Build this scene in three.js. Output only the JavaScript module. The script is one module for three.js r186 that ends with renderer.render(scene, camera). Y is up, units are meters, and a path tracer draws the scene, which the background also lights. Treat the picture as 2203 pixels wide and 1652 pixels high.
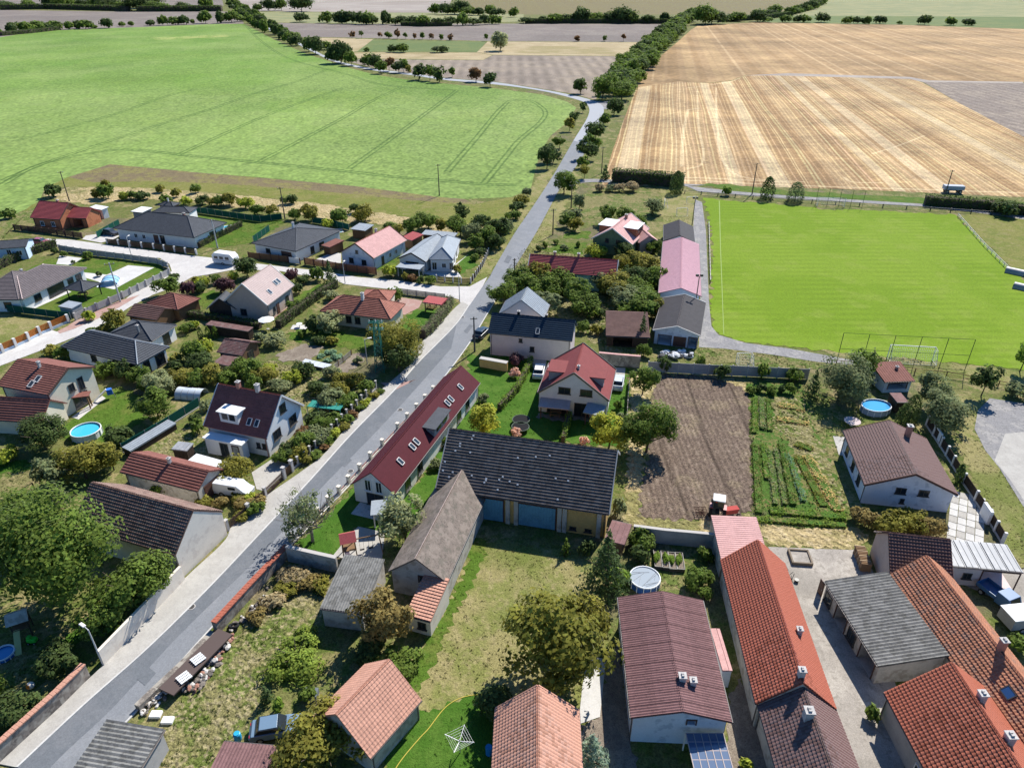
import * as THREE from 'three';
import { mergeGeometries } from 'three/addons/utils/BufferGeometryUtils.js';
import { Brush, Evaluator, SUBTRACTION } from 'three-bvh-csg';
import { Sky } from 'three/addons/objects/Sky.js';
import { RoundedBoxGeometry } from 'three/addons/geometries/RoundedBoxGeometry.js';

// ---------- camera, sky, sun, exposure ----------
const scene = new THREE.Scene();
const camera = new THREE.PerspectiveCamera(56.75, 1024 / 767, 0.5, 12000);
camera.position.set(0, 57, 0);
camera.rotation.set(-Math.PI / 6, 0, 0);
scene.add(camera);
const sunDir = new THREE.Vector3(0.377, 0.682, -0.627).normalize();
const sky = new Sky();
sky.name = 'sky'; sky.userData = { kind: 'structure' };
sky.scale.setScalar(10000);
sky.material.uniforms.sunPosition.value.copy(sunDir);
sky.material.uniforms.turbidity.value = 2.2;
sky.material.uniforms.rayleigh.value = 1.1;
sky.material.uniforms.mieCoefficient.value = 0.003;
sky.material.uniforms.cloudCoverage.value = 0;
scene.add(sky);
scene.environmentIntensity = 0.14;
const sun = new THREE.DirectionalLight(new THREE.Color(1, 0.95, 0.86), 5);
sun.name = 'sun';
sun.position.copy(sunDir).multiplyScalar(400).add(new THREE.Vector3(0, 0, -110));
sun.target.position.set(0, 0, -110);
sun.castShadow = true; sun.shadow.radius = 1; sun.shadow.mapSize.set(4096, 4096);
Object.assign(sun.shadow.camera, { left: -220, right: 220, top: 220, bottom: -220, near: 1, far: 1000 });
scene.add(sun, sun.target);
const renderer = new THREE.WebGLRenderer({ antialias: true });
renderer.toneMapping = THREE.LinearToneMapping;
renderer.toneMappingExposure = 1.68;
renderer.shadowMap.enabled = true;

// ---------- helpers ----------
let seed_ = 7;
const rnd = () => { seed_ |= 0; seed_ = seed_ + 0x6D2B79F5 | 0; let t = Math.imul(seed_ ^ seed_ >>> 15, 1 | seed_); t = t + Math.imul(t ^ t >>> 7, 61 | t) ^ t; return ((t ^ t >>> 14) >>> 0) / 4294967296; };
const rr = (a, b) => a + (b - a) * rnd();
const V = (x, y, z) => new THREE.Vector3(x, y, z);
const D2R = Math.PI / 180;
const used = {};
const numbered = (n) => { const k = used[n] = (used[n] ?? -1) + 1; return k ? n + '_' + String(k).padStart(3, '0') : n; };
function thing(name, label, category, x = 0, z = 0, group, y = 0) {
  const o = new THREE.Group(); o.name = numbered(name); o.position.set(x, y, z);
  o.userData = { label, category }; if (group) o.userData.group = group; scene.add(o); return o;
}
function mesh(name, geo, mat, parent) { const m = new THREE.Mesh(geo, mat); m.name = name; m.castShadow = m.receiveShadow = true; if (parent) parent.add(m); return m; }
function tagged(name, geo, mat, label, category, group) {
  const m = mesh(numbered(name), geo, mat); m.userData = { label, category }; if (group) m.userData.group = group; scene.add(m); return m;
}
const stuff = (m) => { m.userData.kind = 'stuff'; return m; };
const struct = (m) => { m.userData.kind = 'structure'; return m; };
function clean(g) { // position, normal, uv only, not indexed
  if (g.index) g = g.toNonIndexed();
  for (const k of Object.keys(g.attributes)) if (!['position', 'normal', 'uv', 'color'].includes(k)) g.deleteAttribute(k);
  if (!g.attributes.uv) g.setAttribute('uv', new THREE.BufferAttribute(new Float32Array(g.attributes.position.count * 2), 2));
  return g;
}
const merge = (list) => mergeGeometries(list.map(clean));
function boxUV(g, s = 1) { // uv in metres by the face's main direction
  g = clean(g); const p = g.attributes.position, n = g.attributes.normal, u = g.attributes.uv;
  for (let i = 0; i < p.count; i++) {
    const ax = Math.abs(n.getX(i)), ay = Math.abs(n.getY(i)), az = Math.abs(n.getZ(i));
    if (ay >= ax && ay >= az) u.setXY(i, p.getX(i) * s, p.getZ(i) * s);
    else if (ax >= az) u.setXY(i, p.getZ(i) * s, p.getY(i) * s); else u.setXY(i, p.getX(i) * s, p.getY(i) * s);
  }
  return g;
}
function box(w, h, d, x = 0, y = 0, z = 0, ry = 0, rx = 0, rz = 0) { // y is the centre
  const g = new THREE.BoxGeometry(w, h, d); if (rx) g.rotateX(rx); if (rz) g.rotateZ(rz); if (ry) g.rotateY(ry); g.translate(x, y, z); return boxUV(g);
}
const rbox = (w, h, d, r, x = 0, y = 0, z = 0, seg = 2) => clean(new RoundedBoxGeometry(w, h, d, seg, r).translate(x, y, z));
function cyl(r0, r1, h, x = 0, y = 0, z = 0, seg = 10) { return clean(new THREE.CylinderGeometry(r1, r0, h, seg).translate(x, y + h / 2, z)); } // y is the base
function bar(a, b, r, r2 = r, seg = 6) { // round bar from a to b
  const d = b.clone().sub(a), g = new THREE.CylinderGeometry(r2, r, d.length(), seg);
  g.applyQuaternion(new THREE.Quaternion().setFromUnitVectors(V(0, 1, 0), d.clone().normalize())); g.translate((a.x + b.x) / 2, (a.y + b.y) / 2, (a.z + b.z) / 2); return clean(g);
}
function polyShape(pts) { const s = new THREE.Shape(); pts.forEach(([x, z], i) => i ? s.lineTo(x, -z) : s.moveTo(x, -z)); return s; }
function smooth(pts, n = 40) { const c = new THREE.CatmullRomCurve3(pts.map(([x, z]) => V(x, 0, z)), false, 'centripetal'); return c.getPoints(n).map((p) => [p.x, p.z]); }
function strip(left, right, n = 60) { return [...smooth(left, n), ...smooth(right, n).reverse()]; }

// ---------- noise and textures ----------
const NS = 1024, FIELD = {};
function field(name, cells, oct, seed) {
  const out = new Float32Array(NS * NS); let amp = 1, tot = 0;
  for (let o = 0; o < oct; o++) {
    const c = cells << o, lat = new Float32Array(c * c); let s = seed * 131 + o * 977 + 1;
    for (let i = 0; i < c * c; i++) { s = Math.imul(s ^ s >>> 15, 0x2c1b3c6d) + 0x9E3779B9 | 0; let t = Math.imul(s ^ s >>> 12, 0x297a2d39); lat[i] = ((t ^ t >>> 15) >>> 0) / 4294967296; }
    for (let y = 0; y < NS; y++) {
      const fy = y / NS * c, y0 = fy | 0, ty = fy - y0, sy = ty * ty * (3 - 2 * ty), r0 = y0 * c, r1 = ((y0 + 1) % c) * c;
      for (let x = 0; x < NS; x++) {
        const fx = x / NS * c, x0 = fx | 0, tx = fx - x0, sx = tx * tx * (3 - 2 * tx), x1 = (x0 + 1) % c;
        const a = lat[r0 + x0] + (lat[r0 + x1] - lat[r0 + x0]) * sx, b = lat[r1 + x0] + (lat[r1 + x1] - lat[r1 + x0]) * sx;
        out[y * NS + x] += amp * (a + (b - a) * sy);
      }
    }
    tot += amp; amp *= 0.55;
  }
  let lo = 1e9, hi = -1e9; for (const v of out) { if (v < lo) lo = v; if (v > hi) hi = v; }
  for (let i = 0; i < out.length; i++) out[i] = (out[i] - lo) / (hi - lo);
  FIELD[name] = out;
}
field('fine', 256, 2, 11); field('mid', 64, 3, 23); field('coarse', 14, 4, 37); field('broad', 4, 4, 51); field('white', 512, 1, 77);
const ss = (a, b, x) => { const t = Math.min(1, Math.max(0, (x - a) / (b - a))); return t * t * (3 - 2 * t); };
const toS = new Uint8Array(4097); for (let i = 0; i <= 4096; i++) { const l = i / 4096; toS[i] = Math.round(255 * (l <= 0.0031308 ? 12.92 * l : 1.055 * Math.pow(l, 1 / 2.4) - 0.055)); }
const lin8 = (v) => toS[Math.max(0, Math.min(4096, Math.round(v * 4096)))];
let shiftN = 0;
function gtex(base, layers, { grain = 0.25, size = NS, row } = {}) { // layers: [field, colour, from, to, share]
  const d = new Uint8Array(size * size * 4), k = NS / size, sh = layers.map(() => [((shiftN += 389) * 7) & (NS - 1), (shiftN * 13) & (NS - 1)]);
  for (let y = 0; y < size; y++) for (let x = 0; x < size; x++) {
    let [r, g, b] = base; const X = x * k, Y = y * k;
    for (let l = 0; l < layers.length; l++) {
      const [f, c, lo, hi, a = 1] = layers[l], t = a * ss(lo, hi, FIELD[f][((Y + sh[l][1]) & (NS - 1)) * NS + ((X + sh[l][0]) & (NS - 1))]);
      r += (c[0] - r) * t; g += (c[1] - g) * t; b += (c[2] - b) * t;
    }
    let m = 1 + grain * (FIELD.white[Y * NS + X] + FIELD.fine[Y * NS + X] - 1); if (row) m *= row(x / size, y / size);
    const i = (y * size + x) * 4; d[i] = lin8(r * m); d[i + 1] = lin8(g * m); d[i + 2] = lin8(b * m); d[i + 3] = 255;
  }
  const t = new THREE.DataTexture(d, size, size); t.colorSpace = THREE.SRGBColorSpace; t.wrapS = t.wrapT = THREE.RepeatWrapping; t.magFilter = THREE.LinearFilter; t.minFilter = THREE.LinearMipmapLinearFilter; t.generateMipmaps = true; t.needsUpdate = true; return t;
}
function bumpTex(fieldName, size = 256) {
  const d = new Uint8Array(size * size * 4), k = NS / size;
  for (let y = 0; y < size; y++) for (let x = 0; x < size; x++) { const v = 255 * FIELD[fieldName][(y * k) * NS + x * k] | 0, i = (y * size + x) * 4; d[i] = d[i + 1] = d[i + 2] = v; d[i + 3] = 255; }
  const t = new THREE.DataTexture(d, size, size); t.wrapS = t.wrapT = THREE.RepeatWrapping; t.magFilter = THREE.LinearFilter; t.needsUpdate = true; return t;
}
const bumpFine = bumpTex('fine'), bumpMid = bumpTex('mid');
const std = (o) => (o.roughness ?? 0.9) > 0.65 ? new THREE.MeshPhysicalMaterial({ roughness: 0.95, specularIntensity: 0.12, side: THREE.DoubleSide, ...o }) : new THREE.MeshStandardMaterial({ roughness: 0.9, side: THREE.DoubleSide, ...o });
const C = (r, g, b) => new THREE.Color().setRGB(r, g, b);
const bumpCache = {};
// texture whose uv is in metres: m metres per repeat
function tm(t, m, o = {}) { t.repeat.set(1 / m, 1 / m); const q = { map: t, ...o }; if (o.bump) { const key = (o.bump[0] === bumpFine ? 'f' : 'm') + o.bump[2]; const b = bumpCache[key] ??= o.bump[0].clone(); b.repeat.set(1 / o.bump[2], 1 / o.bump[2]); b.needsUpdate = true; q.bumpMap = b; q.bumpScale = o.bump[1]; delete q.bump; } return std(q); }
const plain = (r, g, b, o = {}) => std({ color: C(r, g, b), ...o });

// ---------- ground materials ----------
const green = [0.075, 0.115, 0.02], straw = [0.26, 0.21, 0.105], soil = [0.13, 0.1, 0.078];
const bG = [bumpFine, 0.05, 14];
const M = {
  base: tm(gtex([0.127, 0.130, 0.044], [['coarse', straw, 0.5, 0.75, 0.7], ['mid', green, 0.45, 0.7, 0.7], ['broad', soil, 0.62, 0.8, 0.5]], { grain: 0.7 }), 40, { bump: bG }),
  lawn: tm(gtex([0.07, 0.125, 0.017], [['coarse', [0.115, 0.14, 0.03], 0.45, 0.7, 0.8], ['mid', [0.055, 0.1, 0.012], 0.5, 0.75, 0.7]], { grain: 0.55 }), 30, { bump: bG }),
  lush: tm(gtex([0.05, 0.115, 0.014], [['coarse', [0.07, 0.135, 0.02], 0.4, 0.7], ['mid', [0.035, 0.085, 0.01], 0.55, 0.8, 0.5]], { grain: 0.4 }), 24, { bump: bG }),
  pitch: tm(gtex([0.15, 0.225, 0.019], [['broad', [0.128, 0.205, 0.013], 0.4, 0.65, 0.9], ['coarse', [0.172, 0.23, 0.032], 0.55, 0.8, 0.6], ['mid', [0.135, 0.205, 0.016], 0.55, 0.8, 0.4]], { grain: 0.28, row: (u, v) => 1 + 0.07 * Math.sin(v * Math.PI * 2 * 24) * (0.6 + 0.4 * Math.sin(u * 19)) }), 60, { bump: [bumpFine, 0.03, 14] }),
  dry: tm(gtex([0.225, 0.2, 0.085], [['coarse', [0.15, 0.165, 0.045], 0.4, 0.68, 0.8], ['mid', [0.28, 0.235, 0.12], 0.5, 0.8, 0.6], ['broad', [0.11, 0.135, 0.03], 0.5, 0.8, 0.75]], { grain: 0.55 }), 36, { bump: bG }),
  dryMix: tm(gtex([0.16, 0.15, 0.06], [['coarse', [0.085, 0.12, 0.026], 0.45, 0.62, 0.9], ['mid', [0.25, 0.2, 0.1], 0.5, 0.75, 0.7]], { grain: 0.8 }), 34, { bump: bG }),
  straw: tm(gtex([0.337, 0.262, 0.135], [['coarse', [0.253, 0.210, 0.094], 0.45, 0.7], ['mid', [0.411, 0.327, 0.187], 0.5, 0.75], ['broad', [0.141, 0.141, 0.047], 0.62, 0.8, 0.8]], { grain: 0.7 }), 40, { bump: [bumpMid, 0.3, 30] }),
  olive: tm(gtex([0.165, 0.163, 0.046], [['coarse', [0.132, 0.149, 0.033], 0.4, 0.7], ['mid', [0.209, 0.182, 0.077], 0.5, 0.8, 0.6]], { grain: 0.5, size: 512 }), 60),
  brownField: tm(gtex([0.165, 0.132, 0.072], [['coarse', [0.19, 0.17, 0.062], 0.42, 0.62, 0.9], ['mid', [0.135, 0.105, 0.064], 0.5, 0.75]], { grain: 0.5, size: 512 }), 60),
  plough: tm(gtex([0.14, 0.104, 0.078], [['coarse', [0.24, 0.19, 0.12], 0.55, 0.75, 0.5], ['fine', [0.085, 0.06, 0.05], 0.5, 0.75, 0.7], ['mid', [0.22, 0.17, 0.13], 0.55, 0.8, 0.5]], { grain: 0.8, row: (u, v) => 1 + 0.16 * Math.sin(u * Math.PI * 2 * 62 + 0.5 * Math.sin(v * 12.6)) - 0.4 * Math.pow(Math.max(0, Math.sin(u * Math.PI * 2 * 7 + 0.5 * Math.sin(v * 6.28))), 30) }), 46, { bump: [bumpFine, 0.09, 14] }),
  greySoil: tm(gtex([0.206, 0.170, 0.142], [['coarse', [0.244, 0.202, 0.162], 0.4, 0.7], ['mid', [0.177, 0.143, 0.122], 0.5, 0.75, 0.8]], { grain: 0.5, size: 512, row: (u, v) => 1 + 0.1 * Math.sin(u * Math.PI * 2 * 40 + 2 * Math.sin(v * 6)) }), 220),
  purpleSoil: tm(gtex([0.181, 0.152, 0.134], [['coarse', [0.210, 0.180, 0.154], 0.4, 0.7], ['broad', [0.158, 0.134, 0.118], 0.5, 0.75, 0.8]], { grain: 0.4, size: 512, row: (u, v) => 1 + 0.07 * Math.sin(v * Math.PI * 2 * 24 + Math.sin(u * 6)) }), 400),
  rowSoil: tm(gtex([0.224, 0.184, 0.147], [['coarse', [0.252, 0.206, 0.158], 0.4, 0.7], ['broad', [0.191, 0.157, 0.127], 0.5, 0.75]], { grain: 0.45, size: 512, row: (u, v) => 1 + 0.2 * Math.sin(u * Math.PI * 2 * 16) * (0.6 + 0.4 * Math.sin(v * 20)) }), 130),
  paleField: tm(gtex([0.288, 0.248, 0.216], [['coarse', [0.320, 0.280, 0.240], 0.4, 0.7], ['broad', [0.256, 0.216, 0.184], 0.5, 0.75]], { grain: 0.25, size: 512, row: (u, v) => 1 + 0.05 * Math.sin(v * Math.PI * 40) }), 500),
  tanField: tm(gtex([0.331, 0.262, 0.152], [['coarse', [0.377, 0.304, 0.184], 0.4, 0.7], ['broad', [0.267, 0.221, 0.110], 0.5, 0.75]], { grain: 0.35, size: 512, row: (u, v) => 1 + 0.16 * Math.sin(v * Math.PI * 2 * 18) }), 150),
  meadow: tm(gtex([0.2, 0.21, 0.105], [['coarse', [0.25, 0.24, 0.12], 0.4, 0.7]], { grain: 0.3, size: 512 }), 300),
  farGreen: tm(gtex([0.115, 0.15, 0.055], [['coarse', [0.14, 0.165, 0.06], 0.4, 0.7]], { grain: 0.3, size: 512 }), 200),
  asphalt: tm(gtex([0.195, 0.204, 0.218], [['coarse', [0.215, 0.222, 0.234], 0.45, 0.7], ['mid', [0.176, 0.185, 0.199], 0.55, 0.8, 0.6]], { grain: 0.22, size: 512 }), 30, { roughness: 0.85 }),
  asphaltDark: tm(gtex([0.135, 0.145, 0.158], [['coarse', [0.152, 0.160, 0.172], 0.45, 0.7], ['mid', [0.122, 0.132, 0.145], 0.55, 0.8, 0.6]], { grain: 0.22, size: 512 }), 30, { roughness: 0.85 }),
  path: tm(gtex([0.230, 0.223, 0.223], [['coarse', [0.289, 0.276, 0.264], 0.45, 0.7], ['mid', [0.187, 0.183, 0.183], 0.5, 0.8]], { grain: 0.4 }), 20),
  concrete: tm(gtex([0.360, 0.342, 0.313], [['coarse', [0.396, 0.378, 0.346], 0.4, 0.7], ['mid', [0.317, 0.299, 0.274], 0.55, 0.8, 0.6]], { grain: 0.2 }), 20),
  pale: tm(gtex([0.476, 0.463, 0.442], [['coarse', [0.518, 0.506, 0.484], 0.4, 0.7], ['mid', [0.425, 0.408, 0.383], 0.55, 0.8, 0.5]], { grain: 0.15, size: 512 }), 20),
  paver: tm(gtex([0.449, 0.429, 0.410], [['coarse', [0.488, 0.468, 0.444], 0.4, 0.7], ['mid', [0.390, 0.370, 0.351], 0.55, 0.8, 0.6]], { grain: 0.25, size: 512 }), 20),
  redPaver: tm(gtex([0.340, 0.212, 0.183], [['coarse', [0.365, 0.255, 0.221], 0.4, 0.7]], { grain: 0.3, size: 512 }), 10),
  yard: tm(gtex([0.306, 0.276, 0.242], [['coarse', [0.374, 0.340, 0.297], 0.42, 0.7], ['mid', [0.246, 0.221, 0.191], 0.52, 0.8, 0.8], ['broad', [0.230, 0.208, 0.178], 0.55, 0.8, 0.6]], { grain: 0.35 }), 22),
  garden: tm(gtex([0.072, 0.125, 0.024], [['coarse', [0.168, 0.156, 0.055], 0.5, 0.65], ['mid', [0.060, 0.131, 0.022], 0.45, 0.7], ['broad', [0.156, 0.125, 0.077], 0.6, 0.8, 0.6]], { grain: 0.9 }), 20, { bump: [bumpFine, 0.12, 10] }),
  weeds: tm(gtex([0.17, 0.155, 0.065], [['coarse', [0.1, 0.125, 0.03], 0.45, 0.62], ['mid', [0.25, 0.215, 0.115], 0.48, 0.7]], { grain: 0.9 }), 24, { bump: [bumpMid, 0.25, 20] }),
  earth: tm(gtex([0.2, 0.165, 0.13], [['coarse', [0.25, 0.21, 0.165], 0.4, 0.7], ['mid', [0.16, 0.125, 0.1], 0.5, 0.75, 0.7]], { grain: 0.6, size: 512 }), 12, { bump: [bumpFine, 0.06, 8] }),
};
const SOFT = new Set(['lawn', 'lush', 'dry', 'dryMix', 'straw', 'olive', 'garden', 'weeds', 'earth', 'plough', 'brownField', 'base', 'pitch'].map((k) => M[k]));
function ragged(pts) { const out = []; pts.forEach((a, i) => { const b = pts[(i + 1) % pts.length], L = Math.hypot(b[0] - a[0], b[1] - a[1]), d = Math.hypot(a[0], a[1]), st = Math.max(0.45, d * 0.006), n = Math.max(1, Math.min(60, Math.round(L / st))), am = Math.min(0.9, 0.28 + d * 0.0025), nx = -(b[1] - a[1]) / L, nz = (b[0] - a[0]) / L; for (let k = 0; k < n; k++) { const t = k / n, o = k ? rr(-am, am) : 0; out.push([a[0] + (b[0] - a[0]) * t + nx * o, a[1] + (b[1] - a[1]) * t + nz * o]); } }); return out; }
const lawnPolys = [];
function ground(name, pts, level, mat) {
  if (SOFT.has(mat)) { lawnPolys.push([pts, mat]); if (Math.hypot(pts[0][0], pts[0][1]) < 260) pts = ragged(pts); }
  const g = new THREE.ShapeGeometry(polyShape(pts)); g.rotateX(-Math.PI / 2);
  const p = g.attributes.position, u = g.attributes.uv; for (let i = 0; i < p.count; i++) u.setXY(i, p.getX(i), p.getZ(i));
  g.translate(0, level * 0.005, 0); g.computeVertexNormals();
  if (g.attributes.normal.getY(0) < 0) { const ix = g.index.array; for (let i = 0; i < ix.length; i += 3) { const t = ix[i]; ix[i] = ix[i + 1]; ix[i + 1] = t; } g.computeVertexNormals(); }
  const m = struct(mesh(numbered(name), g, mat)); scene.add(m); return m;
}
function slab(name, pts, h, mat, y = 0) { // a raised sheet with real edges
  const g = new THREE.ExtrudeGeometry(polyShape(pts), { depth: h, bevelEnabled: false }); g.rotateX(-Math.PI / 2); g.translate(0, y, 0);
  const m = struct(mesh(numbered(name), boxUV(g), mat)); scene.add(m); return m;
}
// one sheet to the horizon
{ const g = new THREE.PlaneGeometry(16000, 16000); g.rotateX(-Math.PI / 2); const p = g.attributes.position, u = g.attributes.uv; for (let i = 0; i < p.count; i++) u.setXY(i, p.getX(i), p.getZ(i)); scene.add(struct(mesh('ground', g, M.base))); }

// ---------- far fields ----------
ground('purple_field', [[-2015.96,-1746.54],[-1102.74,-1735.78],[-780.15,-1691.72],[-591.62,-1649.8],[-716.77,-1994.79],[-864.29,-2263.86],[-4072.68,-3561.98]], 1, M.purpleSoil);
ground('purple_field', [[-1353.26,-1161.59],[-927.42,-1454.58],[-699.39,-1393.29],[-496.01,-1393.29],[-407.77,-1200.23],[-352.81,-1046.43],[-387.33,-1039.74],[-456.91,-977.15],[-537.96,-913.63],[-525.49,-809.92],[-787.2,-661.94]], 2, M.purpleSoil);
ground('pale_field', [[-732.7,-2120.95],[-440.71,-2120.95],[-158.06,-2120.95],[-109.2,-1347.78],[-292.67,-1358.89],[-288.26,-1375.88],[-448.18,-1405.14],[-524.53,-1571.8]], 1, M.paleField);
ground('pale_field', [[-455.34,-1393.29],[-284.78,-1358.89],[-108.33,-1336.86],[18.69,-1294.83],[15.94,-1099.39],[-18.21,-1081.17],[-226.96,-1046.43],[-319.74,-1074.05]], 2, M.meadow);
ground('brown_field', [[-137.58,-2120.95],[815.56,-2121.49],[612,-1608.61],[410.8,-1292.97],[323.58,-1267.96],[274.84,-1284.72],[23.56,-1284.72],[-82.97,-1393.29]], 1, M.brownField);
ground('purple_field', [[-316.7,-1063.53],[-225.56,-1039.74],[-17.64,-1046.43],[204.77,-1039.74],[122.13,-756.13],[-16.12,-767.07],[-178.1,-814.04],[-223.74,-820.31],[-269.89,-926.75]], 3, M.purpleSoil);
ground('straw_field', [[-213,-809.92],[-176.37,-805.84],[-139.38,-789.89],[-130.91,-665.4],[-138.59,-638.32],[-162.08,-702.49]], 4, M.tanField);
ground('clover_field', [[-138.72,-785.99],[-25.07,-761.56],[-28.27,-655.68],[-130.92,-658.43]], 5, M.farGreen);
ground('straw_field', [[-23.56,-761.56],[120.82,-752.55],[90.13,-621.82],[-15.29,-631.88],[-29.47,-652.95]], 6, M.tanField);
ground('straw_field', [[-134.8,-644.89],[-130.14,-654.31],[-29.35,-650.24],[-15.86,-629.33],[-22.14,-593.39],[-122,-604.93]], 7, M.tanField);
ground('ploughed_field', [[-127.86,-597.95],[-22.06,-591.13],[-15.23,-629.33],[89.79,-619.35],[53.51,-440.82],[43.36,-394.08],[33.65,-416.24],[8.56,-446.07],[-10.07,-466.81],[-41.92,-484.75],[-65.33,-507.37],[-95.18,-538.59],[-121.69,-578.99]], 8, M.rowSoil);
ground('pale_field', [[679.88,-1781.38],[823.78,-2121.49],[2610.46,-2531.38],[1241.52,-1186.65],[776.66,-1212.78],[434.58,-1243.87]], 1, M.meadow);
ground('pasture', [[362.06,-1135.68],[442.74,-1253.4],[776.66,-1212.78],[1241.52,-1186.65],[929.54,-880.19],[607.46,-941.4],[498.74,-1027.82],[331.81,-1079.14]], 3, M.farGreen);

// ---------- stubble field: one sheet, straw swaths 7 m apart ----------
{
  const S = 2048, x0 = 0, z0 = -205, W = 340, Hh = 300; // metres covered, running away from the camera
  const cv = document.createElement('canvas'); cv.width = cv.height = S; const c = cv.getContext('2d');
  const to = (x, z) => [(x - x0) / W * S, (z0 - z) / Hh * S];
  c.fillStyle = 'rgb(158,130,94)'; c.fillRect(0, 0, S, S);
  const band = (a, b, col, w) => { c.strokeStyle = col; c.lineWidth = w / W * S; c.beginPath(); c.moveTo(...to(...a)); c.lineTo(...to(...b)); c.stroke(); };
  const ang = 10.8 * D2R, dx = Math.sin(ang), dz = -Math.cos(ang);
  for (let k = -14; k < 46; k++) { // worked lands of different tone
    const bx = 30 + k * 7.0, t = rnd(); const col = t < 0.25 ? 'rgba(198,180,146,0.6)' : t < 0.6 ? 'rgba(136,108,76,0.5)' : 'rgba(170,146,110,0.5)';
    band([bx - 0.4, z0 + 10], [bx - 0.4 + dx / -dz * 330, z0 - 320], col, rr(3, 7));
  }
  c.lineCap = 'round';
  for (let k = -32; k < 96; k++) for (const off of [0, 1.7]) {
    const bx = 28 + k * 3.5 + off + rr(-0.5, 0.5); c.strokeStyle = `rgba(${226 + rr(-12, 12) | 0},${206 + rr(-12, 10) | 0},158,${rr(0.22, 0.55).toFixed(2)})`; c.lineWidth = rr(0.4, 0.8) / W * S;
    c.beginPath(); let px = bx; for (let s = 0; s <= 330; s += 12) { const wob = 0.5 * Math.sin(s * 0.03 + k) + rr(-0.15, 0.15); const p = to(px + s * dx / -dz + wob, z0 + 5 - s); s ? c.lineTo(...p) : c.moveTo(...p); } c.stroke();
  }
  c.strokeStyle = 'rgba(230,212,172,0.42)'; // cross tracks and headland turns
  for (const line of [[[131.8,-266.88],[147.37,-280.51],[167.43,-300.19]], [[101.24,-439.36],[132.87,-466.74],[152.18,-497.48],[175.12,-505.77]], [[104.85,-439.36],[117.47,-439.36]], [[84.95,-363.36],[91.3,-367.97]], [[84.95,-363.36],[69.84,-301.81],[57.95,-247.39]], [[105.21,-432.98],[80.94,-322.51],[68.79,-261.76],[63.83,-247.39],[59.36,-244.01]], [[117.47,-439.36],[89.09,-322.51],[73.53,-249.68],[75.08,-232.29],[92.19,-226.31]], [[107.48,-232.29],[107.53,-226.31],[116.5,-225.34]], [[33.62,-227.02],[43.43,-224.15],[55.94,-228.19],[72.69,-224.72],[100.09,-220.23],[127.08,-216.97],[153.49,-213.27]], [[34.08,-230.56],[56.7,-231.76],[87.67,-225.87]]]) {
    c.lineWidth = rr(0.9, 1.6) / W * S; c.beginPath(); smooth(line, 30).forEach((p, i) => i ? c.lineTo(...to(...p)) : c.moveTo(...to(...p))); c.stroke();
  }
  const im = c.getImageData(0, 0, S, S), d = im.data;
  for (let y = 0; y < S; y++) for (let x = 0; x < S; x++) { const i = (y * S + x) * 4, n = (FIELD.white[(y & 1023) * NS + (x & 1023)] - 0.5) * 0.3 + (FIELD.coarse[((y >> 1) & 1023) * NS + ((x >> 1) & 1023)] - 0.5) * 0.32 + (FIELD.mid[(y & 1023) * NS + (x & 1023)] - 0.5) * 0.22; d[i] *= 1 + n; d[i + 1] *= 1 + n; d[i + 2] *= 1 + n * 0.9; }
  const data = new Uint8Array(d.buffer.slice(0)); const t = new THREE.DataTexture(data, S, S); t.colorSpace = THREE.SRGBColorSpace; t.magFilter = THREE.LinearFilter; t.minFilter = THREE.LinearMipmapLinearFilter; t.generateMipmaps = true; t.needsUpdate = true;
  const m = ground('stubble_field', [[27.18,-219.14],[31.19,-239.19],[37.27,-271.21],[52.15,-345.43],[72.03,-441.03],[101.39,-466.74],[118.74,-459.6],[134.8,-470.38],[151.17,-497.48],[179.06,-499.12],[249.8,-481.65],[248.39,-463.14],[227.02,-382.46],[206.68,-298.59],[201.26,-221.34],[185.08,-200.89],[150.62,-208.66],[112.46,-215.9],[54.95,-223.58]], 5, std({ map: t, color: C(0.86, 0.86, 0.86) }));
  const p = m.geometry.attributes.position, u = m.geometry.attributes.uv; for (let i = 0; i < p.count; i++) u.setXY(i, (p.getX(i) - x0) / W, (z0 - p.getZ(i)) / Hh);
}
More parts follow.
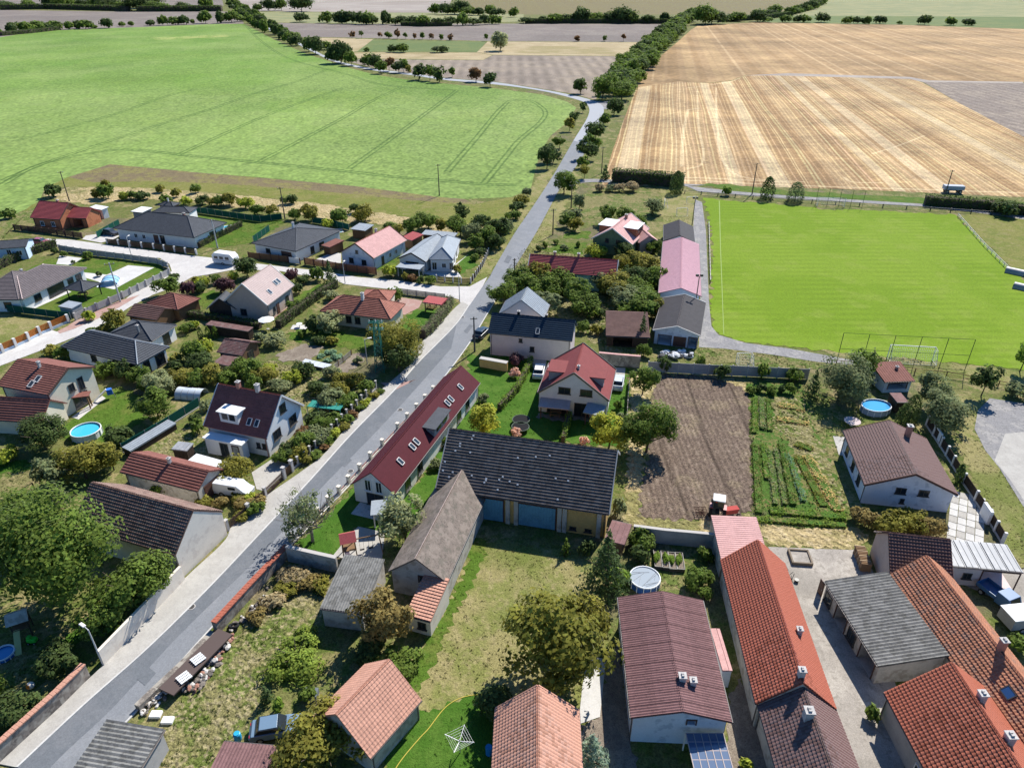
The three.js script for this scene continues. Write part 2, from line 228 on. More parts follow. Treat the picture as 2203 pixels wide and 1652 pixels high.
{ // far stubble, same swaths seen from farther off
  const S = 1024, x0 = 100, z0 = -470, W = 700, Hh = 640, cv = document.createElement('canvas'); cv.width = cv.height = S; const c = cv.getContext('2d'); c.fillStyle = 'rgb(160,133,98)'; c.fillRect(0, 0, S, S);
  const k0 = Math.tan(10.8 * D2R); for (let k = -20; k < 90; k++) { const bx = x0 + k * 9 + rr(-2, 2), t = rnd(); c.strokeStyle = t < 0.3 ? 'rgba(206,180,138,0.45)' : t < 0.65 ? 'rgba(138,108,74,0.35)' : 'rgba(184,154,112,0.35)'; c.lineWidth = rr(1, t < 0.3 ? 2.6 : 8) / W * S; c.beginPath(); c.moveTo((bx - x0) / W * S, -5); c.lineTo((bx - x0 + k0 * Hh) / W * S, S + 5); c.stroke(); }
  const im = c.getImageData(0, 0, S, S), d = im.data; for (let y = 0; y < S; y++) for (let x = 0; x < S; x++) { const i = (y * S + x) * 4, q = y * NS + x, n = (FIELD.white[q] - 0.5) * 0.2 + (FIELD.coarse[q] - 0.5) * 0.35 + (FIELD.mid[q] - 0.5) * 0.15; d[i] *= 1 + n; d[i + 1] *= 1 + n; d[i + 2] *= 1 + n; }
  const t = new THREE.DataTexture(new Uint8Array(d.buffer.slice(0)), S, S); t.colorSpace = THREE.SRGBColorSpace; t.magFilter = THREE.LinearFilter; t.minFilter = THREE.LinearMipmapLinearFilter; t.generateMipmaps = true; t.wrapS = t.wrapT = THREE.RepeatWrapping; t.needsUpdate = true;
  const m = ground('brown_stubble', [[101.39,-466.74],[72.03,-441.03],[80.76,-483.1],[108.38,-587.76],[159.24,-756.25],[211.38,-933.31],[237.91,-1011.75],[329.68,-1072.02],[495.69,-1021.34],[607.46,-941.4],[929.54,-880.19],[498.74,-457.01],[310.69,-465.41],[252.01,-470.38],[250.55,-483.19],[179.61,-500.77],[151.63,-499.12],[135.39,-472.6],[119.08,-461.01]], 4, std({ map: t, color: C(0.86, 0.86, 0.86) }));
  const p = m.geometry.attributes.position, u = m.geometry.attributes.uv; for (let i = 0; i < p.count; i++) u.setXY(i, (p.getX(i) - x0) / W, (z0 - p.getZ(i)) / Hh);
}
ground('grey_field', [[250.19,-466.74],[308.05,-461.17],[498.74,-457.01],[305.6,-267.29],[206.68,-298.59],[227.02,-382.46]], 6, M.greySoil);
ground('field_track', [[151.17,-497.48],[182.43,-509.16],[253.58,-489.45],[256.98,-472.6],[310.69,-465.41],[306.75,-459.08],[249.46,-465.29],[248.68,-479.36],[177.96,-495.85]], 8, M.paleField);

// ---------- green crop field with wheel tracks ----------
{
  const S = 2048, x0 = -560, z0 = -160, W = 640, Hh = 900;
  const cv = document.createElement('canvas'); cv.width = cv.height = S; const c = cv.getContext('2d');
  const to = ([x, z]) => [(x - x0) / W * S, (z0 - z) / Hh * S];
  c.fillStyle = 'rgb(128,150,82)'; c.fillRect(0, 0, S, S);
  const blob = (x, z, r, col) => { const [a, b] = to([x, z]); c.fillStyle = col; c.beginPath(); c.ellipse(a, b, r / W * S, r * 0.8 / Hh * S, rr(0, 3), 0, 7); c.fill(); };
  for (let k = 0; k < 900; k++) { const z = -165 - 250 * Math.sqrt(rnd()) , x = rr(-400, 60); blob(x, z, rr(3, 16), rnd() < 0.5 ? 'rgba(150,160,98,0.13)' : 'rgba(130,152,80,0.13)'); }
  for (let k = 0; k < 500; k++) { const z = rr(-380, -1050), x = rr(-560, -20); blob(x, z, rr(10, 40), rnd() < 0.6 ? 'rgba(92,132,52,0.14)' : 'rgba(106,142,58,0.14)'); }
  for (const [a, b] of [[[-360.84,-799.78],[-292.59,-841.87]]].map((q) => q)) for (let k = 0; k < 40; k++) { const t = rnd(); blob(a[0] + (b[0] - a[0]) * t + rr(-8, 8), a[1] + (b[1] - a[1]) * t + rr(-16, 16), rr(4, 12), 'rgba(166,168,104,0.3)'); }
  c.lineCap = 'round';
  for (const pts of [[[-162.19,-227.23],[-162.37,-251.83],[-160.03,-273.24],[-155.7,-311.29],[-145.39,-374],[-141.69,-416.24],[-131.42,-468.26],[-127.08,-533.91]], [[-159.2,-222.43],[-162.37,-251.83],[-147.8,-273.24],[-117.39,-264.05],[-88.57,-253.01],[-55.96,-240.58],[-39.26,-233.23],[-23.13,-228.21],[-8.57,-223.37],[1.17,-222.43]], [[-121.34,-264.05],[-118.97,-296.55],[-114.13,-347.19],[-107.4,-388.87],[-96.93,-440.82]], [[-88.57,-253.01],[-83.99,-287.4],[-76.93,-343.06],[-72.65,-388.87],[-64.49,-440.82]], [[-55.04,-243.86],[-49.08,-287.4],[-40.34,-355.73],[-31.21,-428.2]], [[-21.54,-239.51],[-14.15,-296.55],[-4.33,-374],[0.33,-393.03],[7.63,-394.08],[14.84,-369.27],[15.64,-351.41],[11.92,-327.41],[2.71,-290.39],[-2.56,-260.27],[-8.64,-225.29]], [[-195.43,-290.39],[-189.87,-320.06],[-186.15,-355.73],[-185.4,-410.48],[-180.31,-434.43]], [[-352.81,-1046.43],[-238.82,-752.55],[-165.71,-590.01],[-110.55,-507.37],[-74.12,-450.75],[-31.29,-429.43]]])
    for (const off of [-0.95, 0.95]) { const q = smooth(pts, 80); c.strokeStyle = 'rgba(58,84,40,0.5)'; c.lineWidth = 0.7 / W * S; c.beginPath(); q.forEach((p, i) => { const a = q[Math.max(0, i - 1)], b = q[Math.min(q.length - 1, i + 1)], L = Math.hypot(b[0] - a[0], b[1] - a[1]) || 1; const r = to([p[0] - (b[1] - a[1]) / L * off, p[1] + (b[0] - a[0]) / L * off]); i ? c.lineTo(...r) : c.moveTo(...r); }); c.stroke(); }
  const im = c.getImageData(0, 0, S, S), d = im.data;
  for (let y = 0; y < S; y++) for (let x = 0; x < S; x++) { const i = (y * S + x) * 4, q = (y & 1023) * NS + (x & 1023), n = (FIELD.white[q] - 0.5) * 0.26 + (FIELD.fine[q] - 0.5) * 0.2 + (FIELD.coarse[((y >> 1) & 1023) * NS + ((x >> 1) & 1023)] - 0.5) * 0.14; d[i] *= 1 + n * 1.1; d[i + 1] *= 1 + n; d[i + 2] *= 1 + n; }
  const t = new THREE.DataTexture(new Uint8Array(d.buffer.slice(0)), S, S); t.colorSpace = THREE.SRGBColorSpace; t.magFilter = THREE.LinearFilter; t.minFilter = THREE.LinearMipmapLinearFilter; t.generateMipmaps = true; t.needsUpdate = true;
  const m = ground('green_field', [[-545.54,-502.09],[-530.66,-818.21],[-542.41,-921.45],[-456.91,-977.15],[-387.33,-1039.74],[-350.62,-1039.74],[-243.69,-799.78],[-171.29,-644.89],[-118.9,-548.18],[-88.87,-500.71],[-61.04,-471.91],[-9.48,-437.6],[16.46,-413.34],[28.39,-388.87],[31.66,-369.27],[22.65,-323.7],[15.43,-299.71],[9.78,-262.78],[7.4,-237.38],[5.93,-219.68],[5.02,-216.97],[-0.21,-208.66],[-13.76,-206.67],[-21.13,-208.66],[-49,-221.34],[-84.5,-232.97],[-100.1,-237.29],[-138.98,-250.46],[-143.77,-232.36],[-143.42,-218.59],[-137.14,-205.2],[-135.9,-196.74],[-136.44,-185.93],[-192.07,-155.45]], 4, std({ map: t, color: C(0.8, 0.8, 0.8) }));
  const p = m.geometry.attributes.position, u = m.geometry.attributes.uv; for (let i = 0; i < p.count; i++) u.setXY(i, (p.getX(i) - x0) / W, (z0 - p.getZ(i)) / Hh);
}
ground('fallow_strip', [[-143.77,-232.36],[-138.98,-250.46],[-100.1,-237.29],[-49,-221.34],[-21.13,-208.66],[-13.76,-206.67],[-10.79,-200.89],[-29.91,-205.69],[-56.3,-214.84],[-90.43,-224.15],[-113.51,-227.02],[-132.05,-225.87]], 5, M.brownField);
ground('meadow', [[-143.42,-218.59],[-143.77,-232.36],[-132.05,-225.87],[-113.51,-227.02],[-90.43,-224.15],[-56.3,-214.84],[-29.91,-205.69],[-10.79,-200.89],[-0.21,-208.66],[2.5,-205.69],[-2.06,-187.59],[-12.39,-182.69],[-33.14,-190.99],[-53.13,-200.89],[-74.04,-208.66],[-98.79,-215.9],[-122.01,-220.23],[-136.34,-220.23]], 6, M.olive);
ground('dry_grass', [[-139.47,-210.69],[-136.34,-220.23],[-122.01,-220.23],[-98.79,-215.9],[-74.04,-208.66],[-53.13,-200.89],[-33.14,-190.99],[-12.39,-182.69],[-5.1,-184.3],[-7.26,-175.72],[-16.71,-175.72],[-29.25,-181.1],[-44.61,-185.11],[-58.49,-190.99],[-75.74,-197.19],[-89.59,-202.79],[-108.69,-206.67],[-121.95,-200.89]], 7, M.straw);
ground('grass_verge', [[-136.44,-185.93],[-135.9,-196.74],[-137.14,-205.2],[-129.99,-187.59],[-128.85,-179.53],[-130.08,-175.72]], 5, M.olive);

// ---------- roads ----------
const roadL = [[-42.6,-30.79],[-40.95,-35.11],[-38.53,-40.72],[-35.51,-46.95],[-32.58,-54.44],[-29.53,-63.43],[-26.14,-73.55],[-22.96,-83.88],[-18.41,-96.8],[-16,-105.01],[-10.39,-121.09],[-8.41,-129.85],[-6.18,-139.68],[-4.15,-148.58],[-5.29,-142.91],[0.62,-174.85],[4.93,-194.47],[10.62,-220.97],[14.83,-241.67],[24.22,-290.39],[35.34,-347.19],[37.78,-369.27],[36.99,-386.32],[30.94,-402.13],[16.97,-426.98],[-9.81,-454.16],[-41.06,-474.13],[-64.13,-497.44],[-92.58,-522.98],[-126.44,-568.37],[-183.9,-694.76],[-267.88,-888.43],[-355.69,-1081.17],[-456.56,-1347.78],[-705.21,-1994.79],[-946.17,-2615.26]];
const roadR = [[-35.39,-30.79],[-35.84,-35.11],[-33.84,-39.7],[-30.19,-50.01],[-25.1,-62.62],[-20.83,-73.06],[-17.69,-82.41],[-13.14,-94.63],[-7.87,-112.46],[-4.99,-125.28],[0.55,-150.67],[6,-174.85],[11.55,-202.66],[16.46,-226.73],[20.57,-241.67],[29.54,-281.58],[39.81,-335.07],[43.77,-357.92],[44.94,-378.84],[40.36,-396.73],[25.44,-422.14],[8.52,-443.43],[-10.01,-463.94],[-41.8,-483.2],[-65.33,-507.37],[-94.4,-533.91],[-129.36,-582.26],[-183.05,-702.49],[-267.05,-900.86],[-347.22,-1081.17],[-448.68,-1347.78],[-695.57,-1994.79],[-933.59,-2615.26]];
const roadC = [[-39,-30.79],[-38.27,-35.11],[-35.82,-40.57],[-33.37,-48.01],[-28.46,-59.96],[-24.32,-72.33],[-19.46,-85.09],[-15.13,-97.54],[-10.7,-111.09]];
{ const a = smooth(roadL, 150), b = smooth(roadR, 150); ground('road', [...a, ...b.reverse()], 10, M.asphalt);
  ground('road', [...smooth(roadL.slice(19), 90), ...smooth(roadR.slice(15), 90).reverse()], 13, plain(0.33, 0.34, 0.36));  // far stretch coloured paler: sky sheen at a grazing view put into the colour
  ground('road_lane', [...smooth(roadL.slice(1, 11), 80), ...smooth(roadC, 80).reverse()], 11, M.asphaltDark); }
ground('side_road', [[46.04,-388.87],[40.11,-394.08],[44.9,-364.65],[48.48,-369.27],[50.76,-391.46]], 12, M.path);
// village lane to the left, with its widening
ground('village_lane', [[-5.35,-145.05],[-8.91,-139.68],[-15.12,-139.68],[-24.27,-143],[-33.52,-145.05],[-38.57,-147.15],[-44.8,-149.3],[-53.41,-151.88],[-58.14,-153.38],[-66.17,-156.08],[-78.5,-159.66],[-94.95,-165.07],[-108.94,-169.9],[-115.29,-170.81],[-117.18,-169.01],[-111.48,-165.07],[-107.02,-164.22],[-100.7,-162.96],[-87.65,-158.45],[-81.46,-156.86],[-77.66,-153.01],[-75.29,-148.58],[-75.8,-143.68],[-78.16,-137.75],[-78.19,-131.61],[-82.11,-121.61],[-83.85,-117.54],[-88.56,-109.13],[-89.73,-105.96],[-86.15,-98.13],[-85.89,-104.85],[-82.53,-110.02],[-78.39,-117.05],[-76.59,-122.13],[-75.45,-129.28],[-73.63,-135.24],[-70.85,-139.68],[-69.47,-145.05],[-66.66,-146.44],[-62.22,-149.3],[-56.86,-149.3],[-51.15,-148.58],[-43.25,-145.05],[-37.68,-143],[-35.5,-140.99],[-27.38,-138.71],[-19.72,-136.48],[-13.47,-134.62],[-10.7,-132.8],[-9.74,-128.7],[-8.41,-129.85],[-6.18,-139.68]], 9, M.paver);
ground('red_paving', [[-78.95,-132.2],[-81.24,-126.45],[-82.83,-122.13],[-83.05,-120.06],[-83.69,-118.04],[-82.71,-117.05],[-81.18,-119.04],[-78.95,-123.72],[-77.51,-128.7],[-76.61,-132.8],[-76.29,-135.24]], 13, M.redPaver);
ground('red_paving', [[-21.19,-99.04],[-18.73,-96.43],[-15.44,-100.19],[-17.59,-99.04]], 14, M.redPaver);
// lane along the sports ground
ground('farm_lane', [[17.66,-222.38],[22.31,-225.27],[26.1,-226],[40.03,-224.54],[54.09,-220.97],[56.39,-214.55],[80.83,-206.77],[99.78,-202.66],[118.09,-198.68],[131,-191.12],[136.96,-186.76],[156.14,-179.53],[159.05,-183.49],[139.33,-190.56],[132.3,-193.34],[119.3,-201.05],[100.96,-205.44],[81.97,-210.17],[66.12,-215.45],[54.52,-221.34],[60.63,-222.38],[54.69,-223.82],[40.56,-227.92],[26.51,-230.02],[22.7,-229.71],[19,-228.21]], 12, M.path);
ground('grass_verge', [[58.5,-223.81],[66.12,-215.45],[81.97,-210.17],[100.96,-205.44],[119.3,-201.05],[140.03,-191.12],[149.58,-187.59],[158.61,-200.89],[118.45,-208.46],[83.76,-215.45],[66.87,-223.81]], 9, M.lawn);
// paved strip beside the road, raised behind its kerb
const kerbLine = smooth(roadL.slice(1, 12), 90);
const paveOut = smooth([[-43.88,-35.6],[-42.82,-35.77],[-40.65,-40.99],[-38.88,-45.12],[-35.63,-56.2],[-33.28,-62.48],[-33.37,-65.11],[-30.79,-70.66],[-28.06,-75.06],[-25.87,-79.02],[-24.22,-85.09],[-22.55,-90.83],[-20.77,-96.43],[-18.67,-101.37],[-16.8,-106.69],[-17.05,-110.02],[-14.19,-119.04],[-10.94,-129.28],[-9.92,-131.61]], 90);
slab('pavement', [...kerbLine.map(([x, z]) => [x - 0.22, z]), ...paveOut.reverse()], 0.12, M.concrete);
{ const k = kerbLine, inner = k.map(([x, z]) => [x - 0.2, z]); slab('kerb', [...k, ...inner.reverse()], 0.14, M.pale); }
{ const k = smooth(roadR.slice(1, 11), 90), o = k.map(([x, z]) => [x + 0.18, z]); slab('kerb', [...k, ...o.reverse()], 0.1, M.pale); }
ground('verge', [...smooth([[-25.1,-62.62],[-20.83,-73.06],[-17.69,-82.41],[-13.14,-94.63],[-7.87,-112.46]], 30).map(([x, z]) => [x + 0.2, z]), ...smooth([[-24.41,-62.62],[-19.92,-73.06],[-16.53,-82.41],[-11.89,-94.98],[-7.34,-110.19]], 30).reverse()], 9, M.dryMix);
ground('grass_verge', [[15.26,-245.71],[10.62,-220.97],[4.93,-194.47],[0.62,-174.85],[-5.29,-142.91],[-7.95,-140.25],[-8.08,-142.91],[-5.51,-159.15],[-2.07,-174.85],[0.67,-191.13],[5.81,-218.18],[9.31,-235.89],[7.4,-237.38],[11.6,-239.51]], 8, M.dry);
ground('grass_verge', [[20.27,-245.71],[16.37,-225.27],[11.55,-202.66],[6,-174.85],[3.39,-162.43],[4.44,-159.15],[8.1,-167.56],[10.98,-178.69],[15.95,-202.66],[20.48,-220.97],[22.7,-229.71]], 8, M.dry);

// ---------- sports ground ----------
ground('sports_pitch', [[56.31,-208.12],[59.92,-205.94],[78.63,-200.26],[94.72,-195.9],[121.11,-191.12],[110.59,-148.47],[107.19,-112.92],[97.41,-99.63],[84.86,-103.2],[78.2,-104.9],[63.01,-108.19],[53.88,-110.55],[41.78,-113.48],[37.82,-116.68],[37.52,-120.15],[39.74,-131.13],[46.95,-158.6],[52.02,-182.67]], 8, M.pitch);
ground('touchline', [[59.95,-204.78],[60.23,-204.78],[50.47,-165.24],[38.74,-116.81],[38.6,-116.81],[50.28,-165.24]], 9, plain(0.24, 0.31, 0.1));
ground('gravel_path', [[53.28,-205.94],[54.77,-203.47],[49.73,-177.39],[39.42,-131.13],[37.23,-120.15],[37.64,-116.55],[41.71,-113.24],[48.58,-111.15],[55.59,-107.9],[59.6,-105.9],[59.07,-104.68],[51.71,-106.18],[45.06,-108.77],[37.49,-111.03],[32.94,-111.63],[38.81,-135.97],[44.72,-167.55],[47.38,-181.33]], 9, M.path);
ground('dry_grass', [[32.83,-111.15],[37.45,-110.85],[45,-108.59],[51.65,-106.01],[59,-104.51],[66.5,-102.61],[81.49,-97.46],[100.34,-93.85],[107.36,-102.72],[84.76,-103.04],[78.14,-104.79],[62.96,-108.07],[53.84,-110.43],[59.6,-105.9],[59.07,-104.68],[51.69,-106.13],[37.48,-110.97]], 7, M.dry);
ground('dry_grass', [[29.23,-111.15],[32.89,-111.45],[45.02,-108.65],[51.65,-106.01],[54.14,-104.24],[48.78,-103.96],[33.49,-105.9],[28.4,-107.03]], 8, M.dryMix);
ground('rough_grass', [[121.58,-190.39],[131.6,-191.41],[137.48,-187.59],[168.17,-179.53],[118.41,-116.68],[111.28,-148.47]], 7, M.olive);
ground('yard_grass', [[45.69,-220.97],[53.13,-218.18],[56.64,-211.47],[54.07,-206.36],[46.35,-174.85],[38.88,-174.85],[40.64,-191.13]], 7, M.dry);

// ---------- yards, lawns and gardens ----------
ground('lawn', [[-89.89,-192.38],[-84.94,-191.27],[-66.75,-184.87],[-61.95,-188.02],[-60.16,-183.84],[-63.75,-167.68],[-64.46,-167.68],[-70.43,-164.22],[-75.58,-165.07],[-71.75,-180.8],[-78.63,-182.81]], 6, M.lawn);
ground('lawn', [[-108.55,-147.86],[-106.85,-156.86],[-104.23,-156.08],[-99.21,-156.86],[-80.4,-153.76],[-76.9,-149.3],[-80.35,-134.62],[-84.39,-125.9],[-95.9,-127.57],[-95.99,-129.28],[-92.65,-137.75],[-95.63,-150.03]], 6, M.lawn);
ground('terrace', [[-105.76,-158.85],[-99.48,-156.86],[-99.46,-152.25],[-103.34,-153.01]], 7, M.pale);
ground('terrace', [[-94.76,-147.86],[-88.6,-146.44],[-86.67,-152.25],[-80.16,-150.77],[-82.4,-140.99],[-82.98,-138.07],[-86.75,-139.68],[-88.33,-142.32],[-93.03,-145.05]], 8, M.pale);
ground('terrace', [[-95.18,-128.7],[-92.65,-137.75],[-91.16,-136.8],[-93.99,-127.85]], 8, M.pale);
ground('dry_lot', [[-113.11,-120.63],[-99.01,-125.9],[-93.6,-123.72],[-84.46,-122.66],[-86.13,-120.06],[-90.24,-111.83],[-103.54,-107.64]], 5, M.dry);
ground('pavement', [[-89.11,-110.02],[-85.05,-118.54],[-82.98,-117.54],[-82.91,-115.11],[-87.47,-107.39],[-92.4,-107.64]], 10, M.pale);
ground('drive', [[-107.1,-173.1],[-103.89,-174.97],[-98.51,-173.1],[-98.65,-170.35],[-100.53,-167.68],[-106.55,-170.35]], 10, M.paver);
ground('lawn', [[-65.16,-135.24],[-61.71,-137.75],[-58.65,-134.62],[-60.05,-129.28],[-63.07,-129.85]], 7, M.lawn);
ground('dry_lot', [[-137.09,-186.96],[-133.38,-199.24],[-116.78,-178.82],[-128.94,-180.8],[-126.17,-169.45]], 6, M.dryMix);
ground('lawn', [[-32.31,-160.88],[-25.84,-162.54],[-25.98,-151.51],[-29.6,-149.3]], 7, M.lawn);
ground('terrace', [[-19.66,-147.15],[-17.15,-150.77],[-13.71,-150.77],[-9.97,-160.06],[-12.97,-151.51],[-10.98,-145.05],[-15.59,-145.05]], 8, M.pale);
ground('lawn', [[-10.29,-160.88],[-8.13,-162.54],[-8.2,-151.51],[-11.84,-146.44],[-12.61,-150.03]], 7, M.lush);
ground('drive', [[-45.47,-155.3],[-42.63,-160.88],[-40.23,-160.06],[-38.92,-153.76],[-42.5,-153.01]], 8, M.paver);
ground('lawn', [[-44.8,-132.8],[-43.76,-135.24],[-41.44,-139.68],[-39.91,-141.65],[-40.49,-137.75],[-42.68,-129.28]], 7, M.lawn);
ground('terrace', [[-45.5,-123.72],[-44,-129.85],[-45.19,-131.61],[-46.72,-124.8]], 8, M.redPaver);
ground('terrace', [[-23.58,-132.8],[-22.27,-133.71],[-18.03,-132.2],[-18.35,-128.7],[-20.7,-125.35],[-22.14,-125.9]], 8, M.redPaver);
ground('lawn', [[-19.44,-128.13],[-14.98,-127.57],[-14.73,-124.8],[-17.19,-118.54],[-20.68,-118.54],[-20.57,-122.66]], 7, M.lush);
ground('lawn', [[-41.19,-117.05],[-39.11,-119.04],[-35.65,-121.09],[-30.4,-117.05],[-26.09,-114.63],[-24.71,-109.13],[-29.34,-111.83],[-33.19,-112.29],[-36.7,-114.63],[-38.58,-113.68]], 6, M.lawn);
ground('vegetable_bed', [[-40.65,-109.13],[-37.49,-112.75],[-32.99,-111.37],[-34.19,-106.96],[-36.18,-106.11],[-39.3,-106.53]], 8, M.earth);
ground('vegetable_bed', [[-29.55,-103.21],[-27.57,-109.13],[-24.83,-108.69],[-25.95,-104.85],[-27.82,-102.41]], 8, M.earth);
ground('garden_ground', [[-45.06,-99.42],[-42.99,-105.01],[-41.1,-106.69],[-29.19,-101.76],[-25.24,-101.37],[-21.38,-100.19],[-21.7,-97.54],[-24.7,-89.18],[-28.36,-81.26],[-31.09,-90.83],[-36.02,-95.7],[-40.78,-97.91]], 5, M.weeds);
ground('lawn', [[-65.08,-85.09],[-63.52,-96.43],[-62.74,-97.91],[-58.56,-95.34],[-54.08,-88.21],[-54.89,-85.09],[-57.2,-81.55],[-61.15,-81.55]], 6, M.lawn);
ground('terrace', [[-65.41,-88.86],[-63.91,-94.98],[-63.01,-94.27],[-64.01,-88.21]], 8, M.paver);
ground('lawn', [[-80.26,-76.03],[-68.95,-77.67],[-64,-78.21],[-59.89,-71.85],[-61.34,-69.73],[-62.32,-67.04],[-70.95,-63.4]], 6, M.dryMix);
ground('lawn', [[-72.76,-65.86],[-68.78,-77.41],[-67.12,-78.07],[-63.85,-77.67],[-62.78,-76.09],[-67.32,-75.06]], 7, M.lush);
ground('yard', [[-51.16,-79.85],[-47.01,-86.63],[-44.83,-86.32],[-39.09,-78.75],[-44.02,-77.41],[-48.73,-78.75]], 6, M.weeds);
ground('drive', [[-34.36,-75.32],[-32.47,-78.48],[-29.09,-76.61],[-29.93,-75.06],[-31.3,-71.37],[-32.65,-71.85]], 8, M.concrete);
ground('flower_strip', [[-28.51,-75.57],[-23.91,-86.94],[-20.96,-96.43],[-21.51,-97.54],[-24.64,-88.86],[-29.41,-76.61]], 7, M.weeds);
ground('lawn', [[-56.19,-49.71],[-48.94,-45.59],[-44.38,-49.64],[-42.81,-48.91],[-43.52,-44.44],[-44.07,-42.07],[-45.82,-40.57],[-48.9,-38.99]], 6, M.dryMix);
ground('lawn', [[-45.27,-47.3],[-43.59,-49.83],[-42.44,-48.19],[-43.13,-46.78]], 7, M.lush);
// middle of the village, right of the road
ground('meadow', [[21.12,-211.47],[26.47,-215.45],[39.12,-214.11],[45.18,-218.18],[39.92,-188.95],[33.22,-188.95],[19.94,-186.82],[17.9,-188.95]], 6, M.dryMix);
ground('lawn', [[13.77,-174.85],[19.93,-176.75],[19.4,-171.14],[12.64,-171.14]], 7, M.lawn);
ground('lawn', [[7.05,-162.43],[13,-167.56],[18.48,-167.56],[16.88,-159.15],[8.38,-160.77]], 7, M.lawn);
ground('garden_ground', [[-3.47,-140.25],[2.27,-162.43],[8.75,-169.34],[23.74,-154.43],[34.28,-159.15],[26.85,-117.48],[16.25,-111.77],[11.27,-117.48],[4.58,-125.82],[-2.3,-128.06]], 5, M.weeds);
ground('lawn', [[-7.13,-106.27],[-8.14,-108.86],[6.06,-107.12],[17.77,-104.18],[19.62,-103.37],[17.09,-88.21],[14.76,-80.98],[-6.74,-84.48],[-7.96,-85.7]], 6, M.lush);
ground('drive', [[3.26,-107.98],[5.86,-107.12],[5.63,-101.76],[3.71,-102.16]], 8, M.concrete);
ground('drive', [[17.37,-104.18],[18.92,-103.98],[17.95,-98.29],[15.92,-98.66]], 8, M.concrete);
ground('patio', [[3.52,-88.86],[3.9,-89.84],[8.42,-88.86],[8,-87.73]], 8, M.earth);
ground('patio', [[8.73,-88.21],[9.17,-89.51],[13.71,-89.18],[12.26,-86.94]], 8, M.earth);
ground('ploughed_plot', [[24.04,-101.76],[31.7,-101.37],[33.05,-100.58],[36.8,-97.54],[36.78,-93.57],[33.11,-80.41],[29.48,-67.48],[26.53,-66.17],[21.07,-65.96],[15.3,-66.39],[16.03,-70.19],[19.74,-83.29],[22.35,-96.43]], 7, M.plough);
ground('dry_margin', [[19.18,-102.96],[22.95,-102.16],[34.41,-101.37],[37.23,-99.04],[36.49,-96.43],[32.96,-95.7],[26.22,-99.04],[22.35,-96.43],[16.03,-70.19],[15.3,-66.39],[21.07,-65.96],[26.53,-66.17],[29.21,-67.04],[40.09,-64.49],[41.73,-64.28],[39.7,-62.86],[24.26,-62.86],[14.28,-64.28],[13.41,-66.17],[14.25,-70.19],[17.17,-86.32]], 6, M.straw);
ground('vegetable_plot', [[37.61,-99.04],[46.86,-99.42],[44.17,-88.86],[43.54,-82.12],[41.14,-67.04],[39.81,-64.49],[34.69,-64.28],[28.97,-65.75],[33.11,-80.41],[36.78,-93.57]], 7, M.garden);
ground('dry_crop', [[40.68,-94.98],[44.73,-94.98],[43.93,-88.21],[43.25,-84.48],[39.1,-84.18],[37.54,-85.09]], 8, M.weeds);
ground('dry_crop', [[39,-83.88],[43.14,-84.18],[43.06,-80.41],[41.14,-67.04],[39.76,-67.92],[37.97,-71.37],[38.06,-76.35]], 8, M.weeds);
ground('rough_grass', [[46.91,-99.04],[47.66,-99.04],[50.37,-88.21],[47.32,-83.29],[43.44,-77.67],[41.14,-67.04],[43.54,-82.12],[44.17,-88.86]], 6, M.dryMix);
ground('turning_area', [[74.12,-94.27],[78.35,-92.75],[98.2,-91.14],[70.41,-56.03],[63.19,-68.44],[64.93,-76.35],[65.39,-80.41],[66.9,-85.7],[70.33,-90.83]], 7, M.path);
ground('turning_area', [[70.61,-84.48],[73.43,-84.86],[92.29,-83.68],[74.39,-61.07],[64.03,-69.78],[64.8,-73.8],[65.24,-77.94]], 8, M.concrete);
ground('dry_grass', [[68.27,-94.98],[74.12,-94.27],[70.33,-90.83],[66.9,-85.7],[65.39,-80.41],[64.93,-76.35],[63.19,-68.44],[55.88,-56.72],[57.19,-62.86],[61.54,-78.75]], 6, M.dry);
ground('patio', [[45.71,-83.88],[47.44,-83.59],[45.42,-79.02],[44.72,-79.3]], 8, M.concrete);
// courtyards at the bottom
ground('lawn', [[-4.71,-62.72],[7.49,-60.52],[8.84,-60.52],[9.88,-49.57],[6.16,-40.62],[3.41,-38.33],[-1.64,-35],[-3.97,-33.18],[-7.54,-33.18],[-10.65,-35],[-10.08,-40.62],[-10.73,-44.35],[-8.93,-46.87],[-7.71,-49.2],[-5.21,-57.75]], 6, M.dry);
ground('lawn', [[-4.54,-62.72],[-2.64,-62.35],[-3.49,-57.75],[-6.06,-50.51],[-7.16,-46.01],[-8.58,-42.28],[-10.19,-40.47],[-10.62,-43.54],[-8.68,-47.22],[-7.4,-50.7],[-5.19,-57.52]], 7, M.lawn);
ground('lawn', [[-4.48,-41.67],[-2.88,-41.98],[-1.51,-40.62],[-1.64,-35],[-1.8,-32.01],[-10.19,-32.01],[-10.84,-36.97],[-9.76,-40.18],[-7.39,-40.18]], 7, M.lush);
ground('rough_grass', [[-31.7,-36.97],[-29.79,-42.28],[-27.55,-48.47],[-25.32,-53.88],[-20.94,-55.13],[-19.06,-55.98],[-19.52,-51.09],[-20.35,-47.75],[-23.24,-44.35],[-22.73,-40.47],[-23.89,-37.64],[-25.31,-35],[-29.45,-32.01],[-31.79,-32.01]], 6, M.weeds);
ground('yard_grass', [[11.31,-54.92],[13.14,-57.75],[16.36,-61.24],[22.34,-60.76],[21.06,-53.47],[18.42,-54.92],[15.29,-55.13],[11.3,-53.67]], 6, M.dryMix);
ground('terrace', [[7.35,-46.36],[9.01,-45.84],[7.79,-39.75],[5.83,-39.03],[6.48,-42.75]], 8, M.pale);
ground('yard', [[9.03,-46.01],[10.58,-48.11],[10.51,-39.6],[10.29,-33.18],[5.54,-33.18],[5.9,-39.03],[7.79,-39.75]], 7, M.earth);
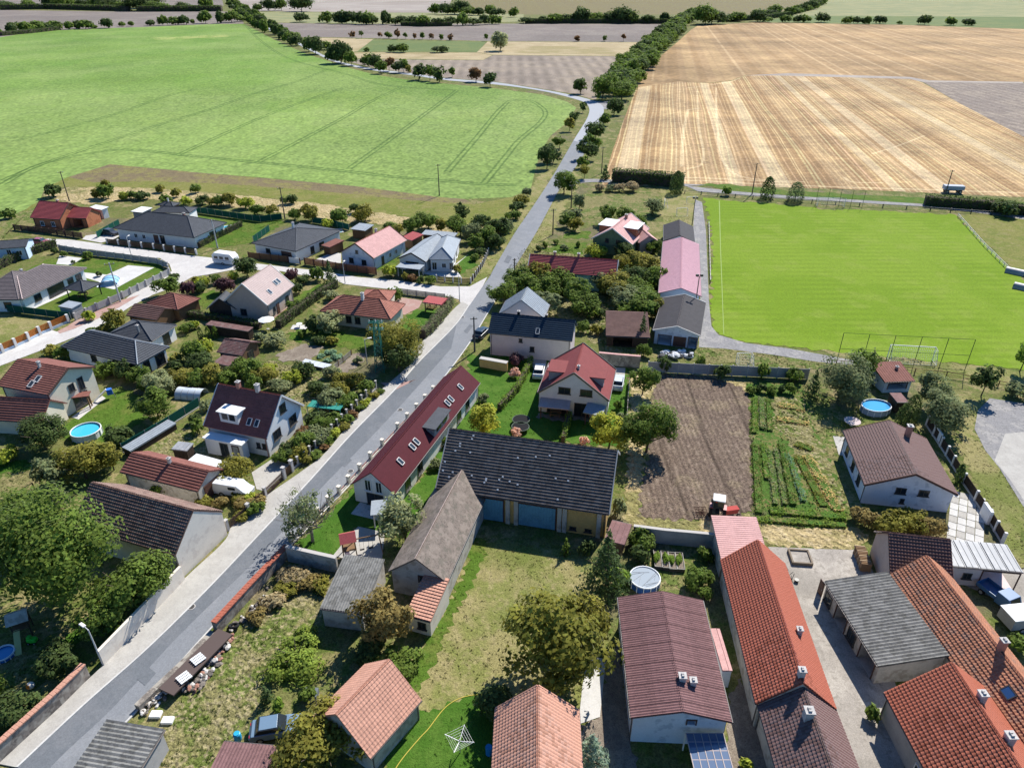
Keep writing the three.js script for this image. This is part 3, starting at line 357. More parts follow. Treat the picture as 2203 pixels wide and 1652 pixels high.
ground('courtyard', [[29.43,-61.31],[38.66,-60.8],[40.19,-61.05],[39.72,-57.16],[41.59,-57.16],[36.22,-46.84],[35.3,-41.71],[32.27,-34.49],[28.44,-34.49],[29,-40.76],[29.1,-54.45]], 6, M.yard);
ground('courtyard', [[19.91,-42.19],[21.65,-44.36],[21.62,-31.97],[17.2,-31.97],[18.32,-37.2]], 6, M.earth);
ground('yard', [[47.91,-56.24],[50.73,-53.58],[52.26,-50.91],[49.75,-46.88],[59.1,-41.76],[70.79,-63.4],[55.68,-57.63]], 6, M.yard);
ground('dry_grass', [[30.13,-64.74],[40.29,-64.74],[41.92,-63.39],[40.19,-61.05],[29.43,-61.31]], 7, M.straw);
ground('garden_ground', [[16.04,-113.62],[23.86,-109.96],[21.84,-107.55],[15.97,-109.3]], 7, M.weeds);

ground('lawn', [[-20.44,-71.85],[-19.92,-73.06],[-14.37,-70.43],[-12.29,-73.06],[-9.89,-80.41],[-8.6,-85.09],[-6.42,-85.7],[-9.91,-70.43],[-10.83,-67.92],[-12.18,-62.62],[-15.12,-63.48],[-18.31,-64.76],[-19.06,-63.22],[-20.24,-59.93],[-25.06,-61.73],[-24.06,-62.86]], 8, M.lush);

ground('worn_turf', [[62.87,-108.48],[70.23,-106.92],[68.91,-105.34],[62.18,-106.92]], 10, M.dryMix);
ground('worn_turf', [[86.1,-198.68],[93.34,-196.82],[92.1,-194.84],[85.68,-196.36]], 10, M.dryMix);
for (const q of [[[-23.27,-77.41],[-22.65,-79.02],[-21.66,-78.07],[-22.29,-76.48]], [[-16.64,-99.04],[-14.46,-105.43],[-13.58,-104.6],[-15.79,-98.29]], [[-8.88,-118.04],[-7.95,-121.09],[-7.25,-120.31],[-8.18,-117.05]], [[-34.99,-43.63],[-34.47,-44.93],[-33.49,-44.27],[-33.92,-42.92]], [[-1.87,-154.43],[-1.08,-158.74],[0.02,-157.55],[-0.78,-153.28]]]) ground('road_patch', q, 14, M.asphaltDark);

// ---------- building kit ----------
const rt = (c, v = 0.3, moss) => tm(gtex(c, [['mid', c.map((t) => t * (1 - v)), 0.5, 0.75], ['coarse', c.map((t) => t * (1 + v * 0.8)), 0.45, 0.7], ...(moss ? [['coarse', moss, 0.6, 0.75, 0.6]] : [])], { grain: 0.45, size: 512 }), 9, { roughness: 0.75, specularIntensity: 0.22 });
const R_ = {
  deepRed: rt([0.075, 0.014, 0.02], 0.06), brickRed: rt([0.19, 0.05, 0.048], 0.06), terra: rt([0.47, 0.25, 0.18], 0.12), red: rt([0.35, 0.108, 0.068], 0.3, [0.22, 0.1, 0.075]), muted: rt([0.27, 0.11, 0.08], 0.2), orange: rt([0.34, 0.15, 0.088], 0.22, [0.2, 0.13, 0.1]), redBrown: rt([0.32, 0.102, 0.062], 0.2, [0.34, 0.16, 0.08]),
  brown: rt([0.19, 0.08, 0.064], 0.15), darkBrown: rt([0.13, 0.075, 0.065], 0.15), plumTile: rt([0.15, 0.085, 0.078], 0.25, [0.19, 0.15, 0.135]), plum: rt([0.165, 0.09, 0.088], 0.2), anthracite: rt([0.07, 0.075, 0.085], 0.1), greyBrown: rt([0.135, 0.115, 0.118], 0.12),
  charcoal: rt([0.036, 0.033, 0.037], 0.15), maroon: rt([0.26, 0.098, 0.08], 0.15), worn: rt([0.17, 0.11, 0.09], 0.35, [0.25, 0.19, 0.15]), navy: rt([0.022, 0.042, 0.065], 0.1), barn: rt([0.1, 0.086, 0.079], 0.35, [0.15, 0.135, 0.125]), old: rt([0.17, 0.14, 0.118], 0.3, [0.11, 0.1, 0.08]), corr: rt([0.15, 0.148, 0.14], 0.3, [0.09, 0.088, 0.08]), pinkMetal: rt([0.5, 0.29, 0.33], 0.05), redMetal: rt([0.36, 0.085, 0.085], 0.06), pinkTile: rt([0.5, 0.29, 0.27], 0.1),
  white: plain(0.72, 0.72, 0.7, { roughness: 0.6 }), zinc: tm(gtex([0.24, 0.25, 0.265], [['coarse', [0.3, 0.305, 0.315], 0.4, 0.7]], { grain: 0.2, size: 512 }), 8, { roughness: 0.55 }), lilac: rt([0.44, 0.345, 0.32], 0.06), slate: rt([0.27, 0.3, 0.33], 0.08),
};
const wt = (c, v = 0.12, stain) => tm(gtex(c, [['coarse', c.map((t) => t * (1 - v)), 0.45, 0.7], ['mid', c.map((t) => t * (1 + v * 0.5)), 0.5, 0.8], ...(stain ? [['coarse', stain, 0.6, 0.78, 0.8]] : [])], { grain: 0.12, size: 512 }), 11);
const W_ = {
  white: wt([0.68, 0.68, 0.67], 0.06), cream: wt([0.62, 0.56, 0.44], 0.06), yellow: wt([0.58, 0.38, 0.15], 0.1), beige: wt([0.46, 0.37, 0.31], 0.06), pink: wt([0.6, 0.5, 0.48], 0.06), mint: wt([0.36, 0.52, 0.42], 0.08), brick: wt([0.4, 0.16, 0.085], 0.25), sky: wt([0.45, 0.55, 0.66], 0.06),
  old: wt([0.45, 0.42, 0.375], 0.15, [0.3, 0.27, 0.23]), plaster: wt([0.68, 0.62, 0.53], 0.05, [0.57, 0.51, 0.44]), grey: wt([0.34, 0.335, 0.33], 0.1), blueWhite: wt([0.6, 0.64, 0.7], 0.05, [0.4, 0.45, 0.52]), wood: wt([0.14, 0.085, 0.05], 0.25), darkWood: wt([0.06, 0.045, 0.035], 0.25), barnDoor: wt([0.13, 0.3, 0.42], 0.15), stone: wt([0.24, 0.21, 0.18], 0.35, [0.36, 0.33, 0.28]), green: wt([0.13, 0.18, 0.11], 0.2),
};
const X = { frame: plain(0.7, 0.7, 0.69, { roughness: 0.5 }), darkFrame: plain(0.05, 0.045, 0.04, { roughness: 0.5 }), glass: plain(0.02, 0.026, 0.032, { roughness: 0.08 }), gutter: plain(0.09, 0.075, 0.07, { roughness: 0.5 }), whiteTrim: plain(0.62, 0.6, 0.57), brownTrim: plain(0.1, 0.06, 0.05), chim: wt([0.4, 0.2, 0.15], 0.2), chimGrey: wt([0.45, 0.43, 0.41], 0.12), dark: plain(0.015, 0.015, 0.016), door: plain(0.1, 0.045, 0.03, { roughness: 0.6 }), wood: plain(0.2, 0.125, 0.07), steel: plain(0.3, 0.31, 0.32, { metalness: 0.6, roughness: 0.5 }), black: plain(0.02, 0.02, 0.022), concrete: plain(0.42, 0.4, 0.375) };
const quadsFrom = (P, nu, ns) => { // grid of points -> triangles with flat faces
  const a = []; for (let j = 0; j < ns - 1; j++) for (let i = 0; i < nu - 1; i++) { const p = P[j * nu + i], q = P[j * nu + i + 1], r = P[(j + 1) * nu + i + 1], s = P[(j + 1) * nu + i];
    if (p.distanceToSquared(q) > 1e-8) a.push(p, q, r); if (r.distanceToSquared(s) > 1e-8) a.push(p, r, s); }
  const f = new Float32Array(a.length * 3); a.forEach((v, i) => { f[i * 3] = v.x; f[i * 3 + 1] = v.y; f[i * 3 + 2] = v.z; });
  const g = new THREE.BufferGeometry(); g.setAttribute('position', new THREE.BufferAttribute(f, 3)); g.computeVertexNormals(); return g;
};
const STY = { // pitch of tiles or ribs (across), of courses (up the slope)
  tile: { w: 0.3, c: 0.36, step: 0.08, wave: 0.035, n: 4 }, tileFar: { w: 0.32, c: 0.38, step: 0.06, wave: 0.02, n: 2 }, course: { w: 0, c: 0.38, step: 0.075, wave: 0, n: 1 }, fine: { w: 0, c: 0.3, step: 0.03, wave: 0, n: 1 },
  corr: { w: 0.36, c: 0, step: 0, wave: 0.085, n: 4 }, corrFine: { w: 0.28, c: 0, step: 0, wave: 0.055, n: 4 }, rib: { w: 0.42, c: 0, step: 0, wave: 0.06, n: 4 }, seam: { w: 0.6, c: 0, seam: 0.05 }, plain: { w: 0, c: 0 },
};
// one roof slope in (u across, s up the slope, n out) turned into place by O, U, S, N
function slope(U, S, uL, uR, st, O, ud, sd, nd, u0 = -U / 2, u1 = U / 2) {
  const us = [], sv = [];
  if (st.seam) { for (let u = -U / 2; u < U / 2 + 1e-6; u += st.w) us.push(u, u + 0.015, u + 0.035, u + 0.05); }
  else if (st.w) { const k = Math.max(1, Math.round(U / st.w)) * st.n; for (let i = 0; i <= k; i++) us.push(-U / 2 + U * i / k); } else us.push(-U / 2, U / 2);
  if (!st.w && uL(S) - uL(0) > 0.01) { us.length = 0; for (let i = 0; i <= 24; i++) us.push(-U / 2 + U * i / 24); }
  const usv = us.filter((u) => u >= u0 - 1e-6 && u <= u1 + 1e-6);
  const nc = st.c ? Math.max(1, Math.round(S / st.c)) : 1, offs = [];
  for (let k = 0; k < nc; k++) { sv.push(S * k / nc, S * (k + 1) / nc); offs.push(st.step || 0, 0); }
  const P = [];
  for (let j = 0; j < sv.length; j++) for (let i = 0; i < usv.length; i++) {
    const s = sv[j], u = usv[i]; let o = 0.03 + offs[j];
    if (st.seam) o += (i % 4 === 1 || i % 4 === 2) ? st.seam : 0; else if (st.w) o += st.wave * (0.5 + 0.5 * Math.cos(2 * Math.PI * (u + U / 2) / (U / Math.max(1, Math.round(U / st.w)))));
    o += 0.05 * (FIELD.broad[(Math.floor((u + O.x * 3 + 50) * 9) & 1023) * NS + (Math.floor((s + O.z * 5 + 90) * 9) & 1023)] - 0.5);
    const cu = Math.min(Math.max(u, uL(s)), uR(s));
    P.push(V(0, 0, 0).addScaledVector(ud, cu).addScaledVector(sd, s).addScaledVector(nd, o).add(O));
  }
  const g = quadsFrom(P, usv.length, sv.length), p = g.attributes.position, uv = new Float32Array(p.count * 2);
  const t = V(0, 0, 0); for (let i = 0; i < p.count; i++) { t.fromBufferAttribute(p, i).sub(O); uv[i * 2] = t.dot(ud); uv[i * 2 + 1] = t.dot(sd); }
  g.setAttribute('uv', new THREE.BufferAttribute(uv, 2)); return g;
}
function slabFrom(poly, down) { // flat polygon (Vector3s) with a thickness
  const n = poly.length, lo = poly.map((v) => v.clone().add(down)), a = [];
  const tri = (x, y, z) => a.push(x, y, z);
  for (let i = 1; i < n - 1; i++) { tri(poly[0], poly[i], poly[i + 1]); tri(lo[0], lo[i + 1], lo[i]); }
  for (let i = 0; i < n; i++) { const j = (i + 1) % n; tri(poly[i], lo[i], lo[j]); tri(poly[i], lo[j], poly[j]); }
  const g = new THREE.BufferGeometry(); g.setAttribute('position', new THREE.Float32BufferAttribute(a.flatMap((v) => [v.x, v.y, v.z]), 3)); g.computeVertexNormals(); return boxUV(g);
}
const SIDE = { 'z+': 0, 'x+': Math.PI / 2, 'z-': Math.PI, 'x-': -Math.PI / 2 };
// rect = [x, z, turn in degrees, length along the ridge, width, eave height, ridge height]
function body(root, rect, o = {}) {
  const [cx, cz, deg, L, W, e, r] = rect, a = deg * D2R, st = STY[o.style || 'course'], ov = o.ov ?? 0.35, ox = o.ox ?? 0.3, type = o.type || 'gable';
  const B = new THREE.Object3D(); const place = (m) => { m.position.set(cx - root.position.x, 0, cz - root.position.z); m.rotation.y = a; return m; };
  const hz = W / 2, rise = r - e, planes = [];
  const roofAt = (z) => type === 'mono' ? e + (r - e) * (o.flip ? (hz + z) / W : (hz - z) / W) : type === 'flat' ? e : e + rise * (1 - Math.abs(z) / hz);
  if (type === 'gable' || type === 'hip') {
    const S = Math.hypot(hz, rise), rl = type === 'hip' ? (o.rl ?? Math.max(0, L - W)) : L, ins = (L - rl) / 2;
    for (const s of [1, -1]) planes.push({ k: s > 0 ? 'z+' : 'z-', U: L, S, uL: (t) => -L / 2 + ins * t / S, uR: (t) => L / 2 - ins * t / S, O: V(0, e, s * hz), ud: V(s, 0, 0), sd: V(0, rise / S, -s * hz / S), nd: V(0, hz / S, s * rise / S), poly: [V(-L / 2, e, s * hz), V(L / 2, e, s * hz), V(rl / 2, r, 0), V(-rl / 2, r, 0)] });
    if (type === 'hip') { const S2 = Math.hypot(ins, rise); for (const s of [1, -1]) planes.push({ k: s > 0 ? 'x+' : 'x-', U: W, S: S2, uL: (t) => -hz + hz * t / S2, uR: (t) => hz - hz * t / S2, O: V(s * L / 2, e, 0), ud: V(0, 0, -s), sd: V(-s * ins / S2, rise / S2, 0), nd: V(s * rise / S2, ins / S2, 0), poly: [V(s * L / 2, e, -hz), V(s * L / 2, e, hz), V(s * rl / 2, r, 0)] }); }
  } else { // mono: low at z+ unless flipped
    const f = o.flip ? -1 : 1, rs = type === 'flat' ? 0.02 : rise, S = Math.hypot(W, rs);
    planes.push({ k: 'z+', U: L, S, uL: () => -L / 2, uR: () => L / 2, O: V(0, e, f * hz), ud: V(f, 0, 0), sd: V(0, rs / S, -f * W / S), nd: V(0, W / S, f * rs / S), poly: [V(-L / 2, e, f * hz), V(L / 2, e, f * hz), V(L / 2, e + rs, -f * hz), V(-L / 2, e + rs, -f * hz)] });
  }
  const rm = o.roof || R_.brown, roof = place(mesh('roof', merge(planes.map((p) => slabFrom(p.poly, V(0, -0.14, 0)))), o.under || rm, root));
  const inLocal = (m, q) => { roof.add(m); return m; };
  // covering
  if (o.sheets) { // each sheet of the covering is a piece of its own
    for (const p of planes) { const k = Math.round(p.U / o.sheets); for (let i = 0; i < k; i++) { const g = slope(p.U / k, p.S, () => -p.U / k / 2 + 0.01, () => p.U / k / 2 - 0.01, st, V(0, 0, 0), p.ud, p.sd, p.nd); const m = mesh('roof_sheet', g, rm, roof); m.position.copy(p.O).addScaledVector(p.ud, -p.U / 2 + (i + 0.5) * p.U / k).addScaledVector(p.nd, (i % 2) * 0.02); } }
  } else if (o.tiles) { // separate tiles: the nearest as pieces, the rest joined
    const w = 0.3, c = 0.36, tg = tileGeo(w, c), list = [];
    for (const p of planes) { const nu = Math.round(p.U / w), ns = Math.round(p.S / (c * 0.92)); for (let j = 0; j < ns; j++) for (let i = 0; i < nu; i++) { const u = -p.U / 2 + (i + 0.5) * p.U / nu, s = (j + 0.5) * p.S / ns; if (u < p.uL(s) || u > p.uR(s)) continue; const pos = p.O.clone().addScaledVector(p.ud, u).addScaledVector(p.sd, s).addScaledVector(p.nd, 0.045 + rr(-0.006, 0.006)); list.push({ p, pos, j: rr(-0.03, 0.03) }); } }
    const rootM = new THREE.Matrix4().makeRotationY(a).setPosition(cx, 0, cz), v = V(0, 0, 0);
    for (const t of list) { v.copy(t.pos).applyMatrix4(rootM); t.face = t.p.nd.clone().transformDirection(rootM).dot(camera.position.clone().sub(v).normalize()); const vv = v.clone().project(cam2); t.d = (Math.abs(vv.x) < 1 && Math.abs(vv.y) < 1 && t.face > 0.1) ? v.distanceTo(camera.position) - t.face * 5 : 1e6; }
    list.sort((x, y) => x.d - y.d);
    const basis = new Map(planes.map((p) => [p, new THREE.Matrix4().makeBasis(p.ud, p.sd, p.nd)])), rest = [];
    list.forEach((t, i) => { const m4 = basis.get(t.p).clone(); if (i < o.tiles && t.d < 1e5) { const m = mesh('roof_tile', tg, tileMats(rm)[i % 3 === 0 ? (i * 7) % 3 : (i * 5) % 3], roof); m.applyMatrix4(m4); m.position.copy(t.pos); m.rotateZ(t.j); } else { const g = tg.clone(); g.rotateZ(t.j); g.applyMatrix4(m4); g.translate(t.pos.x, t.pos.y, t.pos.z); rest.push(g); } });
    if (rest.length) stuff(mesh('roof_tiles', merge(rest), rm, roof));
  } else if (st.w || st.c) stuff(mesh(st.w && !st.c ? 'roof_sheeting' : 'roof_tiles', merge(planes.map((p) => slope(p.U, p.S, p.uL, p.uR, st, p.O, p.ud, p.sd, p.nd))), rm, roof));
  if (o.spots) { const p = planes[0], g = box(0.22, 0.2, 0.03); for (let i = 0; i < o.spots; i++) { const u = -p.U / 2 + p.U * Math.pow(rnd(), 1.6) * 0.75 + 0.3, s = p.S * rr(0.1, 0.95), m = mesh('pale_tile', g, X.lichen, roof); m.applyMatrix4(new THREE.Matrix4().makeBasis(p.ud, p.sd, p.nd)); m.position.copy(p.O).addScaledVector(p.ud, u).addScaledVector(p.sd, s).addScaledVector(p.nd, 0.1); } }
  // ridge caps
  if (type === 'gable' || type === 'hip') {
    const rl = type === 'hip' ? (o.rl ?? Math.max(0, L - W)) : L, capM = o.cap || rm;
    if (rl > 0.5) { const g = new THREE.CylinderGeometry(0.13, 0.13, 0.42, 6, 1, true, -Math.PI / 2, Math.PI); g.rotateX(Math.PI / 2); g.rotateY(Math.PI / 2); const k = Math.round(rl / 0.4); const gs = []; for (let i = 0; i < k; i++) gs.push(g.clone().translate(-rl / 2 + (i + 0.5) * rl / k, r + 0.05 + (i % 2) * 0.015, 0)); mesh('ridge_cap', merge(gs), capM, roof); }
    if (type === 'hip') for (const sx of [1, -1]) for (const sz of [1, -1]) mesh('hip_cap', bar(V(sx * L / 2, e + 0.06, sz * hz), V(sx * rl / 2, r + 0.06, 0), 0.1), capM, roof);
    if (type === 'gable' && o.verge) for (const sx of [1, -1]) for (const sz of [1, -1]) { const S = Math.hypot(hz, rise); const g = new THREE.BoxGeometry(0.12, 0.26, S); g.rotateX(sz * Math.atan2(rise, hz)); g.translate(sx * (L / 2 + 0.04), (e + r) / 2 + 0.0, sz * hz / 2); mesh('bargeboard', boxUV(g), o.verge, roof); }
  }
  if (o.gutter !== 0 && type !== 'flat') for (const s of type === 'mono' ? [o.flip ? -1 : 1] : [1, -1]) mesh('gutter', bar(V(-L / 2, e - 0.06, s * (hz + 0.07)), V(L / 2, e - 0.06, s * (hz + 0.07)), 0.07), o.gutterMat || X.gutter, roof);
  // walls
  const wi = hz - ov, li = L / 2 - ox;
  if (o.wall) {
    const sh = new THREE.Shape(); sh.moveTo(-wi, 0); sh.lineTo(wi, 0); sh.lineTo(wi, roofAt(wi) - 0.15);
    if (type === 'gable') sh.lineTo(0, r - 0.16); sh.lineTo(-wi, roofAt(-wi) - 0.15);
    let g = new THREE.ExtrudeGeometry(sh, { depth: 2 * li, bevelEnabled: false }); g.translate(0, 0, -li); g.rotateY(-Math.PI / 2);
    if (type === 'hip') g = new THREE.BoxGeometry(2 * li, e - 0.02, 2 * wi).translate(0, (e - 0.02) / 2, 0);
    const gaps = (o.open || []).filter((q) => q[5] === 'gap');
    if (gaps.length) { const ev = new Evaluator(); ev.useGroups = false; ev.attributes = ['position', 'normal', 'uv']; let A = new Brush(boxUV(g)); A.updateMatrixWorld(); for (const [side, u, y, w, h] of gaps) { const dep = Math.min(2.6, (side[0] === 'z' ? wi : li) * 1.3), q = new THREE.BoxGeometry(w, h, dep + 0.2).translate(u, y + h / 2, (side[0] === 'z' ? wi : li) - dep / 2 + 0.1).rotateY(SIDE[side]); const Bx = new Brush(clean(q)); Bx.updateMatrixWorld(); A = ev.evaluate(A, Bx, SUBTRACTION); A.updateMatrixWorld(); } g = A.geometry; }
    place(mesh('wall', boxUV(g), o.wall, root));
    if (o.plinth) place(mesh('plinth', box(2 * li + 0.08, 0.45, 2 * wi + 0.08, 0, 0.225, 0), o.plinth, root));
  }
  if (o.wall && type === 'gable' && o.pipes !== 0) for (const sx of [1, -1]) for (const sz of [1, -1]) place(mesh('downpipe', bar(V(sx * (li - 0.2), 0, sz * (wi + 0.07)), V(sx * (li - 0.2), roofAt(hz) - 0.15, sz * (wi + 0.07)), 0.05), o.gutterMat || X.gutter, root));
  const at = (m, side, u, y, out = 0) => { const t = SIDE[side], d = (side[0] === 'z' ? wi : li) + out; m.position.set(cx - root.position.x, y, cz - root.position.z); const q = V(u, 0, d).applyAxisAngle(V(0, 1, 0), t + a); m.position.x += q.x; m.position.z += q.z; m.rotation.y = t + a; root.add(m); return m; };
  for (const [side, u, y, w, h, kind = 'win'] of o.open || []) opening(at, side, u, y, w, h, kind);
  for (const [u, z, h = 0.9, w = 0.5, m = X.chim, d = w] of o.chimneys || []) { const y0 = roofAt(z) - 0.4; const ch = place(mesh('chimney', box(w, h + 0.4, d, u, y0 + (h + 0.4) / 2, z), m, root)); mesh('chimney_cap', merge([box(w + 0.14, 0.1, d + 0.14, u, y0 + h + 0.45, z), box(w * 0.25, 0.16, d * 0.4, u - w * 0.2, y0 + h + 0.56, z), box(w * 0.25, 0.16, d * 0.4, u + w * 0.2, y0 + h + 0.56, z)]), X.chimGrey, ch); }
  for (const [side, u, f, w = 0.75, h = 1.1] of o.skylights || []) { const p = planes.find((q) => q.k === side), m4 = new THREE.Matrix4().makeBasis(p.ud, p.sd, p.nd); const g = merge([box(w, 0.09, 0.14, 0, h / 2, 0.07), box(w, 0.09, 0.14, 0, -h / 2, 0.07), box(0.09, h, 0.14, w / 2, 0, 0.07), box(0.09, h, 0.14, -w / 2, 0, 0.07)]); const s = mesh('skylight', g, o.skyFrame || X.whiteTrim); s.applyMatrix4(m4); s.position.copy(p.O).addScaledVector(p.ud, u).addScaledVector(p.sd, f * p.S).addScaledVector(p.nd, 0.04); s.position.applyAxisAngle(V(0, 1, 0), a); s.position.x += cx - root.position.x; s.position.z += cz - root.position.z; s.quaternion.premultiply(new THREE.Quaternion().setFromAxisAngle(V(0, 1, 0), a)); root.add(s); mesh('pane', box(w - 0.1, h - 0.1, 0.04, 0, 0, 0.1), o.skyGlass || X.skyPane, s); }
  for (const [side, u, f, w, h, d, wallM, roofM] of o.dormers || []) { // box dormer: sits at fraction f up the slope
    const s = side === 'z+' ? 1 : -1, z0 = s * hz * (1 - f), yb = roofAt(z0); const front = z0, top = yb + h, back = s * Math.max(0, hz * (1 - (top - e) / rise) - 0.1) ; const dep = Math.abs(front - back) + d;
    const dm = mesh('dormer', box(w, h + 0.4, dep, u * s, yb + h / 2 - 0.2, front - s * dep / 2), wallM, root); place(dm);
    mesh('dormer_roof', box(w + 0.4, 0.12, dep + 0.35, u * s, top + 0.06, front - s * (dep / 2 - 0.12)), roofM || rm, dm);
    const wn = mesh('dormer_window', merge([box(w * 0.3, h * 0.55, 0.06, u * s - w * 0.2, yb + h * 0.6, front + s * 0.03), box(w * 0.3, h * 0.55, 0.06, u * s + w * 0.2, yb + h * 0.6, front + s * 0.03)]), X.glass, dm);
  }
  if (o.posts) for (const sx of [-1, 1]) for (const sz of [-1, 1]) place(mesh('post', box(0.16, roofAt(sz * (hz - 0.35)) - 0.1, 0.16, sx * (L / 2 - 0.35), (roofAt(sz * (hz - 0.35)) - 0.1) / 2, sz * (hz - 0.35)), o.posts, root));
  return { at, place, wi, li, roofAt };
}
const cam2 = camera.clone(); cam2.updateMatrixWorld(true); cam2.matrixWorldInverse.copy(cam2.matrixWorld).invert();
function tileGeo(w, c) { const P = [], n = 5; for (const s of [-c / 2, c / 2]) for (let i = 0; i < n; i++) { const t = i / (n - 1); P.push(V((t - 0.5) * w * 0.98, s, (s < 0 ? 0.06 : -0.005) + 0.032 * Math.sin(Math.PI * t))); } const g = quadsFrom(P, n, 2); const front = []; for (let i = 0; i < n; i++) { const p = P[i]; front.push(V(p.x, p.y, p.z - 0.07)); } for (let i = 0; i < n; i++) front.push(P[i].clone()); return boxUV(merge([g, quadsFrom(front, n, 2)])); }
const tmCache = new Map();
function tileMats(m) { if (!tmCache.has(m)) tmCache.set(m, [[1, 1, 1], [0.74, 0.72, 0.7], [0.9, 0.96, 1]].map((k) => { const q = m.clone(); q.color = C(...k.map((t) => Math.min(1, t))); return q; })); return tmCache.get(m); }
X.lichen = plain(0.62, 0.61, 0.59); X.skyPane = plain(0.03, 0.04, 0.05, { roughness: 0.04 }); X.redTrim = plain(0.4, 0.16, 0.12); X.blueGlass = plain(0.03, 0.08, 0.2, { roughness: 0.1 });
function opening(at, side, u, y, w, h, kind) {
  if (kind === 'win' || kind === 'dark') { const f = kind === 'dark' ? X.darkFrame : X.frame; const m = mesh('window', merge([box(w + 0.12, 0.09, 0.1, 0, h / 2, 0), box(w + 0.12, 0.09, 0.1, 0, -h / 2, 0), box(0.09, h, 0.1, -w / 2, 0, 0), box(0.09, h, 0.1, w / 2, 0, 0), box(0.05, h, 0.08, 0, 0, 0), box(w + 0.3, 0.05, 0.22, 0, -h / 2 - 0.07, 0.06)]), f); at(m, side, u, y + h / 2, 0.03); mesh('pane', box(w - 0.04, h - 0.04, 0.03, 0, 0, 0), X.glass, m); }
  else if (kind === 'door' || kind === 'garage') { const m = mesh(kind === 'door' ? 'door' : 'garage_door', merge([box(w, h, 0.06, 0, 0, 0), ...(kind === 'garage' ? [0, 1, 2, 3, 4].map((i) => box(w - 0.1, h / 5 - 0.06, 0.05, 0, -h / 2 + (i + 0.5) * h / 5, 0.03)) : [box(w - 0.25, h * 0.4, 0.05, 0, h * 0.22, 0.03), box(w - 0.25, h * 0.35, 0.05, 0, -h * 0.24, 0.03)])]), X.door); at(m, side, u, y + h / 2, 0.03); mesh('handle', box(0.05, 0.16, 0.08, w * 0.36, 0, 0.08), X.steel, m); }
  else if (kind === 'gap') { const m = mesh('door_frame', merge([box(w + 0.2, 0.12, 0.1, 0, h / 2 + 0.06, 0), box(0.1, h, 0.1, -w / 2 - 0.05, 0, 0), box(0.1, h, 0.1, w / 2 + 0.05, 0, 0)]), X.brownTrim); at(m, side, u, y + h / 2, 0.02); }
  else { const m = mesh('door', merge([box(w, h, 0.07), ...Array.from({ length: Math.round(w / 0.35) }, (_, i) => box(0.3, h - 0.04, 0.04, -w / 2 + (i + 0.5) * w / Math.round(w / 0.35), 0, 0.05))]), kind); at(m, side, u, y + h / 2, 0.04); mesh('frame', merge([box(w + 0.3, 0.16, 0.12, 0, h / 2 + 0.08, 0), box(0.16, h, 0.12, -w / 2 - 0.08, 0, 0), box(0.16, h, 0.12, w / 2 + 0.08, 0, 0)]), X.brownTrim, m); }
}
function house(name, label, category, rect, o = {}, more = []) { const g = thing(name, label, category, rect[0], rect[1], o.group); g.kit = body(g, rect, o); for (const [r2, o2] of more) body(g, r2, { ...o2 }); return g; }

// ---------- houses, far left quarter ----------
house('bungalow', 'brick bungalow with two bright red metal roofs at the edge of the green field', 'house', [-118.35,-182.52,-11.4,8.68,9,2.9,5.94], { style: 'course', roof: R_.redMetal, wall: W_.brick, open: [['z+', -1.6, 0.9, 1, 1.1], ['z+', 1.6, 0.9, 1, 1.1]], chimneys: [[0.5, -0.6, 0.7]], verge: X.brownTrim },
  [[[-111.87,-182.63,-7.26,5.65,6.1,2.6,4.51], { style: 'course', roof: R_.redMetal, wall: W_.brick, open: [['z+', 0, 0.1, 2.4, 2, 'gap']] }]]);
house('garage', 'white flat-roofed garage behind the red-roofed brick bungalow', 'garage', [-111.02,-188.88,-24.33,4.81,2.33,2.6,2.8], { type: 'mono', style: 'seam', roof: R_.white, wall: W_.white, open: [['z+', 0.3, 0.1, 1.6, 1.9, 'gap']] });
house('bungalow', 'long white bungalow under a big anthracite hip roof behind a low dark fence', 'house', [-84.82,-172.39,-17.55,23.9,12.18,2.9,5.82], { type: 'hip', style: 'fine', roof: R_.anthracite, wall: W_.white, ov: 0.6, ox: 0.6, open: [['z+', -6, 0.9, 0.9, 1], ['z+', -3.6, 0.9, 0.9, 1], ['z+', 0, 0.1, 1.4, 2.1, 'door'], ['z+', 1.9, 0.3, 1.2, 1.9, 'dark'], ['x+', 1, 0.2, 2.2, 2, 'dark']], chimneys: [[3, -2, 0.8]] },
  [[[-89.39,-186.12,-3.01,10.13,4.8,2.8,3.67], { type: 'hip', style: 'fine', roof: R_.anthracite, wall: W_.white }]]);
house('shed', 'small white flat-roofed shed left of the anthracite hip bungalow', 'shed', [-99.33,-188.27,-17.27,3.64,4.03,2.2,2.4], { type: 'mono', style: 'plain', roof: R_.white, wall: W_.grey });
house('shed', 'dark little pavilion with white flue behind the anthracite hip bungalow', 'shed', [-94.06,-193.28,-13.71,4.79,3.11,2.3,3], { type: 'hip', style: 'fine', roof: R_.anthracite, wall: W_.wood, chimneys: [[0, 0, 0.8, 0.3, X.whiteTrim]] });
house('bungalow', 'pale blue house with a dark roof cut off by the left edge', 'house', [-119.13,-157.32,14.79,14.93,6.2,3,3.89], { style: 'fine', roof: R_.anthracite, wall: W_.sky, open: [['z+', 3.6, 0.5, 0.9, 2, 'win'], ['z+', 5.6, 1, 1.1, 1.1, 'win']] });
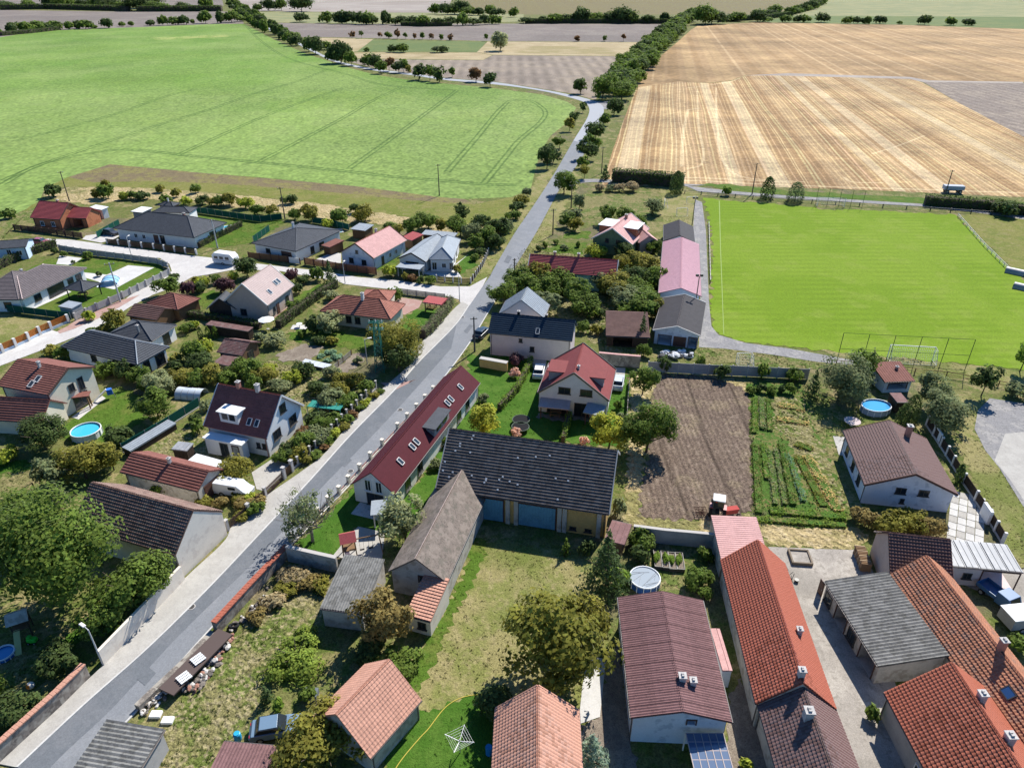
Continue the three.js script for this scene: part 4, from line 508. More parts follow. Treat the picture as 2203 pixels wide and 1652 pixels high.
house('bungalow', 'white bungalow under a grey-brown tiled hip roof with large garden windows', 'house', [-97.8,-136.2,77.74,17.25,10.8,2.7,4.88], { type: 'hip', style: 'course', roof: R_.greyBrown, cap: R_.lilac, wall: W_.white, ov: 0.5, ox: 0.5, open: [['z+', -4.8, 0.8, 1.6, 1.3, 'dark'], ['z+', 0, 0.2, 4.2, 2, 'dark'], ['z+', 4, 0.5, 1.5, 1.6, 'dark'], ['z+', 6.3, 0.5, 1.5, 1.6, 'dark']], chimneys: [[-1, -1, 0.9, 0.4, X.chimGrey]] },
  [[[-99.67,-133.81,0,9.31,14.6,2.7,5.65], { type: 'hip', style: 'course', roof: R_.greyBrown, wall: W_.white, open: [['z+', 2, 0.8, 1.4, 1.2, 'dark']] }]]);
house('gazebo', 'dark gazebo with pyramid roof over garden furniture on the lawn', 'gazebo', [-86.96,-134.38,-17.02,5.01,4.57,2.3,3.5], { type: 'hip', rl: 0.3, style: 'fine', roof: R_.anthracite, posts: X.black });
house('shed', 'grey cube shed with pale flat roof beside the green screen fence', 'shed', [-84.81,-125.63,-19.13,3.37,2.46,2,2.15], { type: 'mono', style: 'plain', roof: R_.slate, wall: W_.grey, ov: 0.1, ox: 0.1 });
house('garage', 'brown hip-roofed carport with lower brown wing along the paved lane', 'garage', [-65.09,-126.33,-22.78,7.81,5.82,2.5,4.1], { type: 'hip', rl: 1, style: 'course', roof: R_.brown, wall: W_.wood },
  [[[-67.52,-121.8,-17.59,6.86,5.1,2.2,3.44], { style: 'course', roof: R_.darkBrown, wall: W_.wood }]]);
house('bungalow', 'grey angular bungalow with L-shaped anthracite roofs and white walls in a gravel garden', 'house', [-66.74,-106.56,-22.21,17.09,6.74,2.7,4.76], { type: 'hip', style: 'course', roof: R_.anthracite, cap: R_.slate, wall: W_.white, ov: 0.5, ox: 0.5, open: [['x+', -1.4, 0.2, 1.2, 2, 'dark'], ['x+', 1.4, 0.2, 1.8, 2, 'dark'], ['z+', -2, 0.9, 1.2, 1.2, 'dark']] },
  [[[-65.18,-112.98,76.12,6.64,9.2,2.7,4.37], { type: 'hip', style: 'fine', roof: R_.anthracite, wall: W_.white, open: [['z+', 0.5, 0.2, 1.6, 2, 'dark']], chimneys: [[-2.2, 1.4, 0.9, 0.35, X.steel]] }]]);
house('house', 'tall beige house with pale tiled saddle roof and two roof windows', 'house', [-48.88,-128.07,76.68,10.13,9,3.4,7.31], { style: 'tileFar', roof: R_.lilac, wall: W_.beige, verge: X.whiteTrim, open: [['z+', -1.2, 0.1, 1, 2.1, 'door'], ['z+', -2.5, 1, 0.7, 1, 'dark'], ['z+', 2.4, 0.9, 1.1, 1.3, 'dark'], ['x-', -1, 0.8, 1.2, 1.2, 'dark']], skylights: [['z+', -1.6, 0.3], ['z+', 1.7, 0.42], ['z+', 2.7, 0.42]] });
house('shed', 'dark garden house with steep gable beside the beige house', 'shed', [-55.25,-125.88,90,3.82,5.54,1.9,3.98], { style: 'fine', roof: R_.anthracite, wall: W_.darkWood });
house('bungalow', 'white bungalow with dark cross-hipped roof and brown garage door by the lane', 'house', [-51.02,-164.03,-25.71,13.07,16.86,2.8,4.89], { type: 'hip', style: 'fine', roof: R_.anthracite, wall: W_.white, ov: 0.5, ox: 0.5, open: [['z+', 3.2, 0.1, 3, 2, 'garage'], ['z+', -2.2, 1, 1.2, 1, 'dark'], ['x+', 1, 0.4, 1.6, 1.6, 'dark'], ['x+', -2.4, 0.4, 1.2, 1.6, 'dark']], chimneys: [[-1.5, -0.6, 1.1, 0.45, X.whiteTrim]] });
house('house', 'white gable house with bright pink-red roof and small arched attic window', 'house', [-31.68,-156.91,65.38,13.79,9.14,2.9,5.67], { style: 'fine', roof: R_.pinkTile, cap: R_.redBrown, wall: W_.blueWhite, verge: X.brownTrim, open: [['x-', -1.7, 0.9, 1.1, 1.1, 'dark'], ['x-', 1.7, 0.9, 1.1, 1.1, 'dark'], ['x-', 0, 3.3, 0.6, 0.7, 'dark'], ['z+', 0, 0.9, 0.8, 1], ['z+', 2.5, 0.9, 0.8, 1], ['z+', -3, 0.3, 0.9, 1.8, 'dark']], chimneys: [[2.6, -0.9, 0.9, 0.45, X.chimGrey]] });
house('house', 'pale grey house with slate-grey angled roofs and white-lit gable on the corner plot', 'house', [-15.19,-154.99,86.7,13.72,5.34,2.9,4.7], { type: 'hip', style: 'fine', roof: R_.slate, wall: W_.white, open: [['x-', -1.5, 0.4, 1, 1.7], ['x-', 0.6, 0.9, 0.9, 1], ['x-', 2.2, 0.5, 0.8, 1.6], ['z+', 1.5, 0.5, 1.2, 1.7], ['z+', -2.5, 0.5, 1.2, 1.7]] },
  [[[-19.84,-155.28,70.86,13.9,6.79,2.5,4.15], { style: 'fine', roof: R_.slate, wall: W_.white, verge: X.black, open: [['x-', 0, 0.2, 3, 1.8, 'dark']] }]]);
house('carport', 'low flat-roofed grey carport on white posts before the slate-grey corner house', 'carport', [-22.07,-146.05,-16.88,5.6,2.82,2.2,2.3], { type: 'flat', style: 'plain', roof: R_.slate, posts: X.whiteTrim, gutter: 0 });
house('bungalow', 'terracotta-tiled hip bungalow with chimney beside the main road hedge', 'house', [-27.99,-122.72,-14.9,14.18,7.03,2.7,4.86], { type: 'hip', style: 'course', roof: R_.muted, wall: W_.cream, ov: 0.5, ox: 0.5, open: [['z+', -1.6, 0.8, 1, 1.3, 'dark'], ['z+', 0.2, 0.8, 1, 1.3, 'dark'], ['z+', 3, 0.8, 1, 1.2, 'dark']], chimneys: [[0.4, 0.5, 1.3, 0.5, X.whiteTrim]] },
  [[[-26.23,-128.54,-7,6.05,5.41,2.7,3.9], { type: 'hip', style: 'course', roof: R_.muted, wall: W_.cream }]]);
house('pergola', 'red-roofed garden pergola over a wooden picnic table', 'pergola', [-14.88,-127.08,-19.58,4.03,2.85,2.2,2.4], { type: 'mono', style: 'corr', roof: R_.redMetal, posts: X.wood });
house('shed', 'small timber shed with pale metal roof behind the pink-red gable house', 'shed', [-37.34,-172.83,-19.85,4.12,4.49,2.3,2.5], { type: 'mono', style: 'seam', roof: R_.slate, wall: W_.wood });
house('shed', 'small shed with bright red roof beside the pink-red gable house', 'shed', [-23.82,-165.11,-39.64,3.67,3.89,2.3,2.8], { type: 'mono', style: 'corr', roof: R_.redMetal, wall: W_.wood });
house('shed', 'long low shed with pale grey roof behind the slate-grey corner house', 'shed', [-17.62,-167.88,-15.45,8.37,2.92,2.2,2.4], { type: 'mono', style: 'seam', roof: R_.slate, wall: W_.darkWood });
house('shed', 'small red-brown roofed woodshed between dark bungalow and pink-red gable house', 'shed', [-42.13,-161.24,-32.39,2.78,4.84,2,2.3], { type: 'mono', style: 'corr', roof: R_.brown, wall: W_.wood });
house('shed', 'brown timber garden cabin with a lower side roof in the left gardens', 'shed', [-46.39,-107.51,-16.14,4.89,5.2,2.2,3.47], { style: 'fine', roof: R_.plumTile, wall: W_.wood, open: [['x+', 0, 0.2, 1.4, 1.6, 'dark']] },
  [[[-47.13,-103.47,-22.95,3.33,2.56,1.7,2], { type: 'mono', style: 'plain', roof: R_.plumTile, wall: W_.grey, ov: 0.15, ox: 0.15 }]]);
house('shed', 'low log store with pale flat roof beside the clipped hedge', 'shed', [-51.09,-116.37,-18.28,9.09,1.56,1.9,2], { type: 'mono', style: 'plain', roof: R_.plumTile, wall: W_.darkWood, ov: 0.1, ox: 0.1 });

// ---------- left, along the road ----------
house('house', 'two-storey cream and ochre house with brown tiled roof and small balcony window', 'house', [-69.53,-92.6,-16.93,9.38,8.67,4.9,6.97], { style: 'course', roof: R_.brown, wall: W_.cream, verge: X.brownTrim, open: [['x+', -0.3, 3.2, 0.9, 1.2, 'dark'], ['x+', 1.4, 2.6, 0.9, 2, 'dark'], ['x+', 0.6, 0.3, 2.6, 1.9, 'dark']], chimneys: [[0, 0.6, 0.9, 0.35, X.chimGrey]], skylights: [['z+', 1.2, 0.45], ['z+', 0.8, 0.25]] },
  [[[-69.67,-86.6,-6.34,8.21,5.34,2.5,4.65], { style: 'course', roof: R_.brown, wall: W_.cream }]]);
house('porch', 'brown porch roof over a garden seat against the ochre house', 'porch', [-65.62,-91.23,13.66,4.31,1.56,2.4,2.5], { type: 'flat', style: 'plain', roof: R_.brown, posts: X.wood, gutter: 0 });
{ const h = house('house', 'white house with steep brown tiled roof, white box dormer and three gable windows', 'house', [-36.15,-84.24,-18.18,10.14,8.82,3.3,7.49], { style: 'course', roof: R_.maroon, wall: W_.white, ov: 0.3, ox: 0.35, verge: X.whiteTrim, gutterMat: X.redTrim, open: [['x+', 0.2, 4.6, 1.3, 1.3, 'dark'], ['x+', -1.9, 1.6, 1.6, 1.4, 'dark'], ['x+', 1.9, 1.6, 1.6, 1.4, 'dark'], ['z+', 3.2, 1.2, 0.5, 0.8, 'dark'], ['z+', 4.1, 1.2, 0.5, 0.8, 'dark']], dormers: [['z+', -1.2, 0.16, 2.9, 1.7, 0.5, W_.white, R_.white]], chimneys: [[-1.7, 0, 0.9, 0.5], [1.4, 0, 1, 0.5, X.chimGrey]], skylights: [['z+', 1.7, 0.28, 0.6, 1], ['z+', 2.9, 0.28, 0.6, 1]] }); }
house('porch', 'white flat-roofed entrance porch with grey posts before the dormer house', 'porch', [-38.74,-79.4,-17.12,6.23,1.57,2.7,2.8], { type: 'flat', style: 'plain', roof: R_.white, wall: W_.white, gutter: 0, ov: 0.2, ox: 0.2, open: [['z+', 0, 0.2, 1.2, 2, 'dark'], ['z+', 1.8, 0.1, 0.9, 2, 'gap']] });
house('shed', 'open shed with silvery boards on its roof beside the dormer house', 'shed', [-44.29,-78.49,-10.42,2.25,1.69,2,2.1], { type: 'mono', style: 'seam', roof: R_.zinc, wall: W_.darkWood, ov: 0.1, ox: 0.1 });
house('garage', 'long brown-tiled garage with grey gable and dark brown door by the drive', 'garage', [-43.14,-72.47,-19.12,11.98,4.7,2.5,3.86], { style: 'course', roof: R_.brown, wall: W_.old, open: [['x+', 0.2, 0.05, 2.6, 2.1, 'garage']], chimneys: [[0.2, 0.1, 0.7, 0.35, X.chimGrey]] });
house('shed', 'white felt flat roof between the brown-tiled garage and the dormer house', 'shed', [-39.37,-74.29,-21.63,5.31,2.09,2.4,2.45], { type: 'mono', style: 'plain', roof: R_.white, wall: W_.white, ov: 0.1, ox: 0.1 });
house('barn', 'old barn with worn brown tiles and a huge bare plaster gable on the road', 'barn', [-41.37,-62.34,-19.72,14.42,7.53,3.4,6.6], { style: 'tile', roof: R_.worn, wall: W_.plaster, ov: 0.12, ox: 0.04, cap: R_.terra });
house('shed', 'dark blue low roof at the left edge beside the great tree', 'shed', [-59.48,-63.93,76.87,2.75,2.33,2,2.3], { type: 'mono', style: 'plain', roof: R_.navy, wall: W_.wood });
house('shed', 'grey corrugated roof with dark open end at the bottom left beside the road', 'shed', [-31.76,-34.74,82.38,4.82,5.09,2.6,2.9], { type: 'mono', style: 'corr', roof: R_.corr, wall: W_.grey, ov: 0.15, ox: 0.15 });
house('shed', 'plum-brown corrugated flat roof cut off by the bottom edge', 'shed', [-21.57,-33.83,-4.93,4.49,3.64,2.4,2.6], { type: 'mono', flip: true, style: 'corrFine', roof: R_.plum, wall: W_.wood });

// ---------- middle ----------
house('house', 'long pale pink house under a navy tiled roof at the roadside', 'house', [3.61,-110.03,-12.53,14.42,6.1,4.3,6.68], { style: 'course', roof: R_.navy, wall: W_.pink, open: [['z+', -1.6, 3, 0.5, 0.6, 'dark'], ['z+', 0.4, 1.4, 0.7, 0.9, 'dark']], chimneys: [[-2.6, -0.3, 0.8, 0.4, X.dark], [2.2, -0.2, 0.6, 0.4, X.dark]], skylights: [['z+', 1.2, 0.3, 0.6, 1]] });
house('house', 'pale grey-roofed house with pyramid gable just behind the navy roof', 'house', [2.29,-119.86,78.44,6.28,8.37,3.6,6.78], { style: 'seam', roof: R_.slate, wall: W_.white });
house('house', 'mint green long house with striped red roof between garden trees', 'house', [12.82,-140.91,-11.47,18.35,6.3,3.6,6.06], { style: 'course', roof: R_.redMetal, wall: W_.mint, verge: X.whiteTrim, chimneys: [[-4, -0.2, 0.9], [1, -0.2, 0.9]] });
house('house', 'steep red-roofed house with two white flat dormers and grey-green gable', 'house', [26.06,-165.12,63.56,13.35,9.97,3.2,6.36], { style: 'fine', roof: R_.pinkTile, wall: W_.green, verge: X.whiteTrim, open: [['x-', -1.2, 2.8, 0.8, 0.9, 'dark'], ['x-', 1.4, 2.8, 0.8, 0.9, 'dark']], dormers: [['z+', 0.3, 0.1, 5.2, 2, 0.6, W_.brick, R_.white], ['z-', 0.3, 0.1, 5.2, 2, 0.6, W_.brick, R_.white]], chimneys: [[2.6, 0.2, 0.9, 0.6, X.chim]] });
house('house', 'small weathered house with salmon roof beside the steep red-roofed house', 'house', [30.68,-166.78,-78.25,13.57,4.96,2.7,4.3], { style: 'fine', roof: R_.pinkTile, wall: W_.beige });
house('clubhouse', 'long clubhouse with pink metal roof and dark-roofed ends beside the sports pitch', 'clubhouse', [35.82,-143.22,77.96,31.2,8.15,3.1,4.5], { style: 'seam', roof: R_.pinkMetal, wall: W_.sky, ov: 0.4 },
  [[[30.86,-118.9,73.16,14.87,8.11,2.7,3.96], { style: 'fine', roof: R_.charcoal, cap: R_.lilac, wall: W_.blueWhite, verge: X.whiteTrim, open: [['x-', 0.7, 0.05, 2.2, 1.9, 'garage'], ['x-', -1.9, 0.05, 2.2, 1.8, 'gap'], ['x-', 2.9, 0.05, 1.4, 2, 'gap']] }], [[40.21,-166.35,79.4,12.42,7.16,2.8,4.3], { style: 'fine', roof: R_.charcoal, cap: R_.lilac, wall: W_.white }]]);
house('shed', 'open garden shed with striped brown roof in front of a dark conifer', 'shed', [20.66,-115.62,-5.94,7.65,8.54,2.2,3.2], { type: 'mono', style: 'course', roof: R_.darkBrown, wall: W_.darkWood, open: [['z+', -0.8, 0.05, 3.4, 1.9, 'gap']] });
{ const h = house('house', 'pale semi-detached house with tall brick-red roof, two terraces and awnings', 'house', [10.01,-94.01,77.19,9.75,10.59,3.3,7.29], { style: 'plain', roof: R_.brickRed, wall: W_.white, ov: 0.25, ox: 0.15, verge: X.gutter, open: [['x-', -1.3, 3.6, 1.7, 1.0, 'dark'], ['x-', 1.9, 3.6, 1.7, 1.0, 'dark'], ['x-', 1.4, 0.1, 2.2, 2.1, 'dark'], ['x-', -2.2, 0.1, 3.2, 2.1, 'dark']], dormers: [['z-', 1, 0.24, 3.4, 1.7, 0.3, W_.grey, R_.brickRed], ['z+', -1.2, 0.22, 3, 1.5, 0.3, W_.grey, R_.brickRed]], skylights: [['z-', -2.9, 0.14, 0.8, 1.1]], chimneys: [[-3, 0.4, 0.5, 0.3, X.chimGrey]] }); }
house('terrace_row', 'long low white row house with deep red roof and grey dormer along the road', 'house', [-12.37,-81.92,71.09,28.44,6,2.7,5.21], { style: 'plain', roof: R_.deepRed, wall: W_.white, ov: 0.25, ox: 0.2, open: [['x-', -0.7, 2.2, 0.8, 1.6, 'win'], ['x-', 0.8, 2.2, 0.8, 1.6, 'win'], ['x-', 0.1, 0.1, 2.2, 1.7, 'dark'], ['z+', -10.4, 0.6, 1.3, 1.5, 'dark'], ['z+', -6.8, 0.6, 1.3, 1.5, 'dark'], ['z+', 6.4, 0.6, 1.3, 1.5, 'dark'], ['z+', 9.6, 0.6, 1.3, 1.5, 'dark']], dormers: [['z+', 0.6, 0.1, 5, 1.3, 0.2, W_.grey, R_.anthracite]], skylights: [['z+', -9.6, 0.5, 0.6, 1], ['z+', -6.2, 0.5, 0.6, 1], ['z+', -5, 0.5, 0.6, 1], ['z+', 5.2, 0.5, 0.6, 1], ['z+', 6.4, 0.5, 0.6, 1], ['z+', 10, 0.5, 0.6, 1]] });
{ const h = house('barn', 'large barn with black lichen-spotted tile roof and two blue plank doors', 'barn', [2.33,-70.43,-13.17,20.58,11.9,4,8.65], { style: 'course', spots: 26, roof: R_.barn, under: R_.old, wall: W_.yellow, ov: 0.5, ox: 0.3, verge: X.concrete, open: [['z+', -4.4, 0.05, 4.4, 3.2, W_.barnDoor], ['z+', 1.9, 0.05, 4.4, 3.2, W_.barnDoor], ['z+', 6.2, 0.5, 0.7, 0.4, 'dark'], ['z+', 8, 0.5, 0.7, 0.4, 'dark']] });
  for (const u of [-7, -1.6, -0.6, 4.6, 5.2, 9.2]) h.kit.at(mesh('pillar', box(0.5, 3.7, 0.3, 0, 1.85, 0), W_.old), 'z+', u, 0, 0.1); }
house('barn', 'old grey-tiled barn with steep dark gable standing across the black-roofed barn', 'barn', [-7.75, -61.2, 75.5, 16, 6.3, 3.2, 5.7], { style: 'fine', roof: R_.old, wall: W_.old, ov: 0.2, ox: 0.25, cap: R_.lilac, open: [['x-', 0.4, 2.2, 0.7, 0.9, 'gap']] });
house('shed', 'low shed with weathered grey corrugated roof beside the old grey-tiled barn', 'shed', [-16.27,-52.9,-9.19,4.45,6.99,2.6,3.2], { type: 'mono', style: 'corrFine', roof: R_.corr, wall: W_.old, ov: 0.12, ox: 0.12 });
house('lean_to', 'small ochre lean-to with orange tiles at the old barn gable', 'shed', [-8.45,-51.12,-18.69,2.7,4.83,2.3,3.4], { type: 'mono', style: 'tile', roof: R_.terra, wall: W_.plaster, ov: 0.15, ox: 0.12, open: [['z+', 0.3, 0.8, 0.8, 0.8, 'dark']] });
house('house', 'small cottage with smooth salmon tile roof beside the leafy bush', 'house', [-12.4,-38.87,56.41,6.39,6.62,2.4,5.38], { style: 'tileFar', roof: R_.terra, wall: W_.old, ov: 0.2, ox: 0.2 });
house('shed', 'plank roof leaning against the black-roofed barn end', 'shed', [12.05,-61.38,-20.61,2.32,3.89,2,2.3], { type: 'mono', flip: true, style: 'seam', roof: R_.plum, wall: W_.wood });

// ---------- bottom right ----------
house('house', 'house with two-tone orange tiled roof cut off by the bottom edge', 'house', [2.02,-34.64,88.29,7.3,6.99,3,6.12], { tiles: 300, roof: R_.terra, under: R_.terra, wall: W_.cream, ov: 0.2, ox: 0.15, verge: R_.terra });
{ const h = house('house', 'house with plum-brown corrugated sheet roof and sky-blue rendered gable', 'house', [14.28,-43.43,87.22,13.13,8.27,3.7,4.78], { style: 'corrFine', sheets: 1.05, roof: R_.plum, cap: R_.lilac, wall: W_.blueWhite, ov: 0.3, ox: 0.4, chimneys: [[-3.4, 0.45, 0.5, 0.55, X.chimGrey], [-3.6, 1.35, 0.5, 0.5, X.chimGrey]], open: [['x-', 1.0, 2.6, 0.7, 0.6, 'gap']] }); }
house('house', 'long farmhouse with vivid red tile roof and pale ridge between two yards', 'house', [24.8,-47.16,85.49,17.27,6.56,3.1,6.16], { tiles: 300, roof: R_.red, under: R_.red, cap: R_.pinkTile, wall: W_.old, ov: 0.25, ox: 0.05, chimneys: [[-2.2, 1.6, 0.7, 0.45, X.chimGrey], [-7.9, 0.0, 0.7, 0.5, X.chimGrey]] },
  [[[24.02,-33.6,87.35,10.14,6.41,2.9,5.59], { tiles: 300, roof: R_.plumTile, under: R_.plumTile, cap: R_.lilac, wall: W_.old, ov: 0.25, ox: 0.05, chimneys: [[2.4, -0.4, 0.9, 0.65, X.chimGrey]] }], [[25.23,-59.69,-3.62,5.13,6.67,2.5,3.1], { type: 'mono', style: 'fine', roof: R_.pinkTile, wall: W_.old, ov: 0.1, ox: 0.1 }]]);
house('shed', 'long open shed with mottled grey corrugated roof in the courtyard', 'shed', [36.11,-48.55,-85.25,10.5,6.56,2.5,3.3], { type: 'mono', style: 'corr', roof: R_.corr, wall: W_.old, ov: 0.25, ox: 0.12, open: [['z+', 0.6, 0.4, 1.3, 1.3, 'dark'], ['z+', -1.6, 0.05, 2, 1.9, 'gap'], ['z+', -4.2, 0.4, 1.2, 1.2, 'dark'], ['z+', 3.4, 0.05, 2.4, 1.9, 'gap'], ['z+', -5.8, 0.05, 0.9, 1.9, 'door']] });
house('barn', 'very long barn with faded orange tile roof, brick chimney and one blue roof window', 'barn', [42.82,-42.38,-87.22,23.35,6,3.1,5.62], { style: 'tile', roof: R_.orange, cap: R_.terra, wall: W_.old, ov: 0.2, ox: 0.1, chimneys: [[0, -0.1, 1.2, 0.5, X.chim]], skylights: [['z+', 3.6, 0.6, 1, 0.8]], skyFrame: X.darkFrame, skyGlass: X.blueGlass });
house('house', 'red-brown tiled house with two grey chimneys in the bottom right corner', 'house', [36.99,-34.86,-89.45,10.41,9.2,3,6.86], { tiles: 300, roof: R_.redBrown, under: R_.redBrown, cap: R_.terra, wall: W_.grey, ov: 0.25, ox: 0.15, chimneys: [[-2, -0.8, 0.9, 0.55, X.chimGrey], [1.6, -0.8, 0.9, 0.6, X.chimGrey]], open: [['z+', 1, 0.8, 1, 1.1]] });
house('barn', 'dark brown tiled barn with grey-pink gable behind the grey corrugated shed', 'barn', [42.94,-56.82,-10.26,6.13,6.4,3,5.69], { style: 'tile', roof: R_.darkBrown, wall: W_.beige, ov: 0.2, ox: 0.2 });
house('garage', 'pink walled garage with seamed lilac-grey metal roof at the right edge', 'garage', [50.4,-56.99,-7.43,6.97,3.86,2.7,3], { type: 'mono', style: 'seam', sheets: 1.5, roof: R_.zinc, wall: W_.pink, ov: 0.15, ox: 0.15, open: [['z+', 1.6, 0.05, 3.6, 2.2, 'gap'], ['z+', -1.6, 1, 0.8, 0.7, 'dark']] });
house('house', 'detached pale blue-grey house with worn brown tile roof and tall chimney', 'house', [49.28,-73.82,79.65,11.94,10.48,3,5.33], { tiles: 300, roof: R_.plumTile, under: R_.plumTile, cap: R_.lilac, wall: W_.blueWhite, ov: 0.3, ox: 0.3, verge: X.brownTrim, open: [['x-', -0.9, 2.1, 1.1, 0.8, 'dark'], ['x-', 1.7, 2.1, 1.1, 0.8, 'dark'], ['x-', -0.4, 0.7, 0.4, 0.6, 'dark'], ['z-', 3, 1.0, 1, 1.3, 'dark'], ['z-', 0, 1.0, 1, 1.3, 'dark'], ['z-', -3.4, 1.0, 1, 1.3, 'dark']], chimneys: [[3.6, 1.8, 1.7, 0.6, X.chim]] });
house('pavilion', 'blue garden pavilion with red-brown ribbed roof and round metal vent', 'pavilion', [60.15,-98.21,4.32,4.9,4.83,2.1,3], { type: 'mono', style: 'rib', roof: R_.brown, wall: W_.sky, ov: 0.3, ox: 0.3, open: [['z+', 0, 0.6, 3, 1.1, 'gap']], chimneys: [[1, -0.6, 0.4, 0.35, X.steel]] });
house('shed', 'brown box shed between garden pavilion and thuja trees', 'shed', [58.13,-91.32,0,1.75,2.54,1.9,2], { type: 'mono', style: 'plain', roof: R_.plum, wall: W_.darkWood, ov: 0.05, ox: 0.05 });

// ---------- walls and fences ----------
const segs = (pts) => pts.slice(1).map((b, i) => { const a = pts[i], L = Math.hypot(b[0] - a[0], b[1] - a[1]); return { a, b, L, t: Math.atan2(-(b[1] - a[1]), b[0] - a[0]) }; });
// posts and panels are separate parts
function fence(name, label, pts, { h = 1.2, step = 2.4, post = [0.14, 0.1, X.concrete], panel = W_.wood, kind = 'solid', thick = 0.06, base, cat = 'fence', gap = 0.08 }) {
  const g = thing(name, label, cat, pts[0][0], pts[0][1]); const ox = pts[0][0], oz = pts[0][1];
  const put = (m, x, z, t) => { m.position.set(x - ox, 0, z - oz); m.rotation.y = t; g.add(m); };
  for (const s of segs(pts)) {
    const n = Math.max(1, Math.round(s.L / step)), w = s.L / n;
    let pg; const pw = w - post[0];
    if (kind === 'solid') pg = box(pw, h - gap, thick, 0, gap + (h - gap) / 2, 0);
    else if (kind === 'boards') pg = merge(Array.from({ length: Math.round(h / 0.2) }, (_, i) => box(pw, 0.16, thick, 0, gap + 0.08 + i * 0.2, 0)));
    else if (kind === 'picket') pg = merge([...Array.from({ length: Math.round(pw / 0.18) }, (_, i) => box(0.1, h - 0.1, 0.03, -pw / 2 + 0.09 + i * 0.18, h / 2 + 0.05, 0)), box(pw, 0.08, 0.05, 0, 0.3, -0.04), box(pw, 0.08, 0.05, 0, h - 0.25, -0.04)]);
    else if (kind === 'rail') pg = merge([box(pw, 0.09, 0.07, 0, h - 0.06, 0), box(pw, 0.06, 0.05, 0, h * 0.5, 0)]);
    else pg = merge([box(pw, 0.05, 0.05, 0, h - 0.05, 0), box(pw, 0.05, 0.05, 0, 0.15, 0), ...Array.from({ length: Math.round(pw / 0.25) }, (_, i) => box(0.03, h - 0.2, 0.03, -pw / 2 + 0.1 + i * 0.25, h / 2, 0))]);
    for (let i = 0; i < n; i++) { const f = (i + 0.5) / n; const m = mesh('panel', pg, panel); put(m, s.a[0] + (s.b[0] - s.a[0]) * f, s.a[1] + (s.b[1] - s.a[1]) * f, s.t); if (base) mesh('plinth', box(pw + 0.06, base[0], 0.2, 0, base[0] / 2, 0), base[1], m); }
    for (let i = 0; i <= n; i++) { if (i === n && s.b !== pts[pts.length - 1]) continue; const f = i / n; put(mesh('post', post[3] ? merge([box(post[0], h + post[1], post[0], 0, (h + post[1]) / 2, 0), box(post[0] + 0.1, 0.08, post[0] + 0.1, 0, h + post[1] + 0.03, 0)]) : box(post[0], h + post[1], post[0], 0, (h + post[1]) / 2, 0), post[2]), s.a[0] + (s.b[0] - s.a[0]) * f, s.a[1] + (s.b[1] - s.a[1]) * f, s.t); }
  }
  return g;
}
function wall(name, label, pts, { h = 2, t = 0.35, mat = W_.plaster, cap, capH = 0.12, capW = 0.16, piece = 0 }) {
  const g = thing(name, label, 'wall', pts[0][0], pts[0][1]); const ox = pts[0][0], oz = pts[0][1];
  for (const s of segs(pts)) {
    const m = mesh('wall_section', box(s.L + 0.02, h, t, 0, h / 2, 0), mat, g); m.position.set((s.a[0] + s.b[0]) / 2 - ox, 0, (s.a[1] + s.b[1]) / 2 - oz); m.rotation.y = s.t;
    if (cap) { const n = piece ? Math.round(s.L / piece) : 1, w = s.L / n; const cg = piece ? box(w * 0.94, capH, t + capW, 0, h + capH / 2, 0) : box(s.L, capH, t + capW, 0, h + capH / 2, 0); for (let i = 0; i < n; i++) { const c = mesh('coping', cg, cap, g); const f = (i + 0.5) / n; c.position.set(s.a[0] + (s.b[0] - s.a[0]) * f - ox, (i % 2) * 0.015, s.a[1] + (s.b[1] - s.a[1]) * f - oz); c.rotation.y = s.t; } }
  }
  return g;
}
wall('street_wall', 'long bare plaster wall on the left pavement running on from the barn gable', [[-38.91,-45.17],[-35.63,-56.2]], { h: 2, mat: W_.plaster, t: 0.3 });
wall('stone_wall', 'dark stone wall with brick coping at the bottom left pavement', [[-43.37,-34.33],[-42.81,-35.75],[-40.63,-40.94],[-39.85,-43.24],[-39.67,-43.95]], { h: 1.7, mat: W_.stone, t: 0.4, cap: R_.terra, piece: 0.35 });
wall('stone_wall', 'stone wall with red tile coping on the right side of the road', [[-25.25,-59.93],[-27.57,-54.08],[-29.47,-48.93]], { h: 1.5, mat: W_.stone, t: 0.5, cap: R_.red, piece: 0.4 });
wall('ruined_wall', 'low crumbling stone wall between the road and the rubble heaps', [[-29.67,-48.65],[-31.14,-45.01],[-32.49,-42.28],[-33.39,-40.4]], { h: 0.7, mat: W_.stone, t: 0.6 });
wall('yard_wall', 'tall shaded wall with pale coping below the playground', [[-25.03,-59.11],[-21.64,-58.08],[-19.11,-57.34]], { h: 2.1, mat: W_.old, t: 0.3, cap: X.concrete });
wall('garden_wall', 'long grey wall with pale coping between field and vegetable beds', [[14.01,-62.6],[17.33,-61.93],[20.64,-61.49],[23.76,-61.05]], { h: 2, mat: W_.grey, t: 0.25, cap: X.concrete });
wall('garden_wall', 'grey wall with pinkish coping behind the semi-detached house', [[14.55,-105.51],[17.85,-104.8],[21.32,-104.18]], { h: 2.1, mat: W_.stone, t: 0.3, cap: R_.pinkTile });
wall('garden_wall', 'ochre stone garden wall with openings beside the navy-roofed house', [[-5.33,-104.6],[-0.77,-102.88]], { h: 1.6, mat: W_.yellow, t: 0.4, cap: X.concrete, capW: 0.5 });
fence('concrete_fence', 'dark concrete panel fence along the ploughed plot', [[22.47,-102.76],[32.16,-101.68],[35.95,-101.37],[47.9,-100.19]], { h: 1.9, step: 2.5, panel: W_.grey, post: [0.18, 0.12, X.concrete] });
